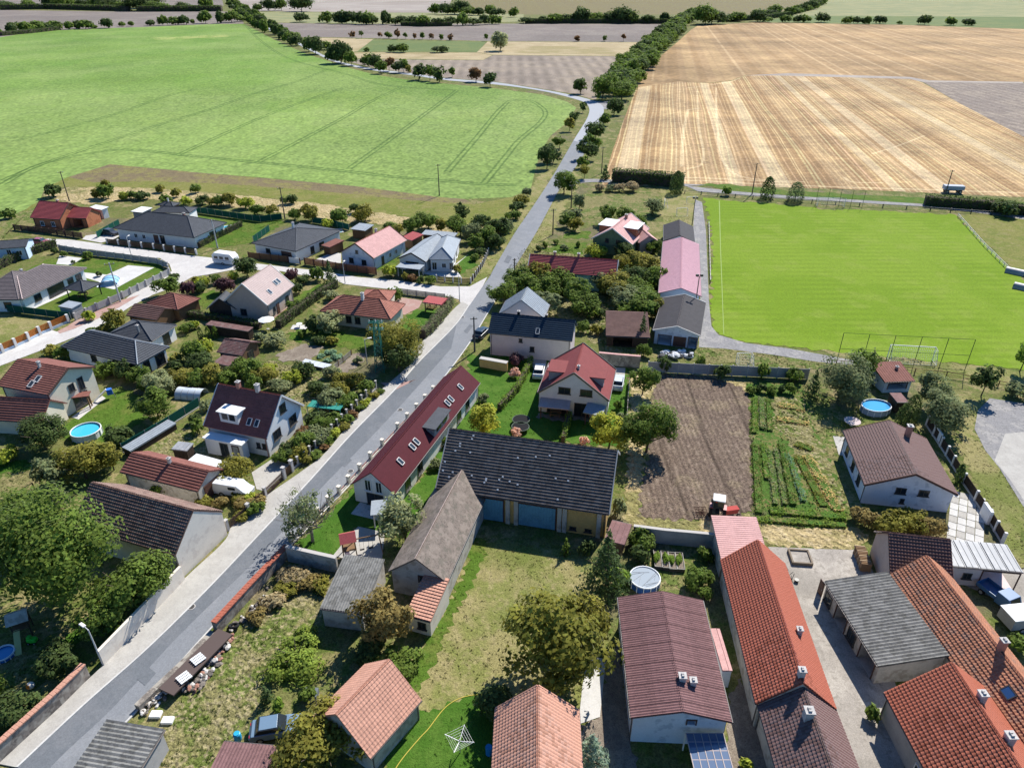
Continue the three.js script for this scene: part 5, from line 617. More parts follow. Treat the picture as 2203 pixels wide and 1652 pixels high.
fence('road_fence', 'thin mesh fence with white-capped posts left of the road', [[-29.17,-75.7],[-28.05,-78.07],[-27.12,-80.55],[-26.19,-83.29],[-25.26,-86.01],[-24.43,-88.7],[-23.44,-91.34],[-22.53,-94.27],[-21.55,-97.17]], { h: 1.1, step: 1.6, kind: 'mesh', panel: X.darkFrame, post: [0.22, 0.35, X.concrete, 1], base: [0.3, X.concrete] });
fence('yard_fence', 'dark picket fence with stone posts before the garage drive', [[-33.58,-64.07],[-32.02,-67.04],[-30.95,-70.19],[-29.69,-73.93]], { h: 1.3, step: 3, kind: 'picket', panel: X.brownTrim, post: [0.35, 0.3, X.concrete, 1] });
fence('gate', 'brown double gate between square stone pillars before the dormer house', [[-29.65,-74.05],[-29.05,-75.57]], { h: 1.3, step: 1.9, panel: W_.wood, post: [0.4, 0.5, X.chimGrey, 1], cat: 'gate' });
fence('front_fence', 'low pillared front fence of the long red-roofed row house', [[-25.5,-62.06],[-23.57,-66.61],[-22.71,-68.82],[-21.8,-70.78],[-21.04,-72.94],[-20.05,-75.45],[-19.1,-78.07],[-17.99,-81.12],[-16.43,-85.24],[-14.32,-90.5],[-12.33,-95.7]], { h: 0.6, step: 3.2, kind: 'rail', panel: X.chim, post: [0.4, 0.7, W_.plaster, 1], base: [0.35, W_.plaster] });
fence('bungalow_fence', 'dark board fence before the red-roofed brick bungalow', [[-127.76,-177.85],[-121.19,-175.92],[-114.73,-174.03],[-107.03,-171.26]], { h: 1.3, step: 2.6, kind: 'boards', panel: W_.darkWood, post: [0.3, 0.15, X.brownTrim] });
fence('bungalow_fence', 'black fence with white posts before the anthracite hip bungalow', [[-98.73,-167.24],[-92.1,-165.07],[-85.59,-163.21],[-73.91,-159.25]], { h: 1.2, step: 2.8, kind: 'boards', panel: W_.darkWood, post: [0.35, 0.2, X.whiteTrim] });
fence('curved_fence', 'dark grey panel fence with pale posts curving round the lawn', [[-107.43,-162.12],[-98.87,-158.85],[-89.28,-156.08],[-80.34,-153.01],[-76.84,-150.4],[-74.79,-146.44],[-76.81,-139.68],[-78.81,-133.4],[-81.12,-127.57],[-82.81,-122.92]], { h: 1.4, step: 2.6, panel: W_.grey, post: [0.35, 0.15, X.concrete] });
fence('lane_fence', 'orange timber panel fence between white pillars along the lower lane', [[-88.96,-108.47],[-88.43,-109.57],[-87.48,-111.74],[-86.61,-114.16],[-85.99,-116.56],[-85.11,-118.64],[-83.7,-121.87]], { h: 1.5, step: 2.9, kind: 'boards', panel: plain(0.36, 0.12, 0.03), post: [0.45, 0.2, X.whiteTrim], base: [0.5, W_.sky] });
const screen = plain(0.012, 0.075, 0.055, { roughness: 0.7 });
fence('screen_fence', 'long dark green screen fence behind the anthracite hip bungalow', [[-90.34,-193.49],[-85.27,-192.15],[-66.59,-184.35],[-61.6,-186.75]], { h: 1.7, step: 2.5, panel: screen, post: [0.08, 0.05, X.steel] });
fence('screen_fence', 'green screen fence between the lawn strip and the cross-hipped bungalow', [[-63.17,-167.68],[-62.53,-172.18],[-61.94,-176.69]], { h: 1.7, step: 2.5, panel: screen, post: [0.08, 0.05, X.steel] });
fence('screen_fence', 'green screen fence behind the cross-hipped dark bungalow', [[-52.62,-183.63],[-47.06,-181],[-41.72,-177.36]], { h: 1.7, step: 2.5, panel: screen, post: [0.08, 0.05, X.steel] });
fence('screen_fence', 'green screen fence beside the brick bungalow drive', [[-103.21,-171.26],[-103.03,-176.88],[-102.67,-181.8]], { h: 1.6, step: 2.5, panel: screen, post: [0.08, 0.05, X.steel] });
fence('screen_fence', 'green screen fence dividing the pool lawn from the dormer house', [[-53.37,-79.71],[-51.59,-83],[-49.76,-86.63],[-47.45,-91.85]], { h: 1.6, step: 2.5, panel: screen, post: [0.08, 0.05, X.steel], base: [0.2, X.concrete] });
fence('screen_fence', 'green screen fence at the end of the grey-brown bungalow', [[-100.98,-127.57],[-94.44,-125.9],[-83.85,-123.19]], { h: 1.5, step: 2.5, panel: screen, post: [0.08, 0.05, X.steel] });
fence('lane_fence', 'brown board fence before the cross-hipped bungalow garage', [[-60.86,-156.86],[-55.21,-155.3],[-51.11,-154.15]], { h: 1.5, step: 2.4, panel: W_.wood, post: [0.2, 0.1, X.brownTrim] });
fence('lane_fence', 'brown slat fence before the pink-red gable house', [[-46.82,-152.63],[-42.34,-151.14],[-39.11,-149.67],[-34.02,-147.72],[-29.65,-146.44]], { h: 1.6, step: 2.2, kind: 'boards', panel: plain(0.2, 0.09, 0.055), post: [0.22, 0.1, X.brownTrim] });
fence('gate', 'white sheet gate in the brown board fence', [[-50.78,-153.92],[-47.95,-152.85]], { h: 1.4, step: 3, panel: R_.white, post: [0.2, 0.1, X.brownTrim], cat: 'gate' });
fence('corner_fence', 'dark picket fence with pale posts round the corner plot', [[-16.17,-143],[-10.75,-141.32],[-8.75,-141.32],[-7.91,-145.05],[-6.61,-151.51],[-5.52,-160.06]], { h: 1.2, step: 1.8, kind: 'picket', panel: W_.darkWood, post: [0.22, 0.2, X.whiteTrim] });
fence('plank_fence', 'weathered plank fence behind the terracotta-tiled bungalow', [[-23.29,-135.86],[-19.5,-134.62],[-13.57,-132.8]], { h: 1.2, step: 2.4, kind: 'boards', panel: W_.old, post: [0.18, 0.1, X.concrete] });
fence('pitch_rail', 'dark post and rail line along the far end of the sports pitch', [[51.74,-212.78],[60.9,-209.83],[79.99,-204.29],[98.43,-199.47],[116.13,-194.84],[131,-191.12]], { h: 1, step: 5.5, kind: 'rail', panel: X.darkFrame, post: [0.22, 0.1, X.darkFrame] });
fence('pitch_rail', 'white railing along the right side of the sports pitch', [[120.81,-189.38],[113.97,-165.24],[110.01,-148.95]], { h: 0.9, step: 3, kind: 'rail', panel: X.whiteTrim, post: [0.1, 0.02, X.whiteTrim] });
fence('pitch_rail', 'white railing with bench seats between clubhouse and pitch', [[51.69,-182.67],[48.5,-168.73],[46.14,-158.6],[42.2,-141.56]], { h: 0.8, step: 2.5, kind: 'rail', panel: X.whiteTrim, post: [0.12, 0.02, X.black] });
fence('pitch_rail', 'grey rail behind the near goal of the pitch', [[54.47,-105.06],[66.24,-102.08],[70.87,-101.02],[80.95,-96.48]], { h: 1, step: 4, kind: 'rail', panel: X.wood, post: [0.14, 0.05, X.wood] });
fence('boundary_fence', 'white wall panels with dark fence panels beside the detached pale house', [[60.37,-86.63],[59.63,-81.26],[58.92,-76.88],[58.25,-73.06],[57.77,-69.5],[57.33,-65.96],[56.59,-61.86]], { h: 1.5, step: 2.6, panel: W_.darkWood, post: [0.3, 0.15, X.whiteTrim], base: [0.3, X.concrete] });
wall('boundary_wall', 'pale wall at the entrance side of the detached house', [[60.53,-86.94],[59.77,-81.83]], { h: 1.7, mat: W_.white, t: 0.2 });
wall('gate_pillar_wall', 'white meter wall in the boundary fence', [[57.1,-67.04],[56.84,-65.11]], { h: 1.9, mat: W_.white, t: 0.35 });
fence('garden_fence', 'old slatted garden fence between the vegetable beds', [[-29.55,-103.21],[-28.58,-106.11],[-27.69,-108.69]], { h: 1, step: 2, kind: 'picket', panel: W_.old, post: [0.12, 0.1, X.wood] });
fence('lawn_fence', 'wooden clothes rail fence on the lawn at the left', [[-61.36,-69.27],[-60.38,-71.13]], { h: 1.6, step: 5, kind: 'rail', panel: X.wood, post: [0.12, 0.05, X.wood] });
fence('side_fence', 'dark fence beside the ploughed plot and semi-detached house', [[18.9,-99.04],[17.85,-93.57],[16.83,-87.57]], { h: 1.2, step: 2.2, panel: W_.stone, post: [0.14, 0.1, X.concrete] });

// ---------- vegetation kit ----------
const crownCache = {};
function crownGeo(kind, R, leaf, variant) { // leaves as folded faces in clumps, radius R, centred on the crown
  const key = [kind, R.toFixed(1), leaf, variant].join(); if (crownCache[key]) return crownCache[key];
  const save = seed_; seed_ = 1000 + variant * 77 + Math.round(R * 31) + kind.length * 13;
  const P = [], N = [], Cc = [], I = []; const v = V(0, 0, 0), n = V(0, 0, 0), a = V(0, 0, 0), b = V(0, 0, 0), out = V(0, 0, 0);
  const leafAt = (p, dir, s, tone) => {
    n.set(rr(-1, 1), rr(-1, 1), rr(-1, 1)).normalize().multiplyScalar(0.75).add(dir).normalize(); a.set(rr(-1, 1), rr(-1, 1), rr(-1, 1)).cross(n).normalize(); b.crossVectors(n, a);
    const w = s * rr(0.6, 1.1), h = s * rr(0.35, 0.65), i0 = P.length / 3, k = tone * rr(0.72, 1.28), q = rr(-0.06, 0.06);
    for (const [x, y, l] of [[-0.5, 0, 0], [0, -0.5, 0.12], [0.5, 0, 0], [0, 0.5, 0.12]]) { P.push(p.x + a.x * w * x * 1.5 + b.x * h * y * 1.6 - n.x * l * s, p.y + a.y * w * x * 1.5 + b.y * h * y * 1.6 - n.y * l * s, p.z + a.z * w * x * 1.5 + b.z * h * y * 1.6 - n.z * l * s); N.push(n.x, n.y, n.z); Cc.push(k * (1 + q), k, k * (1 - q)); }
    I.push(i0, i0 + 1, i0 + 2, i0, i0 + 2, i0 + 3);
  };
  const sphere = () => { let x, y, z, d; do { x = rr(-1, 1); y = rr(-1, 1); z = rr(-1, 1); d = x * x + y * y + z * z; } while (d > 1 || d < 0.01); d = Math.sqrt(d); return V(x / d, y / d, z / d); };
  if (kind === 'cone') { const H = 2.9 * R, n1 = Math.round(5 * R * H / (leaf * leaf)); for (let i = 0; i < n1; i++) { const t = 1 - Math.sqrt(rnd()), lay = Math.floor(t * 11) / 11, ang = rr(0, 6.283), arm = 0.72 + 0.28 * Math.sin(ang * 7 + lay * 40), rad = R * (1 - t) * arm * Math.sqrt(rr(0.35, 1)) * (1 - 0.25 * ((t * 11) % 1)); out.set(Math.cos(ang) * 0.8, 0.35, Math.sin(ang) * 0.8); v.set(Math.cos(ang) * rad, -H / 2 + t * H - rad * 0.22, Math.sin(ang) * rad); leafAt(v, out, leaf * 0.9, 1); } }
  else if (kind === 'column') { const H = 3.2 * R, n1 = Math.round(15 * R * H / (leaf * leaf)); for (let i = 0; i < n1; i++) { const t = rr(-1, 1), ang = rr(0, 6.283), prof = Math.pow(1 - Math.pow(Math.abs(t * 0.5 + 0.5), 3), 0.6) * (t < -0.8 ? 0.85 : 1), rad = R * prof * rr(0.8, 1.03) * (0.92 + 0.1 * Math.sin(ang * 5 + t * 9)); out.set(Math.cos(ang), 0.5, Math.sin(ang)); v.set(Math.cos(ang) * rad, t * H / 2, Math.sin(ang) * rad); leafAt(v, out, leaf * 0.8, 1); } }
  else {
    const sparse = kind === 'sparse', flat = kind === 'shrub' ? 0.8 : kind === 'flat' ? 0.4 : 0.86, nc = Math.round((sparse ? 26 : 20) + R * 9), per = Math.max(6, Math.round((sparse ? 1.5 : 4.8) * 12.6 * R * R / (leaf * leaf * 0.75) / nc * 0.42));
    const lobes = []; for (let l = 0; l < (R < 1.2 ? 3 : 7); l++) { const q = sphere(); if (kind === 'shrub') q.y = Math.abs(q.y) * 0.6; lobes.push([q.multiplyScalar(R * rr(0.3, 0.52)), R * rr(0.42, 0.62)]); }
    for (let c = 0; c < nc; c++) {
      const d = sphere(); if (kind === 'shrub' && d.y < -0.3) d.y *= -0.4; const rc = R * rr(0.24, 0.4) * (sparse ? 0.6 : 1), rad = (R - rc * 0.75) * (c < nc * 0.72 ? rr(0.8, 1) : rr(0.3, 0.7)); const lb = lobes[c % lobes.length], ctr = d.clone().multiplyScalar(Math.min(rad, lb[1] * (rad / R) * 1.15)).add(lb[0]); ctr.y *= flat; const tone = rr(0.82, 1.18);
      for (let k = 0; k < per; k++) { const q = sphere(); if (q.dot(d) < -0.35) q.multiplyScalar(-1); v.copy(ctr).addScaledVector(q, rc * Math.pow(rnd(), 0.4)); leafAt(v, q.clone().add(V(0, 0.35, 0)).addScaledVector(d, 0.4), leaf, tone); }
    }
  }
  const g = new THREE.BufferGeometry(); g.setAttribute('position', new THREE.Float32BufferAttribute(P, 3)); g.setAttribute('normal', new THREE.Float32BufferAttribute(N, 3)); g.setAttribute('color', new THREE.Float32BufferAttribute(Cc, 3)); g.setIndex(I);
  seed_ = save; return crownCache[key] = g;
}
const lm = (r, g, b) => new THREE.MeshPhysicalMaterial({ color: C(r * 2.45, g * 2.3, b * 1.8), vertexColors: true, roughness: 0.95, specularIntensity: 0.15, side: THREE.DoubleSide, transmission: 0.5, thickness: 0 });
const LF = { green: lm(0.06, 0.092, 0.02), fresh: lm(0.08, 0.13, 0.022), dark: lm(0.036, 0.056, 0.02), olive: lm(0.105, 0.105, 0.024), silver: lm(0.13, 0.15, 0.09), grey: lm(0.085, 0.105, 0.06), lime: lm(0.15, 0.18, 0.028), yellow: lm(0.17, 0.185, 0.03), purple: lm(0.055, 0.028, 0.04), brown: lm(0.12, 0.098, 0.042), spruce: lm(0.036, 0.058, 0.024), blue: lm(0.12, 0.165, 0.15), rust: lm(0.1, 0.06, 0.032), walnut: lm(0.088, 0.092, 0.02), pink: lm(0.3, 0.2, 0.19), straw: lm(0.33, 0.26, 0.14), vine: lm(0.1, 0.14, 0.03), cabbage: lm(0.1, 0.17, 0.13), orange: lm(0.3, 0.16, 0.05), dryTwig: lm(0.17, 0.145, 0.1) };
const barkM = plain(0.085, 0.068, 0.052), barkPale = plain(0.22, 0.2, 0.17);
const trunkCache = {};
function trunkGeo(h, R, v, sparse) { const key = [h.toFixed(1), R.toFixed(1), v, sparse].join(); if (trunkCache[key]) return trunkCache[key]; const r = Math.max(0.07, R * 0.055), list = [bar(V(0, 0, 0), V(0.05 * R, h * 0.75, 0.03 * R), r, r * 0.6, 7)]; const nl = sparse ? 14 : 5; for (let i = 0; i < nl; i++) { const a = i * 2.4 + v, y = h * (0.4 + 0.35 * (i / nl)), e = V(Math.cos(a) * R * rr(0.5, 0.85), y + R * rr(0.3, 0.9), Math.sin(a) * R * rr(0.5, 0.85)); list.push(bar(V(0.03 * R, y, 0.02 * R), e, r * 0.5, r * 0.15, 5)); if (sparse) for (let k = 0; k < 3; k++) list.push(bar(V(0.03 * R, y, 0.02 * R).lerp(e, 0.55), e.clone().add(V(rr(-1, 1), rr(-0.2, 1), rr(-1, 1)).multiplyScalar(R * 0.4)), r * 0.22, r * 0.08, 4)); } return trunkCache[key] = merge(list); }
const KIND = { thuja: 'column', spruce: 'cone', sparse: 'sparse' };
let vN = 0;
// shape: round | shrub | cone | column | sparse | flat ; x, z on the ground
function plant(name, label, category, shape, colour, x, z, H, R, group) {
  const dist = Math.hypot(x, 57, z), q = dist < 130 ? (R > 4 ? 0.34 : 0.27) : dist < 230 ? 0.4 : dist < 420 ? 0.75 : dist < 800 ? 1.3 : 2.4, leaf = Math.max(0.14, Math.min(q, R * 0.4)), v = vN++ % 3, Rb = Math.max(0.4, Math.round(R * 2) / 2), g = thing(name, label, category, x, z, group);
  const cg = crownGeo(shape, Rb, leaf, v), k = R / Rb * (shape === 'round' || shape === 'shrub' ? 1.2 : shape === 'cone' ? 1.3 : 1); let cy, sy;
  if (shape === 'cone') { sy = (H * 0.95) / (2.9 * Rb); cy = H * 0.06 + H * 0.475; } else if (shape === 'column') { sy = H / (3.2 * Rb); cy = H / 2; } else if (shape === 'shrub' || shape === 'flat') { const hh = Rb * (shape === 'flat' ? 0.45 : 0.85); H *= shape === 'shrub' ? 1.2 : 1; sy = H / (hh * 1.6); cy = H * (shape === 'shrub' ? 0.34 : 0.44); } else { const ch = Math.min(H * 0.86, R * 1.9); sy = ch / (Rb * 1.76); cy = H - ch / 2; sy *= 1.12; }
  const woody = shape === 'round' || shape === 'sparse' || shape === 'cone';
  mesh(woody ? 'trunk' : 'stems', woody ? trunkGeo(cy, R, v, shape === 'sparse') : trunkGeo(H * 0.5, R * 0.7, v), shape === 'sparse' ? barkPale : barkM, g);
  const c = mesh(woody ? 'crown' : 'foliage', cg, LF[colour], g); c.position.y = cy; c.scale.set(k, sy, k * rr(0.9, 1.1)); c.rotation.y = rr(0, 6.28); return g;
}
const ORD = 'first second third fourth fifth sixth seventh eighth ninth tenth eleventh twelfth thirteenth fourteenth fifteenth sixteenth seventeenth eighteenth nineteenth twentieth'.split(' ');
const TENS = ['', '', 'twent', 'thirt', 'fort', 'fift', 'sixt', 'sevent', 'eight', 'ninet'];
const ordF = (i) => i < 20 ? ORD[i] : (i + 1) % 10 ? TENS[Math.floor((i + 1) / 10)] + 'y-' + ORD[(i + 1) % 10 - 1] : TENS[(i + 1) / 10] + 'ieth';
// rows of like plants, labelled by their place in the row
function row(name, what, where, category, shape, colours, list, H, R, jit = 0.2) { list.forEach(([x, z, k = 1], i) => plant(name, `${ordF(i)} ${what} ${where}`, category, shape, colours[i % colours.length], x, z, H * k * rr(1 - jit, 1 + jit), R * k * rr(1 - jit, 1 + jit), `${what}s ${where}`)); }
function along(pts, step, jitter = 0) { const out = []; let carry = 0; for (const s of segs(pts)) { let d = carry; while (d < s.L) { const f = d / s.L; out.push([s.a[0] + (s.b[0] - s.a[0]) * f + rr(-jitter, jitter), s.a[1] + (s.b[1] - s.a[1]) * f + rr(-jitter, jitter)]); d += step; } carry = d - s.L; } return out; }
function hedge(label, pts, w, h, colour, leaf = 0.28) {
  const g = thing('hedge', label, 'hedge', pts[0][0], pts[0][1]), P = [], N = [], Cc = [], I = [], cores = [], n = V(0, 0, 0), a = V(0, 0, 0), b = V(0, 0, 0);
  for (const s of segs(pts)) {
    const dx = (s.b[0] - s.a[0]) / s.L, dz = (s.b[1] - s.a[1]) / s.L; cores.push(box(s.L, h * 0.86, w * 0.72, (s.a[0] + s.b[0]) / 2 - pts[0][0], h * 0.43, (s.a[1] + s.b[1]) / 2 - pts[0][1], s.t));
    const cnt = Math.round(s.L * (2 * h + w) * 1.7 / (leaf * leaf));
    for (let i = 0; i < cnt; i++) {
      const t = rr(-0.1, s.L + 0.1), k = rnd() * (2 * h + w); let u, y; if (k < h) { u = -w / 2; y = k; n.set(dz, 0.4, -dx); } else if (k < h + w) { u = k - h - w / 2; y = h; n.set(0, 1, 0); } else { u = w / 2; y = k - h - w; n.set(-dz, 0.4, dx); }
      u += rr(-0.13, 0.1) * Math.sign(u || 1) + 0.08 * Math.sin(t * 2.1); y += rr(-0.16, 0.1) + 0.1 * Math.sin(t * 1.7 + u);
      const px = s.a[0] - pts[0][0] + dx * t - dz * u, pz = s.a[1] - pts[0][1] + dz * t + dx * u; n.add(V(rr(-0.8, 0.8), rr(-0.8, 0.8), rr(-0.8, 0.8))).normalize(); a.set(rr(-1, 1), rr(-1, 1), rr(-1, 1)).cross(n).normalize(); b.crossVectors(n, a); const sz = leaf * rr(0.6, 1.2), i0 = P.length / 3, tone = rr(0.7, 1.3);
      for (const [x, yy] of [[-0.6, 0], [0, -0.4], [0.6, 0], [0, 0.4]]) { P.push(px + (a.x * x + b.x * yy) * sz, Math.max(0.02, y + (a.y * x + b.y * yy) * sz), pz + (a.z * x + b.z * yy) * sz); N.push(n.x, n.y, n.z); Cc.push(tone, tone, tone); } I.push(i0, i0 + 1, i0 + 2, i0, i0 + 2, i0 + 3);
    }
  }
  const geo = new THREE.BufferGeometry(); geo.setAttribute('position', new THREE.Float32BufferAttribute(P, 3)); geo.setAttribute('normal', new THREE.Float32BufferAttribute(N, 3)); geo.setAttribute('color', new THREE.Float32BufferAttribute(Cc, 3)); geo.setIndex(I);
  mesh('branches', merge(cores), h < 0.6 ? M.garden : barkM, g); mesh('foliage', geo, LF[colour], g); return g;
}

// ---------- near trees, bottom left to right ----------
plant('walnut_tree', 'huge spreading green tree filling the bottom left corner beside the plaster barn', 'tree', 'round', 'green', -46.71,-54.64, 11.5, 6.8);
plant('walnut_tree', 'rounded green tree right of the huge corner tree, against the plaster wall', 'tree', 'round', 'green', -38.98,-52.57, 6.2, 3.6);
plant('tree', 'small feathery green tree below the rounded tree at the plaster wall', 'tree', 'round', 'green', -40.43,-49.05, 4.4, 2.1);
plant('tree', 'tree crown rising at the left edge above the huge corner tree', 'tree', 'round', 'green', -54.48,-59.51, 8, 3.6);
plant('shrub', 'dark shrub below the street lamp on the left', 'shrub', 'shrub', 'dark', -42.72,-44.84, 2.6, 1.9);
plant('shrub', 'dark leafy shrub behind the brick coping at the bottom left', 'shrub', 'shrub', 'dark', -43.9,-39.5, 2.6, 1.8);
plant('shrub', 'second dark shrub at the bottom left edge behind the brick coping', 'shrub', 'shrub', 'green', -47.12,-41.35, 2.6, 1.7);
plant('tree', 'dark rounded tree between pool and ochre house', 'tree', 'round', 'dark', -64.58,-80.72, 5, 3.4);
plant('tree', 'brownish loose tree below the round pool', 'tree', 'round', 'olive', -55.48,-74.05, 5, 3.2);
plant('tree', 'olive tree with rusty tips behind the long brown-tiled garage', 'tree', 'round', 'olive', -52.79,-75.89, 4, 2);
plant('tree', 'grey-green fir-like tree on the left lawn', 'tree', 'round', 'grey', -58.63,-72.61, 4.4, 2);
plant('tree', 'silvery small conifer just below the grey-green tree on the left lawn', 'tree', 'cone', 'grey', -56.08,-69.16, 3.6, 1.5);
plant('shrub', 'pale lime shrub at the left edge beside the lawn', 'shrub', 'shrub', 'lime', -67.92,-78.01, 2.1, 1.6);
plant('shrub', 'dark green bush right of the round pool', 'shrub', 'shrub', 'dark', -54.92,-81.85, 2.9, 2);
plant('tree', 'green tree over the grey plank path beside the pool lawn', 'tree', 'round', 'green', -52.3,-88.49, 4.6, 2.6);
plant('shrub', 'broad bush with yellow flowers before the brown garage', 'shrub', 'shrub', 'olive', -35.47,-73.54, 3.2, 2.3);
plant('shrub', 'small lime shrub beside the parked white van', 'shrub', 'shrub', 'lime', -32.41,-69.1, 1.4, 1);
plant('birch_tree', 'airy grey-leaved tree with bare branches leaning over the road', 'tree', 'sparse', 'grey', -23.13,-62.22, 7.2, 3.8);
plant('tree', 'round silver-green tree between row house and old barn', 'tree', 'round', 'silver', -12.31,-61.99, 6, 2.6);
plant('maple_tree', 'round yellow tree beside the row house end', 'tree', 'round', 'yellow', -4.02,-83.86, 5, 2.5);
plant('maple_tree', 'round yellow tree in front of the semi-detached house', 'tree', 'round', 'yellow', 13.48,-81.06, 5.1, 2.6);
plant('walnut_tree', 'big green walnut tree at the end of the black-roofed barn', 'tree', 'round', 'green', 18.49,-80.06, 7, 3.5);
plant('tree', 'leafy tree on the corner of the ploughed plot by the concrete fence', 'tree', 'round', 'green', 20.41,-95.46, 5, 2.1);
plant('shrub', 'dark purple flowering bush beside the drive hedge', 'shrub', 'shrub', 'purple', 0.82,-104.92, 2.2, 1.4);
plant('shrub', 'pale pink blossoming shrub below the purple bush', 'shrub', 'shrub', 'pink', 0.42,-100.99, 1.5, 0.95);
plant('tree', 'brown-tinged tree against the grey corrugated shed', 'tree', 'round', 'brown', -12.52,-48.05, 6, 2.6);
plant('shrub', 'dark ivy mound beside the salmon-roofed cottage', 'shrub', 'shrub', 'green', -10.9,-44.82, 1.9, 2);
plant('shrub', 'dark tangled bush behind the salmon-roofed cottage', 'shrub', 'shrub', 'dark', -13.65,-46.33, 2.4, 1.7);
plant('walnut_tree', 'large olive-green walnut tree on the dry lawn in the middle foreground', 'tree', 'round', 'walnut', 3.98,-44.72, 8, 4.7);
plant('tree', 'smaller tree standing behind the large olive walnut', 'tree', 'round', 'olive', 7.27,-48.58, 5, 2.4);
plant('shrub', 'shady bush under the large olive walnut by the orange roof', 'shrub', 'shrub', 'dark', -1.08,-39.95, 2.4, 1.9);
plant('blue_spruce', 'blue-grey spruce between the orange roof and the dark yard', 'tree', 'cone', 'blue', 6.47,-35.07, 4.6, 2.1);
plant('spruce', 'tall dark spruce beside the dry lawn, leaning plank roof behind it', 'tree', 'cone', 'spruce', 9.94,-54.73, 8.4, 3);
plant('shrub', 'fresh green round shrub at the foot of the tall dark spruce', 'shrub', 'shrub', 'fresh', 11.14,-55.58, 1.9, 1.2);
plant('sapling', 'slender sapling in the shade edge of the black-roofed barn', 'tree', 'cone', 'green', 6.08,-60.16, 2.6, 0.75);
plant('shrub', 'small shrub between sapling and tall dark spruce', 'shrub', 'shrub', 'dark', 8.42,-60.21, 1.8, 0.9);
plant('shrub', 'grey-green shrub at the corner of the barn and ploughed plot', 'shrub', 'shrub', 'grey', 12.78,-66.57, 2.6, 0.9);
plant('tree', 'big olive bush-like tree at the bottom edge before the salmon cottage', 'tree', 'round', 'olive', -15.45,-35.75, 5, 3.5);
plant('shrub', 'small dark evergreen beside the vine patch', 'shrub', 'cone', 'spruce', -22.08,-41.19, 2.4, 0.8);
plant('shrub', 'thin green shrub beside the small dark evergreen', 'shrub', 'shrub', 'fresh', -20.91,-40.45, 1.3, 0.6);
plant('shrub', 'tomato-green shrub beside the cottage wall', 'shrub', 'shrub', 'green', -18.38,-41.32, 1.4, 0.9);
plant('vine_patch', 'sprawling yellow-green vine patch on the rough lawn', 'vine', 'flat', 'vine', -20.66,-45.74, 1.3, 3.2);
plant('vine_patch', 'lower tongue of climbing greenery above the vine patch', 'vine', 'flat', 'vine', -20.44,-48.22, 1, 1.6);
plant('shrub', 'bushy shrub by the garden wall left of the raised beds', 'shrub', 'shrub', 'green', 15,-61.13, 2.2, 1.5);
plant('shrub', 'dark shrub below the garden wall beside the covered pool', 'shrub', 'shrub', 'dark', 14.32,-58.99, 1.8, 1.1);
plant('shrub', 'round green shrub right of the raised beds', 'shrub', 'shrub', 'green', 19.75,-55.29, 2.3, 1.6);
plant('shrub', 'small leafy shrub by the plum-roofed house corner', 'shrub', 'shrub', 'green', 20.14,-53.47, 1.4, 0.9);
plant('shrub', 'fern-like shrub at the red farmhouse wall', 'shrub', 'shrub', 'green', 21.76,-59.31, 1.6, 0.7);
plant('shrub', 'potted palm-like shrub in the long courtyard', 'shrub', 'shrub', 'green', 31.5,-39.65, 1.4, 0.7);
plant('shrub', 'low leafy shrub at the bottom end of the farmhouse passage', 'shrub', 'shrub', 'lime', 19.24,-35.29, 1, 0.7);
plant('shrub', 'green shrub beyond the long orange barn at the right edge', 'shrub', 'shrub', 'green', 49.24,-47.21, 1.4, 1.1);
// right garden
plant('pine_tree', 'broad grey-green pine left of the garden pavilion', 'tree', 'round', 'grey', 50.52,-94.03, 6.6, 4);
plant('spruce', 'dark spruce left of the broad grey-green pine', 'tree', 'cone', 'spruce', 46.56,-94.69, 5, 1.7);
plant('larch_tree', 'greenish larch right behind the broad grey-green pine', 'tree', 'round', 'green', 55.45,-98.83, 6, 2.2);
plant('spruce', 'grey-tipped spruce top beside the pavilion roof', 'tree', 'cone', 'grey', 56.7,-98.83, 6.6, 1.7);
plant('pine_tree', 'wide green pine between pavilion and gravel turning area', 'tree', 'round', 'grey', 62.2,-85.41, 6.2, 3.6);
plant('pine_tree', 'upper pine behind the wide green pine', 'tree', 'round', 'grey', 63.48,-91.59, 5.6, 2.4);
plant('thuja', 'dark columnar thuja beside the brown box shed', 'tree', 'column', 'dark', 58.51,-87.95, 4.4, 1.3);
plant('thuja', 'second dark columnar thuja nearest the detached house roof', 'tree', 'column', 'dark', 56.66,-86.69, 3.6, 1.1);
plant('tree', 'small lollipop tree by the gravel turning area', 'tree', 'round', 'dark', 73.14,-94.96, 5.2, 1.9);
plant('tree', 'pale tree at the right edge on the near pitch corner', 'tree', 'round', 'fresh', 83.95,-102.72, 5.4, 1.8);
plant('shrub', 'grey shrub at the right edge behind the turning area', 'shrub', 'shrub', 'grey', 78.62,-94.69, 2.4, 1.8);
plant('thuja', 'small dark pointed thuja at the boundary fence', 'tree', 'column', 'dark', 57.53,-73.12, 3, 0.65);
row('shrub', 'brown-green shrub from the left', 'below the detached pale house', 'shrub', 'shrub', ['brown', 'olive', 'olive', 'brown'], [[42.11,-65.11], [43.58,-63.48], [46.48,-63.88], [48.78,-63.42]], 2.4, 1.9, 0.12);
row('shrub', 'conifer seedling from the left', 'at the top of the vegetable plot', 'shrub', 'shrub', ['green', 'dark'], [[37.57,-95.95], [39.1,-96.13], [40.66,-95.77], [42.13,-95.77], [43.61,-95.77]], 1.4, 0.8, 0.15);
row('shrub', 'shrub from the left', 'against the concrete panel fence', 'shrub', 'shrub', ['dark', 'green', 'dark', 'green', 'green'], [[25.09,-102.76], [31.39,-103.21], [34.02,-100.33], [40.54,-100.3], [45.63,-99.52]], 2.4, 1.2, 0.2);
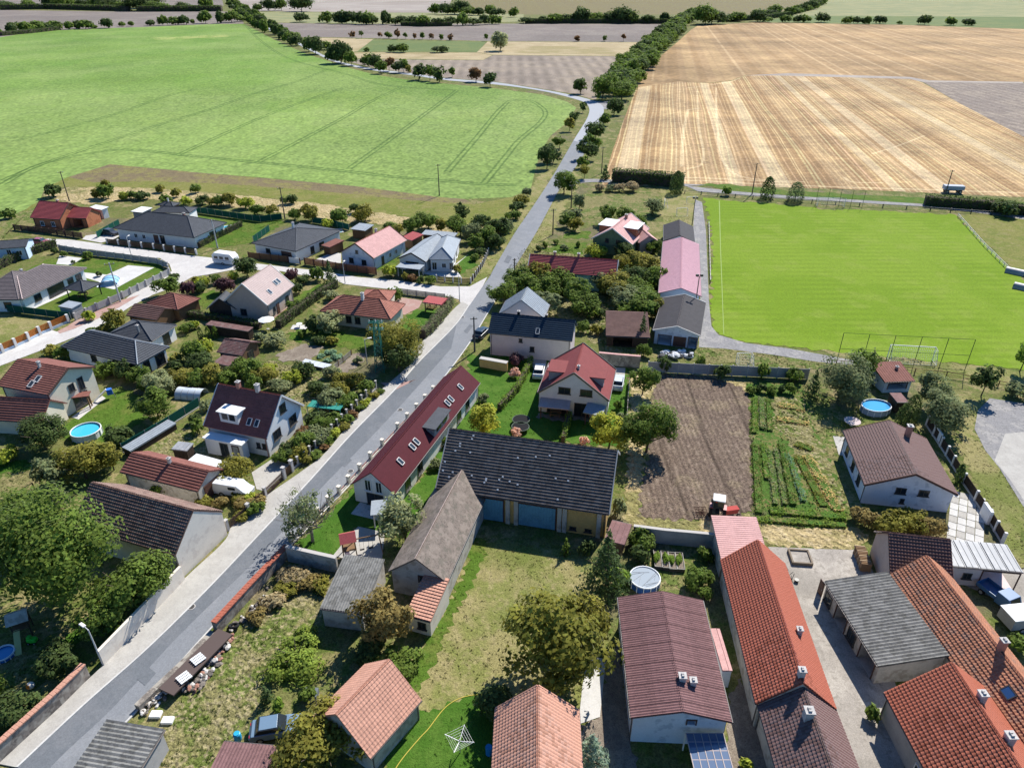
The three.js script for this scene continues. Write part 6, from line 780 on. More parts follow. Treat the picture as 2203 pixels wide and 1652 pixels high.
// ---------- middle gardens ----------
row('fruit_tree', 'garden tree from the road', 'around the mint green house', 'tree', 'round', ['green', 'green', 'olive', 'green', 'grey', 'green', 'olive', 'green', 'olive', 'dark', 'green', 'grey', 'green', 'green'], [[-1.61,-129.94], [1.23,-137.39], [5.92,-139.52], [10.56,-138.85], [6.84,-126.24], [11.31,-135.18, 0.8], [21.26,-134.34], [14.65,-124.57], [28.23,-145.21, 1.2], [24.92,-138.04], [25.97,-132.61, 1.15], [21.55,-127.6], [25.44,-124.87, 1.1], [21.25,-123.27, 0.7], [3.85,-134.69], [8.16,-134.69], [25.36,-146.28], [29.19,-138.85], [17.84,-137.89], [12.99,-129]], 5, 3, 0.14);
row('shrub', 'low shrub', 'in the garden below the mint green house', 'shrub', 'shrub', ['fresh', 'green', 'grey', 'green', 'olive', 'green', 'dark'], [[13.35,-135.97], [19.45,-136.36], [3.76,-130.27], [13.01,-118.01], [15.29,-117.02], [12.55,-125.93], [16.93,-124.28]], 1.7, 1.3);
plant('spruce', 'narrow spruce in front of the striped brown shed', 'tree', 'cone', 'spruce', 23.17,-113.48, 6, 1.5);
plant('shrub', 'shrub below the narrow spruce', 'shrub', 'shrub', 'green', 22.71,-108.42, 2.2, 1.3);
plant('tree', 'pine-like tree behind the striped brown shed corner', 'tree', 'round', 'olive', 26.7,-124.11, 4.4, 2);
plant('willow_shrub', 'bright bushy willow before the steep red-roofed house', 'shrub', 'shrub', 'lime', 19.66,-157.39, 3, 2.5);
plant('tree', 'dark ivy-clad tree below the steep red-roofed house', 'tree', 'round', 'dark', 25.12,-155.7, 4, 2.4);
plant('tree', 'round tree left behind the steep red-roofed house', 'tree', 'round', 'green', 25.09,-182.41, 5, 2.5);
plant('tree', 'round tree right behind the steep red-roofed house', 'tree', 'round', 'green', 29.72,-181.37, 5, 2.4);
plant('tree', 'green tree between steep red-roofed house and small weathered house', 'tree', 'round', 'green', 32.35,-176.27, 4.4, 2);
plant('tree', 'green shrub tree below the small weathered house', 'tree', 'round', 'green', 33.08,-159.5, 3.6, 1.8);
plant('tree', 'grey apple tree left of the clubhouse', 'tree', 'round', 'grey', 38.21,-191.4, 5, 2.8);
row('fruit_tree', 'grey fruit tree from the top', 'beside the roadside meadow', 'tree', 'round', ['grey', 'grey', 'green', 'olive'], [[18.73,-196.26], [16.25,-185.09], [14.39,-180.56], [16.28,-177.21]], 3.8, 2.1, 0.12);
row('shrub', 'little garden shrub', 'in the flower garden before the mint green house', 'shrub', 'shrub', ['green', 'grey', 'dark', 'green'], [[10.34,-166.67], [12.38,-162.67], [6.17,-161.83], [15.89,-164.37], [7.96,-164.37], [2.64,-149.55]], 1.3, 0.8);
row('shrub', 'roadside shrub from the front', 'between the crop field and the road', 'shrub', 'shrub', ['dark', 'olive', 'grey', 'green'], [[-3.95,-164.62], [-2.95,-173.98], [-1.18,-176.86], [0.34,-186.7], [1.65,-193.3], [2.7,-200.31], [4.54,-209.05]], 2.8, 1.8);
plant('tree', 'dense round tree casting shade on the road at the crossing', 'tree', 'round', 'green', 15.44,-211.71, 7.2, 3.3);
plant('tree', 'yellow-green little tree beyond the road crossing', 'tree', 'round', 'olive', 23.19,-230.56, 4.6, 1.7);
plant('tree', 'dark conifer at the left end of the crossing hedge', 'tree', 'cone', 'spruce', 29.77,-229.37, 5, 2);
hedge('dark clipped conifer hedge beyond the road crossing', [[31.82,-227.03],[40.77,-224.54],[52.84,-220.27]], 3, 4, 'dark', 0.45);
plant('thuja', 'big dark thuja at the right end of the crossing hedge', 'tree', 'column', 'dark', 49.26,-213.27, 6.6, 2.3);
row('shrub', 'bare grey bush', 'before the crossing hedge', 'shrub', 'shrub', ['dryTwig', 'grey', 'dryTwig'], along([[26.83,-215.45],[32.1,-214.78],[38.41,-214.11]], 3.2, 0.8), 2.4, 2.1);
// sports ground edge
plant('shrub', 'small bush on the far pitch corner by the lane', 'shrub', 'shrub', 'fresh', 63.5,-210.69, 2.6, 1.5);
plant('thuja', 'dark oval conifer left at the far end of the pitch', 'tree', 'column', 'dark', 74.54,-207.17, 6.4, 2.1);
plant('thuja', 'grey-green oval conifer right at the far end of the pitch', 'tree', 'column', 'grey', 81.68,-204.23, 5.6, 2.6);
hedge('long dark hedge beside the farm lane at the right', [[117.51,-201.05],[126.55,-197.9],[135.8,-194.84],[139.6,-190.99],[149.58,-187.59]], 3.2, 2.8, 'dark', 0.45);
plant('shrub', 'big dark bush at the right end of the farm lane hedge', 'shrub', 'shrub', 'dark', 134.78,-190.99, 4, 3.6);
// ---------- road to the horizon ----------
row('tree', 'roadside tree counted from the village', 'on the left of the road below the bend', 'tree', 'round', ['dark', 'dark', 'green', 'olive', 'dark', 'dark'], [[11.79,-243.86, 1.2], [14.35,-253.01, 1.1], [17.86,-275.97, 0.8], [24.03,-309.59, 0.8], [27.68,-327.41, 0.8], [33.55,-355.73, 0.7]], 6.4, 2.7, 0.1);
row('tree', 'roadside tree counted from the village', 'on the right of the road below the bend', 'tree', 'round', ['green', 'dark', 'green', 'dark', 'green', 'dark'], [[23.99,-244.98, 0.7], [26.76,-257.81, 1.2], [29.92,-273.24], [33.14,-293.44, 1.15], [39.6,-323.7], [47.53,-349.29, 1.25]], 6, 2.9, 0.1);
row('avenue_tree', 'tree counted from the bend', 'in the dense diagonal avenue', 'tree', 'round', ['green', 'green', 'green', 'dark'], [...along([[47.42,-394.08],[58.91,-440.82],[72.22,-499.07],[90.42,-573.63],[112.26,-658.43],[142.73,-770.78],[178.26,-900.86],[220.42,-1046.43],[263.94,-1198.28],[302.71,-1318.97]], 17, 2.5), ...along([[54.72,-394.08],[67.02,-440.82],[84.65,-507.37],[104.94,-584.45],[133.36,-687.19],[167.31,-809.92],[215.97,-1011.75],[252.92,-1116.21]], 18, 2.5)], 10, 6.4, 0.14);
row('roadside_tree', 'tree counted from the bend', 'along the far road beside the ploughed field', 'tree', 'round', ['dark', 'dark', 'rust', 'green', 'dark', 'green', 'dark', 'olive', 'green', 'dark', 'rust', 'green', 'dark', 'green', 'dark'], [[37.49,-416.24], [-12.78,-444.09], [-21.94,-466.81], [-37.96,-487.08, 0.7], [-44.08,-464.66], [-50.48,-471.91], [-57.62,-475.62, 1.05], [-68.22,-511.62, 0.6], [-72.19,-514.2], [-75.16,-511.62], [-82.88,-520.32], [-86.39,-507.37], [-94.71,-535.77, 1.2], [-101.2,-548.18], [-106.86,-558.1, 0.6]], 8.6, 3.8, 0.1);
row('roadside_tree', 'tree', 'lining the distant road above the crop field', 'tree', 'shrub', ['green', 'dark', 'green', 'dark'], [[-115.26,-555.09], [-125.72,-571.52, 1.3], [-126.76,-573.63], [-131.38,-568.37, 1.1], [-161.5,-675.4], [-160.7,-638.32, 1.1], [-171.43,-658.43], [-196.17,-715.2], [-208.09,-743.74], [-226.71,-789.89], ...along([[-241.58,-820.31],[-309.6,-998.21],[-371.1,-1157.81],[-443.43,-1347.78],[-614,-1782.15]], 42, 5), ...along([[-256,-841.87],[-308.26,-968.38],[-384.69,-1157.81],[-481,-1405.14],[-648.25,-1831.01]], 45, 5)], 9, 5.5, 0.35);
row('hedgerow_tree', 'tree from the left', 'in the hedgerow behind the crop field', 'tree', 'shrub', ['green', 'dark', 'green'], [...along([[-549.57,-848.55],[-543.3,-871.58],[-537.8,-900.86],[-538.28,-940.23]], 17, 4), [-520.93,-932.1], [-518.6,-948.51], [-507.32,-942.98], [-502.79,-954.11, 0.6], [-488.68,-959.77], [-485.62,-989.08, 0.5], [-477.76,-995.15, 0.6], [-456.8,-1007.51], [-445.63,-1013.8], [-432.32,-1020.17, 1.1], [-423.89,-1026.61], [-417.92,-1039.74, 0.6], [-405.62,-1053.21, 1.3], [-386,-1053.21, 1.2], [-378.67,-1074.05, 1.3], [-374.42,-1099.39, 1.2]], 8.5, 6.5, 0.35);
row('hedgerow_tree', 'tree from the left', 'in the topmost dark hedgerow on the left', 'tree', 'shrub', ['dark', 'green'], [...along([[-956.18,-1500.71],[-903.29,-1535.45],[-821.3,-1521.36],[-683.75,-1429.44]], 42, 8), ...along([[-661.48,-1417.19],[-600.82,-1417.19],[-516.93,-1429.44]], 40, 8), [-694.55,-1535.45, 1.5]], 19, 18, 0.35);
row('hedgerow_tree', 'tree from the left', 'in the hedgerow beyond the purple ploughed field', 'tree', 'shrub', ['dark', 'green', 'dark'], [[-287.9,-1081.17], [-247.91,-1063.53, 1.1], [-223.52,-1046.43], [-223.89,-1046.43], [-217.73,-1046.43], [-210.55,-1046.43], [-195.19,-1029.87], [-188.12,-1029.87], [-181.05,-1029.87], [-162.86,-1029.87, 1.1], [-155.2,-1039.74, 0.6], ...along([[-140.5,-1013.8],[-106.72,-995.15],[-76.35,-1007.51]], 17, 3), ...along([[-64.48,-1007.51],[-52.93,-1013.8],[-19.57,-1039.74]], 18, 3), ...along([[17.36,-1053.21],[40.07,-1053.21],[81.89,-1060.07]], 20, 4), ...along([[90.49,-1063.53],[123.45,-1060.07],[152.06,-1056.63]], 20, 4).map((p) => [...p, 1.35]), ...along([[157.78,-1053.21],[203.21,-1053.21]], 22, 3)], 11, 8.5, 0.35);
row('hedgerow_tree', 'tree from the left', 'in the broken hedge below the brown far field', 'tree', 'shrub', ['green', 'dark'], [[-445.45,-1405.14], [-429.88,-1417.19], [-411.27,-1429.44], [-365.85,-1393.29, 2], [-125.66,-1305.09, 0.8], [-104.21,-1284.72], [-92.93,-1284.72, 1.2], [-84.81,-1294.83, 1.2], [-68.35,-1269.84], [-54.12,-1255.3], [-35.22,-1236.4], [-22.99,-1227.16], [3.32,-1209.08, 0.7]], 14, 11, 0.35);
row('hedgerow_tree', 'tree from the avenue', 'in the hedge running right behind the stubble field', 'tree', 'shrub', ['green', 'dark', 'green'], [[249.67,-1027.82, 1.7], [261.8,-1044.39, 1.4], ...along([[287.62,-1097.37],[323.28,-1086.36]], 20, 3), [335.03,-1086.36], [342.51,-1086.36], ...along([[362.65,-1198.28],[437.81,-1267.96],[559.51,-1499.19],[708.92,-1830.41]], 34, 5)], 12, 10, 0.35);
row('field_bush', 'lone bush from the left', 'between stubble field and far pasture', 'shrub', 'shrub', ['green', 'dark'], [[370.02,-1079.14], [388.07,-1079.14], [394.43,-1079.14], [416.16,-1072.02, 1.5], ...along([[441.75,-1044.39],[469.66,-1037.7]], 11, 2), [482.88,-1044.39], [502.31,-1031.1, 0.6], [529.91,-1021.34, 1.2], [557,-1011.75, 1.2], [580.93,-1011.75]], 8, 7, 0.15);
plant('willow_tree', 'pale willow standing alone between straw and purple fields', 'tree', 'round', 'silver', -10.08,-665.4, 15, 7.5);
row('field_bush', 'bush from the left', 'in the green clover field', 'shrub', 'shrub', ['dark', 'green', 'grey'], [[-98.97,-655.68], [-92.71,-652.95, 1.3], [-62.47,-650.24], [-57.28,-650.24], [-122.86,-661.2, 0.6]], 5.5, 4.6, 0.1);
row('sapling', 'tiny sapling from the left', 'in the line along the purple field', 'tree', 'round', ['rust', 'green'], [[-163.61,-805.84], [-153.3,-801.79], [-133.61,-797.78], [-124.93,-797.78, 1.2], [-115.68,-793.82, 1.3], [-107,-789.89], [-97.46,-785.99], [-89.68,-785.99], [-79.96,-782.14], [-70.66,-782.14], [-61.38,-778.32], [-25.24,-767.07], [63.44,-763.39], [89.94,-763.39], [108.11,-763.39]], 6, 2.6, 0.15);
// ---------- strip behind the bungalows ----------
row('shrub', 'bush from the left', 'in the dry strip behind the bungalows', 'shrub', 'shrub', ['green', 'dark', 'olive', 'green', 'olive', 'lime'], [[-135.42,-187.92], [-135.02,-209.13, 1.4], [-121.45,-207.93], [-118.3,-207.73, 1.5], [-125.58,-220.79, 0.8], [-112.6,-206.02], [-110.49,-206.66], [-107.57,-206.66, 1.1], [-105.5,-213.86], [-99.62,-202.9], [-98.73,-208.58], [-92.89,-200.47], [-94.96,-213.18], [-88.18,-200.96, 1.2], [-84.63,-199.86], [-82.96,-199.86, 1.2], [-80.25,-200.35, 1.3], [-74.76,-197.37, 1.4], [-69.58,-191.2], [-63.54,-201.57, 1.1], [-65.58,-191.2], [-57.99,-186.84, 1.2], [-53.51,-185.51, 1.6], [-47.84,-179.61], [-44.62,-183.41, 1.5], [-42.96,-192.32], [-38.95,-185.51, 1.6], [-30.65,-174.72, 1.2], [-28.44,-173.78]], 2.5, 1.7, 0.12);
row('tree', 'tree from the left', 'in the clump behind the slate-grey corner house', 'tree', 'round', ['green', 'green', 'olive', 'dark', 'green', 'dark', 'grey', 'green', 'dark', 'green', 'dark'], [[-25.16,-174.13], [-21.61,-178.73, 1.2], [-17.94,-176.21, 0.8], [-13.62,-186.3, 0.9], [-12.92,-172.87, 1.2], [-8.59,-175.12, 1.2], [-10.07,-168.83], [-6.52,-166.13], [-3.47,-170.98, 1.1], [-8.63,-162.38, 0.8], [-4.16,-162.38, 0.8]], 4.6, 2.3, 0.1);
row('shrub', 'garden shrub', 'along the corner plot fence', 'shrub', 'shrub', ['dark', 'green', 'olive', 'rust'], [[-7.39,-158.62], [-8.62,-155.44], [-12.16,-147.73], [-21.38,-142.42], [-19.54,-141.74], [-17.22,-141.07], [-22.98,-143.09]], 1.7, 1.1);
plant('shrub', 'bright lime shrub on the verge before the carport', 'shrub', 'shrub', 'lime', -26.56,-145.45, 2.6, 1.5);
// ---------- left gardens ----------
plant('tree', 'dark round tree beside the parked caravan', 'tree', 'round', 'dark', -57.7,-145.83, 4.4, 2.4);
plant('tree', 'loose green tree on the lane corner by the curved fence', 'tree', 'round', 'green', -70.53,-134.95, 3.8, 2.5);
row('shrub', 'dark plum-leaved bush from the left', 'behind the beige house', 'shrub', 'shrub', ['purple'], [[-66.19,-135.79], [-59.18,-136.25, 1.2], [-47.12,-143.02]], 2.6, 1.6, 0.05);
row('shrub', 'mixed garden shrub', 'between the lane and the brown hip-roofed carport', 'shrub', 'shrub', ['lime', 'dark', 'green', 'olive', 'dark'], [[-65.21,-140.33], [-64.23,-137.08], [-62.74,-141.15], [-67.23,-141.15, 0.7], [-72.54,-143.52, 0.7], [-59.2,-142.5]], 2, 1.3);
hedge('clipped thuja hedge left of the anthracite hip bungalow pool', [[-75.26,-164.22],[-73.28,-172.18],[-70.52,-180.8]], 1.1, 1.5, 'dark', 0.3);
hedge('tall thuja hedge before the pale blue house at the left edge', [[-114.72,-148.58],[-113.33,-157.65],[-110.05,-165.07]], 1.3, 1.9, 'dark', 0.32);
hedge('long clipped hedge between the beige house and the terracotta bungalow', [[-43.41,-119.55],[-41.48,-126.45],[-39.46,-133.4],[-36.97,-139.68]], 1.4, 1.7, 'dark', 0.3);
hedge('tall silvery hedge along the main road pavement', [[-12.2,-130.43],[-13.32,-124.26],[-14.62,-119.04],[-16.16,-115.11]], 1.6, 1.9, 'grey', 0.3);
hedge('low dark hedge below the brown hip-roofed carport', [[-64.63,-125.62],[-56.8,-122.92],[-46.65,-119.29]], 1.2, 1.3, 'dark', 0.3);
hedge('young hedge dividing the lawns of the semi-detached house', [[3.32,-106.27],[2.35,-102.16],[0.76,-96.43],[-1.95,-90.83]], 0.8, 1.2, 'fresh', 0.25);
hedge('straight hedge between the two terraces of the semi-detached house', [[8.51,-88.86],[7.86,-85.7],[7.14,-82.27]], 0.7, 1.2, 'fresh', 0.25);
row('shrub', 'shrub', 'behind the terracotta-tiled bungalow', 'shrub', 'shrub', ['green', 'dark', 'silver', 'green'], [[-41.66,-143.36, 1.3], [-44.39,-140.99], [-36.57,-132.73], [-23.66,-132.26, 1.2], [-42.69,-128.15], [-43.79,-135.81]], 2.1, 1.4);
plant('spruce', 'dark spruce at the lane between beige and pink-red houses', 'tree', 'cone', 'spruce', -38.57,-141.31, 5.4, 1.9);
plant('tree', 'silver-green tree before the terracotta bungalow', 'tree', 'round', 'silver', -32.71,-117.73, 3.8, 2.5);
plant('tree', 'dark green tree left of the silver-green tree', 'tree', 'round', 'dark', -36.23,-117.86, 3.2, 1.7);
plant('tree', 'olive tree right of the terracotta bungalow terrace', 'tree', 'round', 'olive', -23.16,-113.42, 4.2, 2.8);
plant('tree', 'big dark olive tree beside the green lattice pylon', 'tree', 'round', 'olive', -18.71,-107.21, 6.4, 3.8);
plant('tree', 'dark tree at the roadside below the big olive tree', 'tree', 'round', 'dark', -18.76,-102.8, 4.4, 2.6);
plant('shrub', 'silvery shrub beside the hedge end', 'shrub', 'shrub', 'silver', -41.9,-112.59, 2.2, 1.9);
row('shrub', 'low shrub', 'around the vegetable beds below the terracotta bungalow', 'shrub', 'shrub', ['dark', 'grey', 'green', 'olive'], [[-34.3,-113.02], [-45.12,-113.49], [-37.98,-115.82, 0.7], [-31.95,-112.75, 0.8], [-33.8,-112.42, 0.6], [-26.08,-105.79, 0.6]], 1.8, 1.3);
row('cypress', 'little upright cypress from the left', 'in the gravel garden of the grey angular bungalow', 'tree', 'column', ['dark', 'green', 'green'], [[-56.03,-114.99], [-54.65,-114.99], [-53.56,-115.48]], 2.4, 0.55, 0.05);
row('shrub', 'rock-garden shrub', 'beside the grey angular bungalow', 'shrub', 'shrub', ['green', 'dark', 'lime', 'olive', 'green'], [[-54.08,-107.22, 1.5], [-51.44,-103.42, 1.5], [-53.19,-109.61, 1.1], [-56.72,-106.02, 0.7], [-59.34,-117.79, 0.8], [-60.12,-117.5, 0.7], [-55.96,-104.12, 0.7], [-58.76,-119, 0.7]], 2.1, 1.4);
row('shrub', 'wild shrub from the left', 'on the lane verge above the grey angular bungalow', 'shrub', 'shrub', ['olive', 'green', 'lime', 'green', 'olive'], [[-79.47,-108.7, 1.1], [-76.13,-107.84, 1.1], [-80.48,-122.73], [-76.85,-117.21, 0.6], [-73.37,-119.73, 1.5], [-74.7,-117.79, 0.7]], 2, 1.4);
row('shrub', 'shrub', 'on the curved-fence lawn', 'shrub', 'shrub', ['green', 'dark', 'grey'], [[-97.68,-156.23, 1.2], [-89.51,-145.42, 0.7], [-99.44,-153.44, 0.6], [-104.3,-158.1, 0.9], [-107.63,-160.13, 0.8]], 1.6, 1.1);
row('shrub', 'hedge bush from the left', 'behind the pool lawn of the ochre house', 'shrub', 'shrub', ['green', 'green', 'dark', 'green', 'silver', 'green', 'olive', 'green', 'olive', 'green', 'green'], [[-66.71,-101.16], [-64.98,-101.55], [-62.64,-100.79, 1.2], [-60.02,-99.23, 1.2], [-55.14,-95.51, 1.4], [-57.68,-96.96, 1.1], [-52.71,-98.82, 1.2], [-50.15,-98.06, 1.1], [-48.32,-99.2, 1.2], [-45.67,-99.2], [-43.41,-101.55, 1.3]], 2.5, 1.7, 0.12);
row('shrub', 'shrub', 'beside the dormer house gable', 'shrub', 'shrub', ['silver', 'dark', 'green'], [[-45.94,-90.73], [-46.28,-86.97], [-45.14,-84.8]], 1.8, 1, 0.1);
row('shrub', 'shrub', 'in the wild garden left of the road', 'shrub', 'shrub', ['green', 'olive', 'grey', 'green', 'dark', 'lime', 'silver', 'olive'], [[-42.51,-99.2], [-40.1,-99.98, 1.3], [-37.13,-96.93], [-40.5,-96.91], [-34.12,-101.16, 1.1], [-39.8,-102.72, 0.8], [-29.33,-101.12, 0.9], [-25.16,-98.41, 1.1], [-22.88,-96.17], [-27.47,-98.58], [-27.57,-92.26, 1.3], [-24.96,-91.73, 1.1], [-30.4,-95.78], [-35.3,-98.96], [-35.88,-96.88, 0.8], [-27,-95.42]], 2, 1.5);
row('shrub', 'garden bush from the top', 'in the front garden of the dormer house', 'shrub', 'shrub', ['green', 'dark', 'green', 'rust', 'grey', 'green', 'dark', 'green', 'olive'], [[-25.99,-86.66], [-28.68,-87.13, 0.8], [-27.56,-85.26], [-29.23,-83.15], [-27.92,-82.56, 1.1], [-28.7,-80.54, 1.2], [-30,-79.28, 1.2], [-30.59,-77.92, 1.1], [-28.82,-78.46]], 1.9, 1.5);
row('shrub', 'low verge shrub from the top', 'between road fence and pavement', 'shrub', 'shrub', ['green', 'olive', 'lime', 'green', 'rust'], along([[-20.96,-95.89],[-23.75,-87.89],[-26.26,-80.69],[-28.23,-75.7]], 1.8, 0.3), 0.9, 0.85);
row('shrub', 'dry shrub', 'along the garage fence by the road', 'shrub', 'shrub', ['olive', 'brown', 'green'], [[-34.35,-69.58], [-32.74,-68.22], [-31.15,-67.33], [-32.58,-66.35], [-31.4,-69.01], [-44.52,-70.74], [-38.46,-68.89], [-36.04,-68.67]], 1.2, 1.1);
row('shrub', 'dark shrub', 'along the row house lawn', 'shrub', 'shrub', ['grey', 'green'], [[-10.13,-76.33], [-9.45,-81.4], [-4.51,-93.1], [16.19,-91.05], [16.16,-88.25]], 1.4, 0.8);
row('ornamental_grass', 'feathery pink grass clump', 'behind the black barn roof', 'grass', 'shrub', ['pink'], [[0.51,-83.59], [9.95,-81.54]], 1.3, 0.8, 0.05);
row('shrub', 'brown withered weed clump', 'below the shaded yard wall', 'shrub', 'shrub', ['dryTwig', 'brown', 'olive', 'dryTwig'], [[-23.03,-56.14], [-21.68,-55.16], [-20.42,-55.16], [-24.1,-56.58], [-24.95,-52.78], [-25.88,-50.82], [-23.98,-54.84]], 1.1, 1.2);
for (const [i, pts, w, h, col] of [[0, [[37.52,-93.92],[34.64,-84.48]], 0.8, 0.4, 'fresh'], [1, [[38.52,-93.92],[36.1,-85.39]], 0.9, 0.4, 'silver'], [2, [[39.51,-93.57],[37.03,-85.09]], 0.8, 0.35, 'green'], [3, [[33.86,-81.55],[30.07,-67.04]], 1, 0.4, 'green'], [4, [[35.01,-81.55],[33.18,-73.8]], 0.9, 0.4, 'fresh'], [5, [[35.35,-80.27],[32.58,-68.59]], 0.7, 0.4, 'silver'], [6, [[36.33,-80.27],[33.75,-68.59]], 0.7, 0.4, 'silver'], [7, [[37.56,-81.55],[34.77,-68.59]], 1, 0.45, 'green'], [8, [[37.54,-79.02],[36.33,-69.27]], 0.7, 0.4, 'cabbage'], [9, [[31.5,-67.48],[40.22,-66.17]], 1.2, 0.4, 'fresh'], [10, [[29.32,-65.96],[39.66,-64.8]], 1, 0.35, 'vine'], [11, [[38.89,-78.75],[38.48,-68.37]], 1.2, 0.3, 'olive'], [12, [[40.18,-78.75],[39.88,-67.48]], 1.3, 0.3, 'straw'], [13, [[39.64,-81.83],[41.43,-80.41]], 1.4, 0.3, 'olive'], [14, [[40.51,-92.19],[44.17,-90.83]], 1.2, 0.25, 'straw'], [15, [[39.23,-88.21],[43.3,-86.94]], 1.2, 0.25, 'straw']]) { const g = hedge(`${ORD[i]} vegetable row counted from the top left of the plot`, pts, w, h, col, 0.2); g.name = numbered('vegetable_row'); g.userData.category = 'vegetables'; g.userData.group = 'vegetable rows beside the ploughed plot'; }
row('cabbage_row', 'blue-green cabbage bed', 'below the terracotta bungalow', 'vegetables', 'flat', ['cabbage'], [[-32.68,-108.26], [-31.25,-109.13], [-30.06,-107.39], [-31.48,-106.53]], 0.5, 1.4);

for (const [l, pts, w, h] of [['continuous dark hedge along the top left horizon fields', [[-927.42,-1454.58],[-864.87,-1493.94],[-672.39,-1405.14]], 14, 9], ['dark hedge right of the gap at the top left', [[-650.58,-1393.29],[-508.34,-1405.14]], 14, 9], ['low hedge behind the crop field on the left', [[-541.3,-835.29],[-532.98,-871.58],[-529.9,-926.75]], 6, 4], ['low hedge left of the centre beyond the purple field', [[-138.82,-1001.29],[-106.09,-989.08],[-75.67,-998.21]], 7, 5], ['low hedge right of the centre beyond the purple field', [[17.25,-1046.43],[81.37,-1053.21],[151.11,-1049.81],[204,-1046.43]], 7, 6], ['thin hedge running up to the right horizon', [[282.68,-1086.36],[368.3,-1155.83],[432.91,-1253.4],[552.15,-1479.04],[697.61,-1800.68]], 8, 6]]) hedge(l, pts, w, h, 'dark', Math.max(1.3, w * 0.18));


// ---------- grass tufts on the near lawns ----------
{
  const inside = (x, z, p) => { let c = false; for (let i = 0, j = p.length - 1; i < p.length; j = i++) if ((p[i][1] > z) !== (p[j][1] > z) && x < (p[j][0] - p[i][0]) * (z - p[i][1]) / (p[j][1] - p[i][1]) + p[i][0]) c = !c; return c; };
  const tuft = (n, h, w) => { const P = []; for (let i = 0; i < n; i++) { const a = rr(0, 6.28), r = rr(0, w), x = Math.cos(a) * r, z = Math.sin(a) * r, b = rr(0, 6.28), l = rr(0.5, 1) * h, bw = 0.035; P.push(x - Math.cos(b) * bw, 0, z - Math.sin(b) * bw, x + Math.cos(b) * bw, 0, z + Math.sin(b) * bw, x + rr(-0.5, 0.5) * l, l, z + rr(-0.5, 0.5) * l); } const g = new THREE.BufferGeometry(); g.setAttribute('position', new THREE.Float32BufferAttribute(P, 3)); g.computeVertexNormals(); return g; };
  const leafM = (r, g, b) => std({ color: C(r, g, b), side: THREE.DoubleSide });
  const sets = [['grass_blades', tuft(9, 0.14, 0.2), leafM(0.1, 0.15, 0.025), ['lawn', 'lush', 'dryMix', 'dry', 'weeds'], 30000], ['dry_grass_blades', tuft(9, 0.17, 0.22), leafM(0.3, 0.25, 0.12), ['dry', 'dryMix', 'weeds', 'straw'], 26000], ['weed_leaves', tuft(10, 0.26, 0.25), leafM(0.075, 0.12, 0.022), ['weeds', 'garden', 'dryMix'], 22000]];
  for (const [name, geo, m, kinds, most] of sets) {
    const polys = lawnPolys.filter(([p, q]) => kinds.some((k) => M[k] === q)).map(([p]) => { const xs = p.map((t) => t[0]), zs = p.map((t) => t[1]); return { p, x0: Math.max(-75, Math.min(...xs)), x1: Math.min(75, Math.max(...xs)), z0: Math.max(-190, Math.min(...zs)), z1: Math.min(-30, Math.max(...zs)) }; }).filter((q) => q.x1 > q.x0 && q.z1 > q.z0);
    const area = polys.reduce((s, q) => s + (q.x1 - q.x0) * (q.z1 - q.z0), 0), M4 = [], d = new THREE.Object3D();
    for (const q of polys) { const n = Math.round(most * (q.x1 - q.x0) * (q.z1 - q.z0) / area); for (let i = 0; i < n; i++) { const x = rr(q.x0, q.x1), z = rr(q.z0, q.z1); if (!inside(x, z, q.p)) continue; const f = FIELD.coarse[((Math.floor(z * 24) & 1023) * NS) + (Math.floor(x * 24) & 1023)]; if (f + rr(-0.25, 0.25) < 0.5) continue; d.position.set(x, 0.03, z); d.rotation.y = rr(0, 6.28); d.scale.setScalar(rr(0.4, 0.95)); d.updateMatrix(); M4.push(d.matrix.clone()); } }
    const im = new THREE.InstancedMesh(geo, m, M4.length); M4.forEach((t, i) => im.setMatrixAt(i, t)); im.name = name; im.userData = { kind: 'stuff', label: name.replace(/_/g, ' ') + ' scattered over the near lawns', category: 'grass' }; im.castShadow = im.receiveShadow = true; scene.add(im);
  }
}

// ---------- poles and lamps ----------
const poleM = plain(0.13, 0.105, 0.085), paleSteel = plain(0.42, 0.43, 0.43, { roughness: 0.6 });
function utilityPole(label, x, z, h, turn = 0, m = poleM, arm = 1.4) { const g = thing('utility_pole', label, 'pole', x, z, 'power line poles'); g.rotation.y = turn; mesh('post', cyl(0.17, 0.11, h, 0, 0, 0, 8), m, g); const a = mesh('crossarm', box(arm, 0.12, 0.12, 0, h - 0.35, 0), poleM, g); for (const u of [-0.45, 0, 0.45]) mesh('insulator', cyl(0.05, 0.03, 0.22, u * arm, h - 0.29, 0, 6), X.frame, a); return g; }
utilityPole('wooden power pole at the field edge behind the brick bungalow', -127.99,-204.23, 8.6, 0.4);
utilityPole('wooden power pole behind the cross-hipped dark bungalow', -60.86,-186.96, 8.6, 0.3);
utilityPole('tall power pole standing on the crop field edge', -21.53,-210.18, 9.2, 0.3);
utilityPole('power pole beside the stubble field at the crossing', 29.5,-237.38, 8.5, 0.2);
utilityPole('dark power pole with bent foot beside the far pitch corner', 71.56,-211.6, 9.2, 0.2);
utilityPole('power pole by the long dark farm lane hedge', 129.2,-211.6, 7.2, 0.2);
utilityPole('power pole on the verge above the steep red-roofed house', 10.29,-173.91, 6.6, 0.2);
utilityPole('power pole just below the shady crossing tree', 16.59,-197.33, 6.6, 0.2);
utilityPole('short pole at the road left of the mint green house', 0.53,-146.35, 3.8, 0.2, poleM, 0.8);
utilityPole('thick concrete pole on the pavement before the navy-roofed house', -6.5,-110.02, 6.6, 0.2, plain(0.1, 0.1, 0.1), 1.2);
utilityPole('tall steel pole with crossarm at the curved fence', -78.55,-131.61, 8.3, 0.4, paleSteel, 1.8);
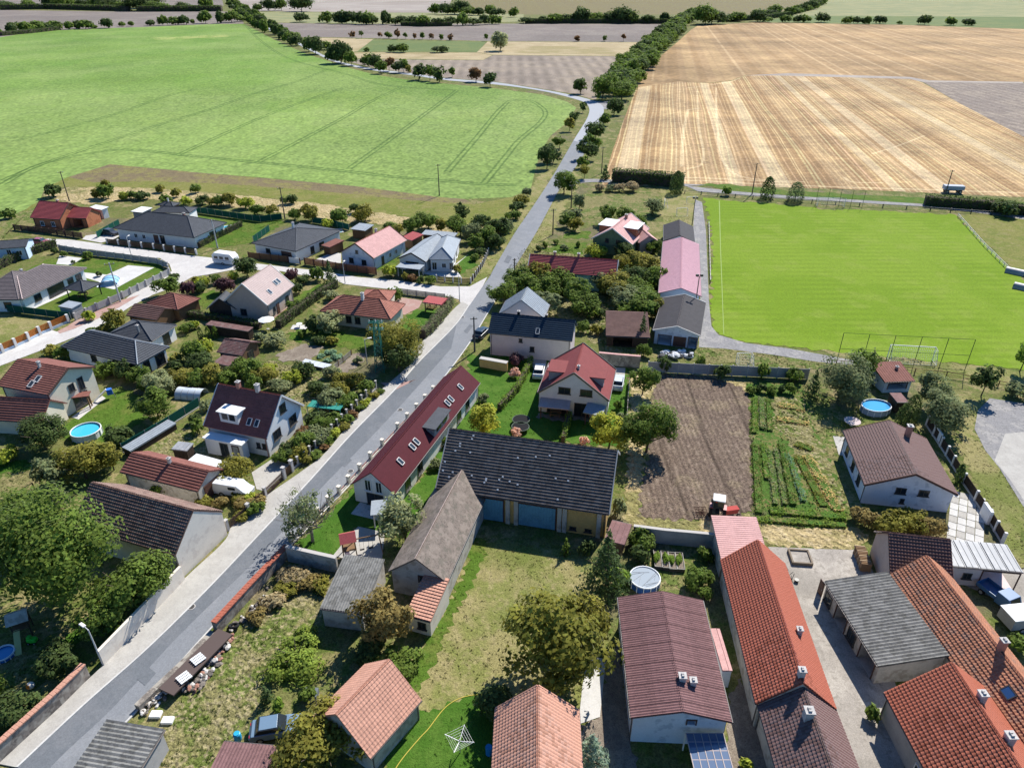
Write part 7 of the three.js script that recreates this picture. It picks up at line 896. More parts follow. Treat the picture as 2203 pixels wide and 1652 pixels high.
utilityPole('steel pole beside the anthracite hip bungalow', -70.62,-163.8, 7, 0.4, paleSteel, 1.2);
function streetLamp(label, x, z, h, turn) { const g = thing('street_lamp', label, 'street lamp', x, z, 'street lamps'); g.rotation.y = turn; mesh('post', merge([cyl(0.09, 0.06, h, 0, 0, 0, 8), bar(V(0, h - 0.05, 0), V(0.7, h + 0.1, 0), 0.045)]), paleSteel, g); const hd = mesh('lamp_head', rbox(0.75, 0.14, 0.32, 0.06, 0.85, h + 0.12, 0), X.whiteTrim, g); mesh('lens', box(0.5, 0.03, 0.24, 0.9, h + 0.045, 0), X.frame, hd); return g; }
streetLamp('street lamp on the left pavement above the stone wall', -38.91,-45.17, 4.9, 2.6);
streetLamp('street lamp in the lane before the pink-red gable house', -35.45,-141.32, 4.6, 1.4);
streetLamp('street lamp at the lane corner by the silvery hedge', -10.53,-131.91, 5.4, 1.8);
streetLamp('street lamp in the lane before the anthracite hip bungalow', -89.26,-159.25, 4.2, 1.4);
streetLamp('street lamp among the trees beside the green lattice pylon', -24.41,-105.43, 4.6, 0.4);
function floodlight(label, x, z, h, y0 = 0) { const g = thing('floodlight', label, 'floodlight', x, z, 'pitch floodlights', y0); mesh('post', cyl(0.12, 0.08, h, 0, 0, 0, 8), X.darkFrame, g); for (const u of [-0.4, 0.4]) { const l = mesh('lamp', rbox(0.6, 0.45, 0.3, 0.05, u, h + 0.2, 0), X.darkFrame, g); mesh('glass', box(0.5, 0.36, 0.03, u, h + 0.2, -0.16), X.frame, l); } }
floodlight('floodlight mast at the far end of the clubhouse', 47.1,-181.67, 7);
floodlight('floodlight mast beside the near dark-roofed clubhouse end', 35.42,-126.38, 7.5);
{ // lattice pylon
  const g = thing('lattice_pylon', 'green steel lattice pylon among the roadside trees', 'pylon', -21.82,-103.21); const pm = plain(0.02, 0.17, 0.12, { roughness: 0.5 }), H = 9, w = (y) => 0.75 - 0.045 * y; const legs = [[-1, -1], [1, -1], [1, 1], [-1, 1]];
  for (const [a, b] of legs) mesh('leg', bar(V(a * w(0), 0, b * w(0)), V(a * w(H), H, b * w(H)), 0.07), pm, g);
  const br = []; for (let k = 0; k < 8; k++) for (let i = 0; i < 4; i++) { const [a, b] = legs[i], [c, d] = legs[(i + 1) % 4], y0 = k * H / 8, y1 = (k + 1) * H / 8; br.push(bar(V(a * w(y0), y0, b * w(y0)), V(c * w(y1), y1, d * w(y1)), 0.035, 0.035, 4), bar(V(c * w(y0), y0, d * w(y0)), V(a * w(y1), y1, b * w(y1)), 0.035, 0.035, 4)); } mesh('bracing', merge(br), pm, g);
  for (const y of [H - 0.2, H - 1.4]) { const a = mesh('crossarm', merge([box(2.4, 0.1, 0.1, 0, y, 0.3), box(2.4, 0.1, 0.1, 0, y, -0.3)]), pm, g); for (const u of [-1, 0, 1]) mesh('insulator', cyl(0.07, 0.05, 0.4, u, y + 0.05, 0, 6), X.frame, a); }
}
// ---------- vehicles ----------
const tyreM = plain(0.02, 0.02, 0.021), rimM = plain(0.4, 0.41, 0.42, { metalness: 0.5, roughness: 0.4 }), lampW = plain(0.75, 0.75, 0.72, { roughness: 0.2 }), lampR = plain(0.4, 0.01, 0.01, { roughness: 0.2 });
function wheel(g, x, z, r = 0.32, w = 0.22) { const t = mesh('wheel', clean(new THREE.CylinderGeometry(r, r, w, 16).rotateX(Math.PI / 2)), tyreM, g); t.position.set(x, r, z); mesh('rim', clean(new THREE.CylinderGeometry(r * 0.6, r * 0.6, w + 0.02, 12).rotateX(Math.PI / 2)), rimM, t); return t; }
function profile(pts, w, bev = 0.08) { const s = new THREE.Shape(); pts.forEach(([x, y], i) => i ? s.lineTo(x, y) : s.moveTo(x, y)); const g = new THREE.ExtrudeGeometry(s, { depth: w - 2 * bev, bevelEnabled: true, bevelSize: bev, bevelThickness: bev, bevelSegments: 2 }); g.translate(0, 0, -w / 2 + bev); return clean(g); }
function car(label, x, z, turn, paint, kind = 'car', group) {
  const g = thing(kind === 'van' ? 'van' : 'car', label, kind === 'van' ? 'van' : 'car', x, z, group); g.rotation.y = turn * D2R; const m = plain(...paint, { roughness: 0.3 }); if (m.clearcoat !== undefined) m.clearcoat = 1;
  const van = kind === 'van', body_ = van ? [[-2.3, 0.35], [2.3, 0.35], [2.35, 0.85], [1.75, 1.1], [1.0, 1.78], [-2.2, 1.82], [-2.35, 1.0]] : [[-2.05, 0.32], [2.1, 0.32], [2.15, 0.72], [1.1, 0.9], [-1.9, 0.95], [-2.12, 0.7]];
  mesh('body', profile(body_, 1.72), m, g);
  if (!van) { const cab = mesh('cabin', profile([[-1.75, 0.9], [1.0, 0.88], [0.35, 1.38], [-1.3, 1.42]], 1.5, 0.06), X.glass, g); mesh('roof_panel', rbox(1.5, 0.06, 1.3, 0.03, -0.5, 1.47, 0), m, cab); }
  else { mesh('windscreen', box(0.04, 0.85, 1.4, 1.42, 1.45, 0, 0, 0, 0.83), X.glass, g); for (const s of [1, -1]) mesh('side_window', box(1.0, 0.42, 0.03, 0.3, 1.42, s * 0.86), X.glass, g); }
  for (const a of [1.3, -1.3]) for (const s of [0.78, -0.78]) wheel(g, a, s);
  for (const s of [0.6, -0.6]) { mesh('headlight', box(0.06, 0.16, 0.36, 2.16, 0.66, s), lampW, g); mesh('tail_light', box(0.06, 0.18, 0.28, van ? -2.33 : -2.12, 0.75, s), lampR, g); }
  mesh('number_plate', box(0.03, 0.11, 0.5, -2.16, 0.5, 0), lampW, g); return g;
}
car('dark car with pale roof in the brick bungalow drive', -101.18,-174.03, -21.36, [0.06, 0.06, 0.065]);
car('dull red car parked at the lane end left of the thuja hedge', -114.6,-166.8, -8.75, [0.3, 0.07, 0.1]);
car('white van parked before the brown garage door', -35.11,-71.01, -12.22, [0.66, 0.68, 0.7], 'van');
car('dark blue car parked at the roadside by the navy-roofed house', -5.56,-116.25, 68.04, [0.03, 0.045, 0.06]);
car('white car parked on the drive left of the semi-detached house', 4.44,-101.96, 81.96, [0.7, 0.7, 0.68]);
car('silver car parked on the drive right of the semi-detached house', 16.95,-98.21, 77.43, [0.45, 0.48, 0.5]);
car('dusty blue car left among scrap beside the blue barrel', -20.4,-38.33, 11.8, [0.13, 0.2, 0.28]);
{ const g = thing('caravan', 'white caravan parked on the lane widening', 'caravan', -64.82,-153.38); g.rotation.y = -16.8 * D2R;
  mesh('body', profile([[-2.5, 0.45], [2.3, 0.45], [2.75, 1.0], [2.6, 1.9], [2.0, 2.55], [-2.1, 2.6], [-2.65, 2.1], [-2.7, 0.8]], 2.2, 0.12), plain(0.72, 0.72, 0.71, { roughness: 0.4 }), g); for (const u of [-1.7, -0.3, 1.2]) { const w = mesh('window', box(0.95, 0.6, 0.05, u, 1.7, 1.12), X.darkFrame, g); mesh('pane', box(0.85, 0.5, 0.03, u, 1.7, 1.15), X.glass, w); } mesh('door', box(0.6, 1.7, 0.04, 0.5, 1.3, -1.12), X.whiteTrim, g); mesh('stripe', box(4.6, 0.12, 0.03, -0.1, 1.1, 1.11), plain(0.2, 0.25, 0.35), g); mesh('roof_hatch', rbox(0.6, 0.12, 0.6, 0.04, -0.4, 2.66, 0), X.frame, g); mesh('drawbar', merge([bar(V(2.5, 0.5, 0.5), V(3.8, 0.5, 0), 0.05), bar(V(2.5, 0.5, -0.5), V(3.8, 0.5, 0), 0.05)]), X.steel, g); for (const s of [1.0, -1.0]) wheel(g, -0.2, s, 0.33); }
{ const g = thing('tractor', 'old tractor with white cab roof at the end of the ploughed plot', 'tractor', 25.02,-67.26); g.rotation.y = 73.45 * D2R; const red = plain(0.22, 0.03, 0.03, { roughness: 0.5 });
  mesh('bonnet', rbox(1.5, 0.7, 0.75, 0.08, 1.0, 1.05, 0), red, g); mesh('chassis', box(2.8, 0.35, 0.5, 0.2, 0.65, 0), X.darkFrame, g); const cb = mesh('cab', merge([[-0.75, -0.6], [-0.75, 0.6], [0.35, -0.6], [0.35, 0.6]].map(([u, v]) => box(0.08, 1.3, 0.08, u, 1.75, v))), X.darkFrame, g); mesh('cab_glass', box(1.02, 1.1, 1.14, -0.2, 1.72, 0), X.glass, cb); mesh('cab_roof', rbox(1.4, 0.16, 1.45, 0.06, -0.2, 2.46, 0), plain(0.78, 0.78, 0.76), g); for (const s of [0.8, -0.8]) { wheel(g, -0.6, s, 0.72, 0.38); wheel(g, 1.35, s * 0.85, 0.42, 0.26); mesh('mudguard', box(1.0, 0.08, 0.4, -0.6, 1.48, s), red, g); } mesh('exhaust', bar(V(0.9, 1.3, 0.3), V(0.9, 2.2, 0.3), 0.05), X.darkFrame, g); mesh('steering_wheel', clean(new THREE.TorusGeometry(0.2, 0.02, 6, 14).rotateX(1.2).translate(0.1, 1.5, 0)), X.black, g); mesh('rear_light', box(0.05, 0.12, 0.2, -0.9, 2.3, -0.3), lampR, g); }
{ const g = thing('seeder', 'red mounted seed box standing right of the tractor', 'implement', 26.42,-66.82); g.rotation.y = 0.2; mesh('hopper', profile([[-0.8, 0.5], [0.8, 0.5], [0.95, 1.05], [-0.95, 1.05]], 0.8, 0.05), plain(0.4, 0.08, 0.07), g); mesh('frame', merge([bar(V(-0.8, 0.5, 0.3), V(-0.9, 0, 0.4), 0.04), bar(V(0.8, 0.5, 0.3), V(0.9, 0, 0.4), 0.04), bar(V(-0.8, 0.5, -0.3), V(-0.9, 0, -0.4), 0.04), bar(V(0.8, 0.5, -0.3), V(0.9, 0, -0.4), 0.04)]), X.darkFrame, g); wheel(g, 0.9, 0.5, 0.25, 0.14); }
{ const g = thing('harrow', 'rusty harrow frame left of the tractor', 'implement', 23.02,-67.04); const gs = []; for (let i = 0; i < 4; i++) { gs.push(bar(V(-0.7, 0.5, -0.7 + i * 0.45), V(0.7, 0.5, -0.7 + i * 0.45), 0.035)); gs.push(bar(V(-0.7 + i * 0.45, 0.45, -0.8), V(-0.7 + i * 0.45, 0.45, 0.8), 0.035)); } mesh('frame', merge(gs), plain(0.09, 0.05, 0.04), g); const t = []; for (let i = 0; i < 12; i++) t.push(bar(V(rr(-0.7, 0.7), 0.48, rr(-0.7, 0.7)), V(rr(-0.7, 0.7), 0, rr(-0.7, 0.7)), 0.025)); mesh('tines', merge(t), plain(0.07, 0.04, 0.03), g); }
{ const g = thing('farm_trailer', 'white tipping trailer parked beyond the long dark hedge', 'trailer', 132.36,-213.66); g.rotation.y = -0.15; mesh('box', rbox(5.6, 1.2, 2.2, 0.1, 0, 1.6, 0), plain(0.42, 0.45, 0.5), g); mesh('chassis', box(5, 0.25, 1.2, 0, 0.85, 0), X.darkFrame, g); for (const u of [-1.8, 1.8]) for (const s of [1, -1]) wheel(g, u, s, 0.5, 0.35); }
// ---------- pools ----------
const water = std({ color: C(0.05, 0.42, 0.55), roughness: 0.06 }), waterBlue = std({ color: C(0.06, 0.3, 0.6), roughness: 0.06 }), poolW = plain(0.62, 0.64, 0.66, { roughness: 0.5 }), poolB = plain(0.02, 0.09, 0.3, { roughness: 0.5 });
function pool(label, x, z, r, h, side, wat, k = 1, turn = 0) { const g = thing('pool', label, 'pool', x, z); g.rotation.y = turn; g.scale.z = k; mesh('wall', clean(new THREE.CylinderGeometry(r, r, h, 28, 1, true).translate(0, h / 2, 0)), side, g); mesh('rim', clean(new THREE.TorusGeometry(r, 0.09, 6, 28).rotateX(Math.PI / 2).translate(0, h, 0)), poolW, g); mesh('water', clean(new THREE.CylinderGeometry(r - 0.05, r - 0.05, 0.05, 28).translate(0, h - 0.18, 0)), wat, g); const ps = []; for (let i = 0; i < 14; i++) { const a = i / 14 * 6.283; mesh('support', cyl(0.05, 0.05, h, Math.cos(a) * (r + 0.06), 0, Math.sin(a) * (r + 0.06), 6), poolW, g); } return g; }
pool('round turquoise pool with pale wall on the left lawn', -60.54,-84.03, 1.95, 1.0, poolW, water);
pool('oval blue pool with grey frame between thuja and pine', 54.68,-90.67, 2.25, 0.95, plain(0.25, 0.3, 0.36), waterBlue, 0.78, 0.3);
{ const g = pool('blue round pool under a wrinkled pale cover by the raised beds', 14.27,-55.66, 1.62, 0.9, poolB, waterBlue); const cg = new THREE.CylinderGeometry(1.58, 1.58, 0.04, 40, 1).translate(0, 0.86, 0); mesh('cover', clean(cg), plain(0.3, 0.34, 0.38), g); for (let i = 0; i < 9; i++) { const a = rr(0, 6.28), b = a + rr(0.8, 2.6); mesh('cover_fold', bar(V(Math.cos(a) * 1.45, 0.89, Math.sin(a) * 1.45), V(Math.cos(b) * rr(0.2, 1.4), 0.89, Math.sin(b) * rr(0.2, 1.5)), 0.025), plain(0.3, 0.32, 0.34), g); } }
function basin(label, x, z, w, d, turn, edge) { const g = thing('pool', label, 'pool', x, z); g.rotation.y = turn; mesh('edge', merge([box(w + 0.8, 0.12, 0.4, 0, 0.06, d / 2 + 0.2), box(w + 0.8, 0.12, 0.4, 0, 0.06, -d / 2 - 0.2), box(0.4, 0.12, d, w / 2 + 0.2, 0.06, 0), box(0.4, 0.12, d, -w / 2 - 0.2, 0.06, 0)]), edge, g); mesh('water', box(w, 0.06, d, 0, 0.05, 0), water, g); }
basin('rectangular turquoise pool beside the anthracite hip bungalow', -74.58,-178.82, 5.5, 3.6, 0.5, M.pale);
basin('small light blue pool behind the cross-hipped dark bungalow', -45.59,-176.4, 4, 2.6, 0.4, M.pale);
{ const g = thing('pool_dome', 'half-arched blue pool cover on the pale terrace', 'pool', -85.6,-141.65); g.rotation.y = 0.3; const c = clean(new THREE.CylinderGeometry(1.7, 1.7, 3.2, 20, 1, true, 0, Math.PI).rotateZ(Math.PI / 2).rotateY(Math.PI / 2).rotateZ(0)); c.scale(1, 0.7, 1); mesh('cover', c, plain(0.25, 0.45, 0.62, { roughness: 0.3 }), g); for (const z of [-1.6, 0, 1.6]) mesh('hoop', clean(new THREE.TorusGeometry(1.72, 0.06, 6, 20, Math.PI).scale(1, 0.7, 1).translate(0, 0, z)), poolB, g); mesh('edge', box(4.4, 0.14, 4.2, 0, 0.07, 0), poolW, g); }
// ---------- sports equipment ----------
const net = plain(0.62, 0.65, 0.68);
function goal(label, x, z, turn, w, h, d, netted = true) { const g = thing('goal', label, 'goal', x, z, 'football goals'); g.rotation.y = turn; const r = w > 5 ? 0.07 : 0.05; mesh('frame', merge([bar(V(-w / 2, 0, 0), V(-w / 2, h, 0), r), bar(V(w / 2, 0, 0), V(w / 2, h, 0), r), bar(V(-w / 2, h, 0), V(w / 2, h, 0), r)]), X.frame, g); mesh('stays', merge([bar(V(-w / 2, h, 0), V(-w / 2, h * 0.9, d * 0.5), r * 0.6), bar(V(w / 2, h, 0), V(w / 2, h * 0.9, d * 0.5), r * 0.6), bar(V(-w / 2, h * 0.9, d * 0.5), V(-w / 2, 0, d), r * 0.6), bar(V(w / 2, h * 0.9, d * 0.5), V(w / 2, 0, d), r * 0.6), bar(V(-w / 2, 0.03, d), V(w / 2, 0.03, d), r * 0.6), bar(V(-w / 2, 0.03, 0), V(-w / 2, 0.03, d), r * 0.6), bar(V(w / 2, 0.03, 0), V(w / 2, 0.03, d), r * 0.6)]), X.whiteTrim, g); if (netted) { const ns = []; const st = 0.35; for (let u = -w / 2; u <= w / 2 + 0.01; u += st) ns.push(bar(V(u, h, 0), V(u, h * 0.9, d * 0.5), 0.012, 0.012, 3), bar(V(u, h * 0.9, d * 0.5), V(u, 0.03, d), 0.012, 0.012, 3)); for (let t = 0; t <= 1; t += 0.14) { ns.push(bar(V(-w / 2, h * 0.9 * (1 - t), d * (0.5 + 0.5 * t)), V(w / 2, h * 0.9 * (1 - t), d * (0.5 + 0.5 * t)), 0.012, 0.012, 3)); for (const s of [-1, 1]) ns.push(bar(V(s * w / 2, h * (1 - t), 0), V(s * w / 2, h * 0.9 * (1 - t), d * (0.5 + 0.5 * t)), 0.012, 0.012, 3)); } mesh('net', merge(ns), net, g); } return g; }
goal('big white goal with drooping net before the backstop frame', 67.97,-107.3, -0.13, 7.3, 2.44, 2);
goal('white goal at the far end of the pitch', 90.13,-199, Math.PI - 0.13, 7.3, 2.44, 2);
goal('small training goal left of the far gravel path', 42.97,-198.49, 1.4, 3, 2, 1, false);
goal('small training goal beside the small hut on the dry grass', 46.17,-190.58, 0.1, 3, 2, 1, false);
goal('small goal frame lying by the far pitch corner', 51.37,-202.66, 0.3, 3, 1.8, 1, false);
goal('small goal on the grass below the gravel path', 39.17,-106.06, 0.1, 2.6, 1.8, 1.6);
function backstop(label, pts, n, h) { const g = thing('backstop', label, 'backstop', pts[0][0], pts[0][1]); const a = V(pts[0][0], 0, pts[0][1]), b = V(pts[1][0], 0, pts[1][1]).sub(a); for (let i = 0; i <= n; i++) { const p = b.clone().multiplyScalar(i / n); mesh('post', bar(p, p.clone().setY(h), 0.05), X.green, g); } for (const y of [h, h * 0.52, 0.4]) mesh('rail', bar(V(0, y, 0), b.clone().setY(y), 0.035), X.green, g); return g; }
X.green = plain(0.06, 0.1, 0.045);
backstop('tall green ball-stop frame behind the near goal', [[54.47,-105.06], [74.7,-102.61]], 5, 6);
backstop('tall ball-stop frame behind the far goal', [[86.24,-200.26], [97.97,-196.82]], 4, 5);
for (const [x, z, k, l] of [[110.5,-147.27, 1, 'upper white dugout at the right side of the pitch'], [106.72,-138.26, 1, 'lower white dugout at the right edge of the pitch']]) { const g = thing('dugout', l, 'dugout', x, z, 'team dugouts'); g.rotation.y = -0.75; g.scale.setScalar(0.72); const c = clean(new THREE.CylinderGeometry(1.6, 1.6, 5, 14, 1, true, 0, Math.PI / 2).rotateZ(Math.PI / 2)); mesh('shell', c, R_.zinc, g); mesh('bench', merge([box(4.6, 0.08, 0.4, 0, 0.45, 0.9), box(0.1, 0.45, 0.3, -2, 0.22, 0.9), box(0.1, 0.45, 0.3, 2, 0.22, 0.9)]), X.wood, g); for (const s of [-2.5, 2.5]) mesh('side_panel', box(0.06, 1.3, 1.4, s, 0.65, 0.7), X.darkFrame, g); }
const plainWood = plain(0.26, 0.17, 0.1), paleWood = plain(0.42, 0.31, 0.2);
// ---------- garden and yard things ----------
{ const g = thing('clothes_airer', 'square rotary clothes airer on the foreground lawn', 'clothes airer', -4.38,-36.41); g.rotation.y = 0.5; mesh('post', cyl(0.04, 0.04, 1.9), X.steel, g); for (let i = 0; i < 4; i++) { const a = i * Math.PI / 2 + 0.78; mesh('arm', bar(V(0, 1.6, 0), V(Math.cos(a) * 1.3, 2.0, Math.sin(a) * 1.3), 0.035), X.frame, g); } const ls = []; for (const r of [0.5, 0.75, 1, 1.25]) for (let i = 0; i < 4; i++) { const a = i * Math.PI / 2 + 0.78, b = a + Math.PI / 2, y = 1.6 + 0.4 * r / 1.3; ls.push(bar(V(Math.cos(a) * r, y, Math.sin(a) * r), V(Math.cos(b) * r, y, Math.sin(b) * r), 0.012, 0.012, 3)); } mesh('lines', merge(ls), X.frame, g); }
{ const g = thing('sun_lounger', 'white plastic lounger beside the salmon-roofed cottage', 'lounger', -9.27,-39.96); g.rotation.y = 0.25; mesh('bed', box(1.5, 0.08, 0.65, 0.2, 0.35, 0), X.frame, g); mesh('backrest', box(0.7, 0.07, 0.65, -0.8, 0.55, 0, 0, 0, -0.7), X.frame, g); for (const u of [-0.4, 0.85]) for (const s of [-0.28, 0.28]) mesh('leg', box(0.06, 0.33, 0.06, u, 0.165, s), X.frame, g); }
{ const pts = [[-8.03,-37.48],[-7.04,-39.03],[-5.89,-40.77],[-4.61,-41.64],[-2.88,-41.98],[-1,-41.75]].reverse().concat([[-4.31,-42.13],[-6.05,-39.89],[-7.91,-37.78],[-9.58,-35.15],[-10.09,-33.67]].slice(1)); const c = new THREE.CatmullRomCurve3([[-1,-41.75],[-2.88,-41.98],[-4.61,-41.64],[-5.89,-40.77],[-7.37,-38.47],[-7.91,-37.78],[-9.58,-35.15],[-10.05,-33.42]].map(([x, z]) => V(x, 0.04, z))); tagged('garden_hose', clean(new THREE.TubeGeometry(c, 60, 0.045, 6)), plain(0.5, 0.4, 0.08), 'yellow garden hose lying across the foreground lawn', 'hose'); }
{ const g = thing('flatbed_wagon', 'long rusty flatbed wagon on the rubble beside the road', 'wagon', -29.74,-45.01); g.rotation.y = 66.42 * D2R; mesh('deck', box(7.4, 0.16, 1.8, 0, 0.85, 0), plain(0.1, 0.075, 0.068), g); mesh('frame', merge([box(7.2, 0.18, 0.12, 0, 0.68, 0.6), box(7.2, 0.18, 0.12, 0, 0.68, -0.6)]), X.darkFrame, g); for (const u of [-2.6, 2.6]) for (const s of [0.7, -0.7]) wheel(g, u, s, 0.35, 0.2); }
const stoneM = W_.stone, paleStone = plain(0.5, 0.48, 0.45);
function heap(name, label, category, pts, n, s0, s1, mats, spread, hgt) { const g = thing(name, label, category, pts[0][0], pts[0][1]); for (let i = 0; i < n; i++) { const [x, z] = pts[Math.floor(rnd() * pts.length)], s = rr(s0, s1), ge = new THREE.DodecahedronGeometry(s * 0.6, 0); ge.scale(rr(0.7, 1.5), rr(0.4, 0.8), rr(0.7, 1.4)); ge.rotateY(rr(0, 6)); const m = mesh(mats[0] === stoneM ? 'stone' : 'piece', boxUV(ge), mats[i % mats.length], g); m.position.set(x - pts[0][0] + rr(-spread, spread), rr(0.05, hgt), z - pts[0][1] + rr(-spread, spread)); } return g; }
heap('rubble_heap', 'rubble of stones and bricks beside the flatbed wagon', 'rubble', along([[-28.14,-48.47],[-28.1,-46.7],[-28.62,-45.01],[-29,-43.06],[-29.93,-41.98]], 0.5, 0.3), 110, 0.2, 0.5, [stoneM, paleStone, stoneM, plain(0.3, 0.16, 0.12)], 0.5, 0.3);
heap('rubble_heap', 'stone rubble along the crumbling wall above the wagon', 'rubble', along([[-25.5,-54.5],[-26.38,-52.26],[-27.34,-50.51],[-28.22,-49.57]], 0.5, 0.2), 70, 0.15, 0.45, [stoneM, paleStone, plain(0.12, 0.1, 0.08)], 0.5, 0.25);
heap('stone_wall_remains', 'fallen stones at the foot of the crumbling roadside wall', 'rubble', along([[-30.82,-44.19],[-31.68,-42.28],[-32.7,-40.33]], 0.5, 0.2), 90, 0.15, 0.4, [stoneM, paleStone, stoneM], 0.5, 0.3);
heap('debris_pile', 'pile of white broken panels behind the dark-roofed clubhouse end', 'debris', [[26,-108.2], [27.42,-108.2], [29.14,-108.63], [30.06,-108.2]], 60, 0.4, 1, [plain(0.66, 0.66, 0.66), plain(0.55, 0.56, 0.58), plain(0.1, 0.1, 0.1)], 0.8, 0.7);
for (const [x, z, a, l] of [[-29.62,-45.05, 0.9, 'upper white pallet lying on the flatbed wagon'], [-30.13,-43.02, 0.9, 'lower white pallet lying on the flatbed wagon']]) { const g = thing('pallet', l, 'pallet', x, z, 'white pallets on the wagon', 0.94); g.rotation.y = a; for (let i = 0; i < 4; i++) mesh('slat', box(1.1, 0.07, 0.2, 0, 0.14, -0.42 + i * 0.28), R_.white, g); for (const u of [-0.45, 0, 0.45]) mesh('bearer', box(0.12, 0.1, 1.0, u, 0.05, 0), X.whiteTrim, g); }
for (const [x, z, a, l] of [[-31.59,-39.89, 0.3, 'upper white foam block beside the grey corrugated roof'], [-30.3,-39.32, -0.2, 'lower white foam block beside the grey corrugated roof']]) tagged('foam_block', rbox(1.0, 0.3, 0.7, 0.06, x, 0.15, z), R_.white, l, 'block', 'white foam blocks').rotation.y = 0;
tagged('old_tyre', clean(new THREE.TorusGeometry(0.42, 0.14, 8, 18).rotateX(1.2).translate(0, 0.4, 0)), tyreM, 'old tractor tyre lying on the rubble above the wagon', 'tyre').position.set(...[-27.92,-49.57].flatMap((v, i) => i ? [0, v] : [v]));
{ const g = thing('barrel', 'bright blue plastic barrel beside the scrap car', 'barrel', -23.51,-37.58); mesh('drum', clean(new THREE.LatheGeometry([[0, 0], [0.28, 0], [0.31, 0.15], [0.33, 0.45], [0.31, 0.75], [0.27, 0.9], [0, 0.9]].map(([a, b]) => new THREE.Vector2(a, b)), 16)), plain(0.02, 0.28, 0.5, { roughness: 0.4 }), g); mesh('lid', cyl(0.24, 0.24, 0.05, 0, 0.9, 0, 14), plain(0.03, 0.33, 0.55), g); }
{ const g = thing('rain_barrel', 'blue water barrel at the orange roof wall', 'barrel', -1.94,-36.33); mesh('drum', cyl(0.28, 0.3, 0.9, 0, 0, 0, 14), plain(0.02, 0.2, 0.5, { roughness: 0.4 }), g); mesh('lid', cyl(0.3, 0.28, 0.06, 0, 0.9, 0, 14), plain(0.03, 0.2, 0.45), g); }
tagged('crate', rbox(1.3, 0.7, 1, 0.05, 0, 0.35, 0), plain(0.13, 0.15, 0.17), 'dark grey crate beside the salmon-roofed cottage', 'crate').position.set(...[-18.29,-41.75].flatMap((v, i) => i ? [0, v] : [v]));
// raised beds and courtyard pieces
for (const [i, x, z] of [[0, 16.3,-59], [1, 17.13,-58.84], [2, 17.85,-58.65], [3, 18.7,-58.61]]) { const g = thing('raised_bed', `${ORD[i]} raised bed from the left beside the covered pool`, 'raised bed', x, z, 'raised garden beds'); g.rotation.y = -0.1; for (const s of [-1, 1]) { mesh('side_board', box(0.06, 0.5, 2.6, s * 0.4, 0.25, 0), X.darkFrame, g); mesh('end_board', box(0.8, 0.5, 0.06, 0, 0.25, s * 1.3), X.darkFrame, g); } mesh('soil', box(0.76, 0.4, 2.5, 0, 0.2, 0), M.earth, g); const c = mesh('foliage', crownGeo('flat', 1, 0.2, i % 3), LF.fresh, g); c.position.y = 0.55; c.scale.set(0.5, 0.6, 1.2); }
{ const g = thing('sandbox', 'square timber sandbox at the top of the long courtyard', 'sandbox', 32.42,-59.43); g.rotation.y = -0.1; for (const s of [-1, 1]) { mesh('side_board', box(0.18, 0.4, 2.2, s * 1.05, 0.2, 0), plain(0.2, 0.16, 0.12), g); mesh('end_board', box(2.1, 0.4, 0.18, 0, 0.2, s * 1.05), plain(0.2, 0.16, 0.12), g); } mesh('sand', box(1.95, 0.25, 1.95, 0, 0.125, 0), M.yard, g); }
tagged('crate', rbox(1.0, 0.6, 0.6, 0.04, 0, 0.3, 0), plain(0.16, 0.13, 0.11), 'wooden chest in the courtyard below the sandbox', 'crate').position.set(...[29.74,-57.4].flatMap((v, i) => i ? [0, v] : [v]));
{ const g = thing('garden_tools', 'cluster of tools and frames leaning in the courtyard by the pink roof', 'tools', 30.09,-55.9); for (let i = 0; i < 6; i++) mesh('handle', bar(V(rr(-0.6, 0.4), 0, rr(-0.6, 0.6)), V(rr(-0.6, 0.4), rr(0.7, 1.3), rr(-0.6, 0.6)), 0.03), X.darkFrame, g); mesh('bucket', cyl(0.2, 0.25, 0.35, 0.7, 0, 0, 12), X.darkFrame, g); }
{ const g = thing('wood_stack', 'long stack of split firewood by the dark brown barn', 'wood stack', 39.15,-58.82); g.rotation.y = -0.15; for (let i = 0; i < 60; i++) { const m = mesh('log', cyl(0.12, 0.11, 1.1, 0, 0, 0, 7).rotateZ(Math.PI / 2), i % 3 ? plainWood : paleWood, g); m.position.set(0.5 + rr(-0.05, 0.05), 0.12 + Math.floor(i / 12) * 0.22, -1.5 + (i % 12) * 0.26); } }
{ const g = thing('glass_canopy', 'glass canopy with pale bars at the bottom beside the plum-roofed house', 'canopy', 16.02,-34.35); g.rotation.y = 0 * D2R; const w = 3.1, d = 4.6; for (let i = 0; i < 5; i++) for (let j = 0; j < 6; j++) mesh('pane', box(w / 5 - 0.04, 0.03, d / 6 - 0.04, -w / 2 + (i + 0.5) * w / 5, 2.3, -d / 2 + (j + 0.5) * d / 6), plain(0.1, 0.14, 0.22, { roughness: 0.1 }), g); for (let i = 0; i <= 5; i++) mesh('bar', box(0.07, 0.08, d, -w / 2 + i * w / 5, 2.31, 0), plain(0.42, 0.36, 0.34), g); for (let j = 0; j <= 6; j++) mesh('cross_bar', box(w, 0.06, 0.07, 0, 2.29, -d / 2 + j * d / 6), plain(0.4, 0.34, 0.33), g); for (const a of [-1, 1]) for (const b of [-1, 1]) mesh('post', box(0.1, 2.28, 0.1, a * w / 2, 1.14, b * d / 2), X.frame, g); }
house('canopy', 'small pink and white tiled roof between plum-roofed house and red farmhouse', 'canopy', [19.51,-45.06,0,0.93,4.68,2.4,2.5], { type: 'mono', style: 'seam', roof: R_.pinkTile, wall: W_.white, ov: 0.05, ox: 0.05, gutter: 0 });
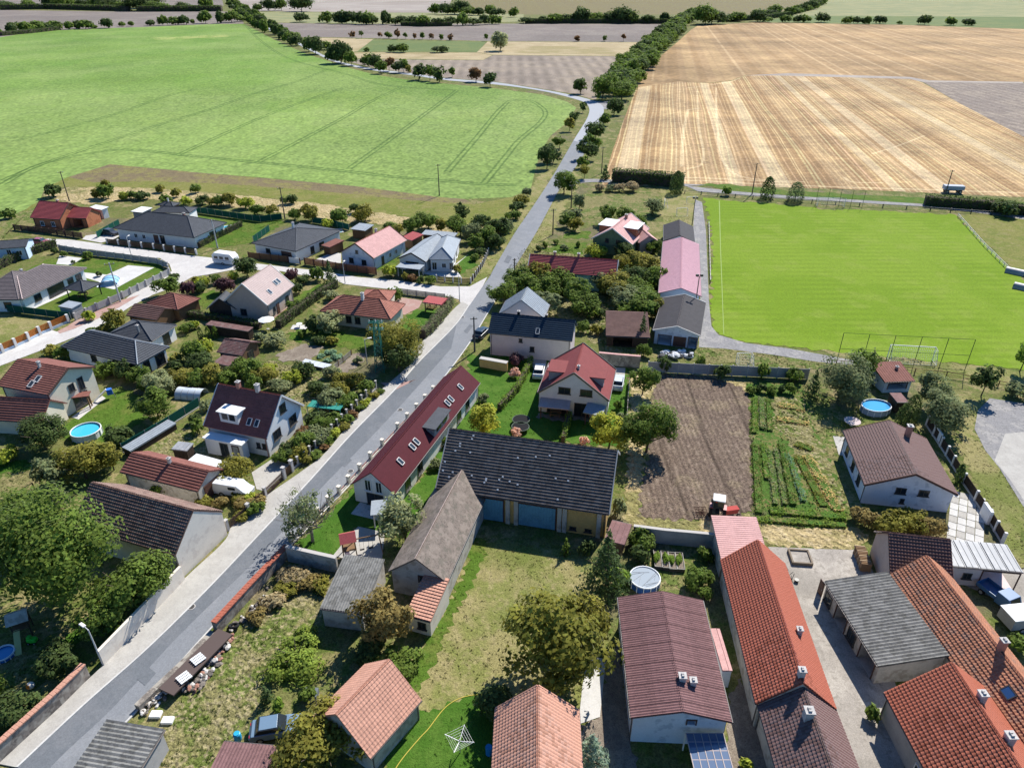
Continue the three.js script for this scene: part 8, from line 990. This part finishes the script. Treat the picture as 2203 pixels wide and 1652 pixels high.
{ const g = thing('box_trailer', 'white-roofed grey box trailer in the shaded yard at the right edge', 'trailer', 50.73,-49.98); g.rotation.y = 0.12; mesh('box', box(2.6, 1.3, 2, 0, 1.15, 0), W_.grey, g); mesh('cover', rbox(2.75, 0.12, 2.15, 0.04, 0, 1.86, 0), R_.white, g); mesh('chassis', box(2.3, 0.2, 1, 0, 0.42, 0), X.darkFrame, g); for (const s of [0.95, -0.95]) wheel(g, 0, s, 0.33); }
{ const g = thing('utility_truck', 'small blue pickup in the shaded yard at the right edge', 'truck', 51.01,-52.94); g.rotation.y = -1.2; const bl = plain(0.05, 0.13, 0.26, { roughness: 0.4 }); mesh('cab', profile([[-0.1, 0.5], [1.5, 0.5], [1.5, 1.0], [1.1, 1.7], [-0.1, 1.75]], 1.7, 0.06), bl, g); mesh('windscreen', box(0.04, 0.65, 1.3, 1.33, 1.4, 0, 0, 0, 0.5), X.glass, g); mesh('bed', merge([box(2.2, 0.1, 1.7, -1.25, 0.75, 0), box(2.2, 0.4, 0.06, -1.25, 0.95, 0.84), box(2.2, 0.4, 0.06, -1.25, 0.95, -0.84), box(0.06, 0.4, 1.7, -2.33, 0.95, 0)]), bl, g); for (const u of [0.9, -1.6]) for (const s of [0.75, -0.75]) wheel(g, u, s, 0.33); }
// play things
{ const g = thing('play_tower', 'wooden play tower with red roof and swing beam on the sand', 'play tower', -18.32,-59.94); g.rotation.y = 0.3; for (const a of [-1, 1]) for (const b of [-1, 1]) mesh('post', bar(V(a * 0.75, 0, b * 0.75), V(a * 0.65, 2.6, b * 0.65), 0.07), X.wood, g); mesh('deck', box(1.4, 0.1, 1.4, 0, 1.3, 0), X.wood, g); const s = Math.hypot(0.95, 0.7); for (const k of [1, -1]) mesh('roof', box(1.8, 0.07, s, 0, 2.95, k * 0.46, 0, k * 0.64), R_.redMetal, g); mesh('slide', merge([box(0.55, 0.06, 2.4, -0.3, 0.7, 1.7, 0, 0.5)]), plain(0.15, 0.12, 0.15), g); mesh('swing_beam', bar(V(0.7, 2.2, 0), V(3.4, 2.2, 0), 0.07), X.wood, g); for (const b of [-0.8, 0.8]) mesh('swing_leg', bar(V(3.4, 2.2, 0), V(3.6, 0, b), 0.06), X.wood, g); for (const u of [1.4, 2.4]) { const sw = mesh('swing', box(0.5, 0.05, 0.2, u, 0.5, 0), X.black, g); mesh('ropes', merge([bar(V(u - 0.22, 0.5, 0), V(u - 0.22, 2.2, 0), 0.015, 0.015, 4), bar(V(u + 0.22, 0.5, 0), V(u + 0.22, 2.2, 0), 0.015, 0.015, 4)]), X.black, sw); } }
ground('play_sand', [[-20.24,-59.93],[-19.06,-63.22],[-18.31,-64.76],[-14.99,-63.73],[-14.57,-58.88],[-17.21,-58.88],[-18.6,-59.23]], 9, M.concrete);
ground('terrace', [[-19.65,-67.04],[-18.91,-69.27],[-15.61,-67.92],[-15.85,-65.75]], 9, M.paver);
house('awning', 'grey awning over the terrace at the row house gable', 'awning', [-15.77,-65.46,6.53,1.84,2.47,2.3,2.5], { type: 'mono', style: 'plain', roof: R_.slate, posts: X.whiteTrim, gutter: 0 });
house('awning', 'large pale awning over the left terrace of the semi-detached house', 'awning', [6.37,-89.39,-10.68,4.56,3.08,2.2,2.7], { type: 'mono', style: 'plain', roof: R_.lilac, posts: X.brownTrim, gutter: 0 });
house('awning', 'smaller pale awning over the right terrace of the semi-detached house', 'awning', [11.98,-87.3,-22.38,2.82,2.35,2.2,2.6], { type: 'mono', style: 'plain', roof: R_.slate, posts: X.brownTrim, gutter: 0 });
function tableSet(label, x, z, turn = 0) { const g = thing('garden_table', label, 'table', x, z); g.rotation.y = turn; mesh('table_top', box(1.7, 0.06, 0.8, 0, 0.74, 0), X.wood, g); for (const a of [-0.7, 0.7]) for (const b of [-0.3, 0.3]) mesh('leg', box(0.07, 0.72, 0.07, a, 0.36, b), X.wood, g); for (const s of [-0.75, 0.75]) mesh('bench', merge([box(1.7, 0.06, 0.3, 0, 0.45, s), box(0.07, 0.44, 0.25, -0.7, 0.22, s), box(0.07, 0.44, 0.25, 0.7, 0.22, s)]), X.wood, g); }
tableSet('wooden table with benches under the large pale awning', 6.53,-89.51, -0.2);
tableSet('picnic table under the red-roofed pergola', -15.79,-128.7, -0.3);
tableSet('garden table under the dark gazebo', -87.58,-134.62, 0.2);
for (const [x, z, l] of [[1.31,-87.26, 'dark round trampoline above the pink grass clump'], [1.2,-85.39, 'round dark lawn ring behind the black barn roof']]) { const g = thing('trampoline', l, 'trampoline', x, z); mesh('mat', cyl(1.2, 1.2, 0.04, 0, 0.62, 0, 24), X.black, g); mesh('rim', clean(new THREE.TorusGeometry(1.25, 0.07, 6, 24).rotateX(Math.PI / 2).translate(0, 0.64, 0)), plain(0.1, 0.13, 0.1), g); for (let i = 0; i < 4; i++) mesh('leg', cyl(0.04, 0.04, 0.62, Math.cos(i * 1.57) * 1.2, 0, Math.sin(i * 1.57) * 1.2, 6), X.steel, g); }
{ const g = thing('play_house', 'weathered play tower with grey roof and pale slide on the left lawn', 'play tower', -48.7,-49.09); g.rotation.y = 0.5; for (const a of [-1, 1]) for (const b of [-1, 1]) mesh('post', box(0.1, 2.2, 0.1, a * 0.7, 1.1, b * 0.7), W_.darkWood, g); mesh('deck', box(1.5, 0.1, 1.5, 0, 1.1, 0), W_.wood, g); for (const k of [1, -1]) mesh('roof', box(1.9, 0.07, 1.2, 0, 2.5, k * 0.5, 0, k * 0.6), W_.old, g); mesh('slide', box(0.55, 0.08, 2.6, -0.4, 0.6, 1.8, 0, 0.42), plain(0.5, 0.48, 0.2), g); }
{ const g = thing('ride_toy', 'bright green toy vehicle on the left lawn', 'toy', -47.13,-47.83); mesh('body', rbox(0.9, 0.5, 0.55, 0.12, 0, 0.4, 0), plain(0.05, 0.5, 0.05), g); mesh('seat', rbox(0.4, 0.3, 0.4, 0.08, -0.2, 0.75, 0), plain(0.06, 0.42, 0.05), g); for (const u of [-0.3, 0.3]) for (const s of [-0.28, 0.28]) wheel(g, u, s, 0.15, 0.1); }
{ const g = pool('small blue paddling pool at the left edge', -49.01,-46.27, 0.95, 0.4, plain(0.02, 0.15, 0.45), waterBlue); }
{ const g = thing('ball', 'white and orange ball on the left lawn', 'ball', -44.29,-42.69); mesh('skin', clean(new THREE.SphereGeometry(0.35, 14, 10).translate(0, 0.35, 0)), plain(0.7, 0.66, 0.6), g); mesh('panel', clean(new THREE.SphereGeometry(0.355, 10, 8, 0, 2, 0.6, 1.2).translate(0, 0.35, 0)), plain(0.6, 0.2, 0.04), g); }
tagged('stone_lamp', rbox(0.45, 0.4, 0.45, 0.12, 0, 0.2, 0), R_.white, 'pale round garden stone under the dark shrub', 'stone').position.set(...[-43.82,-44.44].flatMap((v, i) => i ? [0, v] : [v]));
{ const g = thing('water_slide', 'blue and white garden slide on the terrace corner of the ochre house', 'slide', -62.84,-93.92); g.rotation.y = -1; mesh('chute', box(0.5, 0.08, 2.6, 0, 0.9, 0.6, 0, 0.65), R_.white, g); mesh('platform', rbox(0.8, 0.9, 0.8, 0.08, 0, 1.2, -0.8), plain(0.04, 0.15, 0.5), g); mesh('ladder', merge([bar(V(-0.25, 0, -1.4), V(-0.25, 1.7, -1.1), 0.04), bar(V(0.25, 0, -1.4), V(0.25, 1.7, -1.1), 0.04)]), X.steel, g); }
{ const g = thing('polytunnel', 'silver polytunnel greenhouse beside the garden shrubs', 'greenhouse', -49.93,-94.98); g.rotation.y = -0.15; mesh('cover', clean(new THREE.CylinderGeometry(1.3, 1.3, 4.2, 16, 1, true, -Math.PI / 2, Math.PI).rotateX(-Math.PI / 2).rotateY(Math.PI / 2)), plain(0.5, 0.55, 0.6, { roughness: 0.3 }), g); for (let i = 0; i < 5; i++) mesh('hoop', clean(new THREE.TorusGeometry(1.32, 0.035, 5, 16, Math.PI).rotateY(Math.PI / 2).translate(-2.1 + i * 1.05, 0, 0)), X.steel, g); }
house('lean_to', 'long bluish corrugated cover leaning along the green screen fence', 'shed', [-50.72,-82.54,64.12,7.71,1.58,1,1.2], { type: 'mono', style: 'corrFine', roof: R_.slate, wall: W_.darkWood, ov: 0.05, ox: 0.05, gutter: 0 });
{ const g = thing('net_cage', 'green netted plant cage beside the road fence', 'plant cage', -27.66,-89.84); g.rotation.y = -0.2; const gm = plain(0.03, 0.2, 0.17); mesh('net', box(5.2, 0.06, 1.8, 0, 1.5, 0), plain(0.04, 0.22, 0.18), g); for (const a of [-2.6, -0.9, 0.9, 2.6]) for (const s of [-0.9, 0.9]) mesh('post', box(0.07, 1.5, 0.07, a, 0.75, s), gm, g); for (let i = 0; i < 8; i++) mesh('rafter', box(0.05, 0.06, 1.85, -2.5 + i * 0.71, 1.55, 0), gm, g); }
{ const g = thing('cold_frame', 'long white cold frame at the edge of the vegetable beds', 'cold frame', -32.69,-104.44); g.rotation.y = -22.35 * D2R; mesh('frame', merge([box(5.4, 0.4, 0.08, 0, 0.2, 0.6), box(5.4, 0.6, 0.08, 0, 0.3, -0.6), box(0.08, 0.5, 1.2, 2.7, 0.25, 0), box(0.08, 0.5, 1.2, -2.7, 0.25, 0)]), X.darkFrame, g); for (let i = 0; i < 5; i++) mesh('light', box(1.04, 0.05, 1.28, -2.16 + i * 1.08, 0.58, 0, 0, 0.15), plain(0.62, 0.65, 0.68, { roughness: 0.2 }), g); }
{ const g = thing('parasol', 'white garden parasol beside the beige house terrace', 'parasol', -45.23,-119.04); mesh('pole', cyl(0.03, 0.03, 2.2), X.steel, g); mesh('canopy', clean(new THREE.ConeGeometry(1.5, 0.5, 8).translate(0, 2.2, 0)), R_.white, g); mesh('base', cyl(0.3, 0.28, 0.1), X.concrete, g); }
{ const g = thing('patio_table', 'white round table on a pale slab near the clipped hedge', 'table', -39.53,-119.8); mesh('slab', box(3, 0.06, 1.8, 0, 0.05, 0), M.pale, g); mesh('table_top', cyl(0.55, 0.55, 0.05, 0, 0.7, 0, 18), X.frame, g); mesh('pedestal', cyl(0.08, 0.06, 0.7, 0, 0.05, 0, 8), X.frame, g); }
{ const g = thing('round_table', 'large round pinkish table behind the detached house', 'table', 49.45,-86.63); mesh('table_top', cyl(1.15, 1.15, 0.08, 0, 0.75, 0, 24), plain(0.5, 0.42, 0.4), g); mesh('pedestal', cyl(0.25, 0.2, 0.75, 0, 0, 0, 10), X.concrete, g); mesh('parasol_pole', cyl(0.03, 0.03, 1.6, 0.2, 0.8, 0), X.darkFrame, g); }
// paving slabs beside the detached house
{ const g = struct(new THREE.Group()); g.name = 'slab_path'; g.userData.kind = 'structure'; scene.add(g); const A = [[55.31,-70.43],[51.71,-64.49],[55.12,-62.86]]; const a = V(A[0][0], 0, A[0][1]), u = V(A[1][0], 0, A[1][1]).sub(a), w = V(A[2][0], 0, A[2][1]).sub(V(A[1][0], 0, A[1][1])); const nu = 5, nw = 4, sg = box(u.length() / nu * 0.93, 0.05, w.length() / nw * 0.93, 0, 0.04, 0, Math.atan2(-u.z, u.x)); for (let i = -1; i < nu + 2; i++) for (let j = 0; j < nw; j++) { const m = mesh('slab', sg, (i + j) % 3 ? M.pale : M.concrete, g); const p = a.clone().addScaledVector(u, (i + 0.5) / nu).addScaledVector(w, (j + 0.5) / nw); m.position.set(p.x, rr(0, 0.012), p.z); m.rotation.y = rr(-0.02, 0.02); } }
// lichen-pale replaced tiles on the black barn roof

for (const [i, x, z] of [[0, -21.33,-75.57], [1, -16.85,-90.83], [2, -33.32,-52.32], [3, -9.47,-124.26]]) { const g = thing('manhole_cover', `${ORD[i === 2 ? 0 : i === 0 ? 1 : i === 1 ? 2 : 3]} round iron manhole cover in the road counted from the front`, 'manhole cover', x, z, 'manhole covers', 0.06); mesh('ring', cyl(0.42, 0.42, 0.03, 0, 0, 0, 20), X.concrete, g); mesh('lid', cyl(0.33, 0.33, 0.03, 0, 0.012, 0, 20), X.darkFrame, g); }

renderer.render(scene, camera);
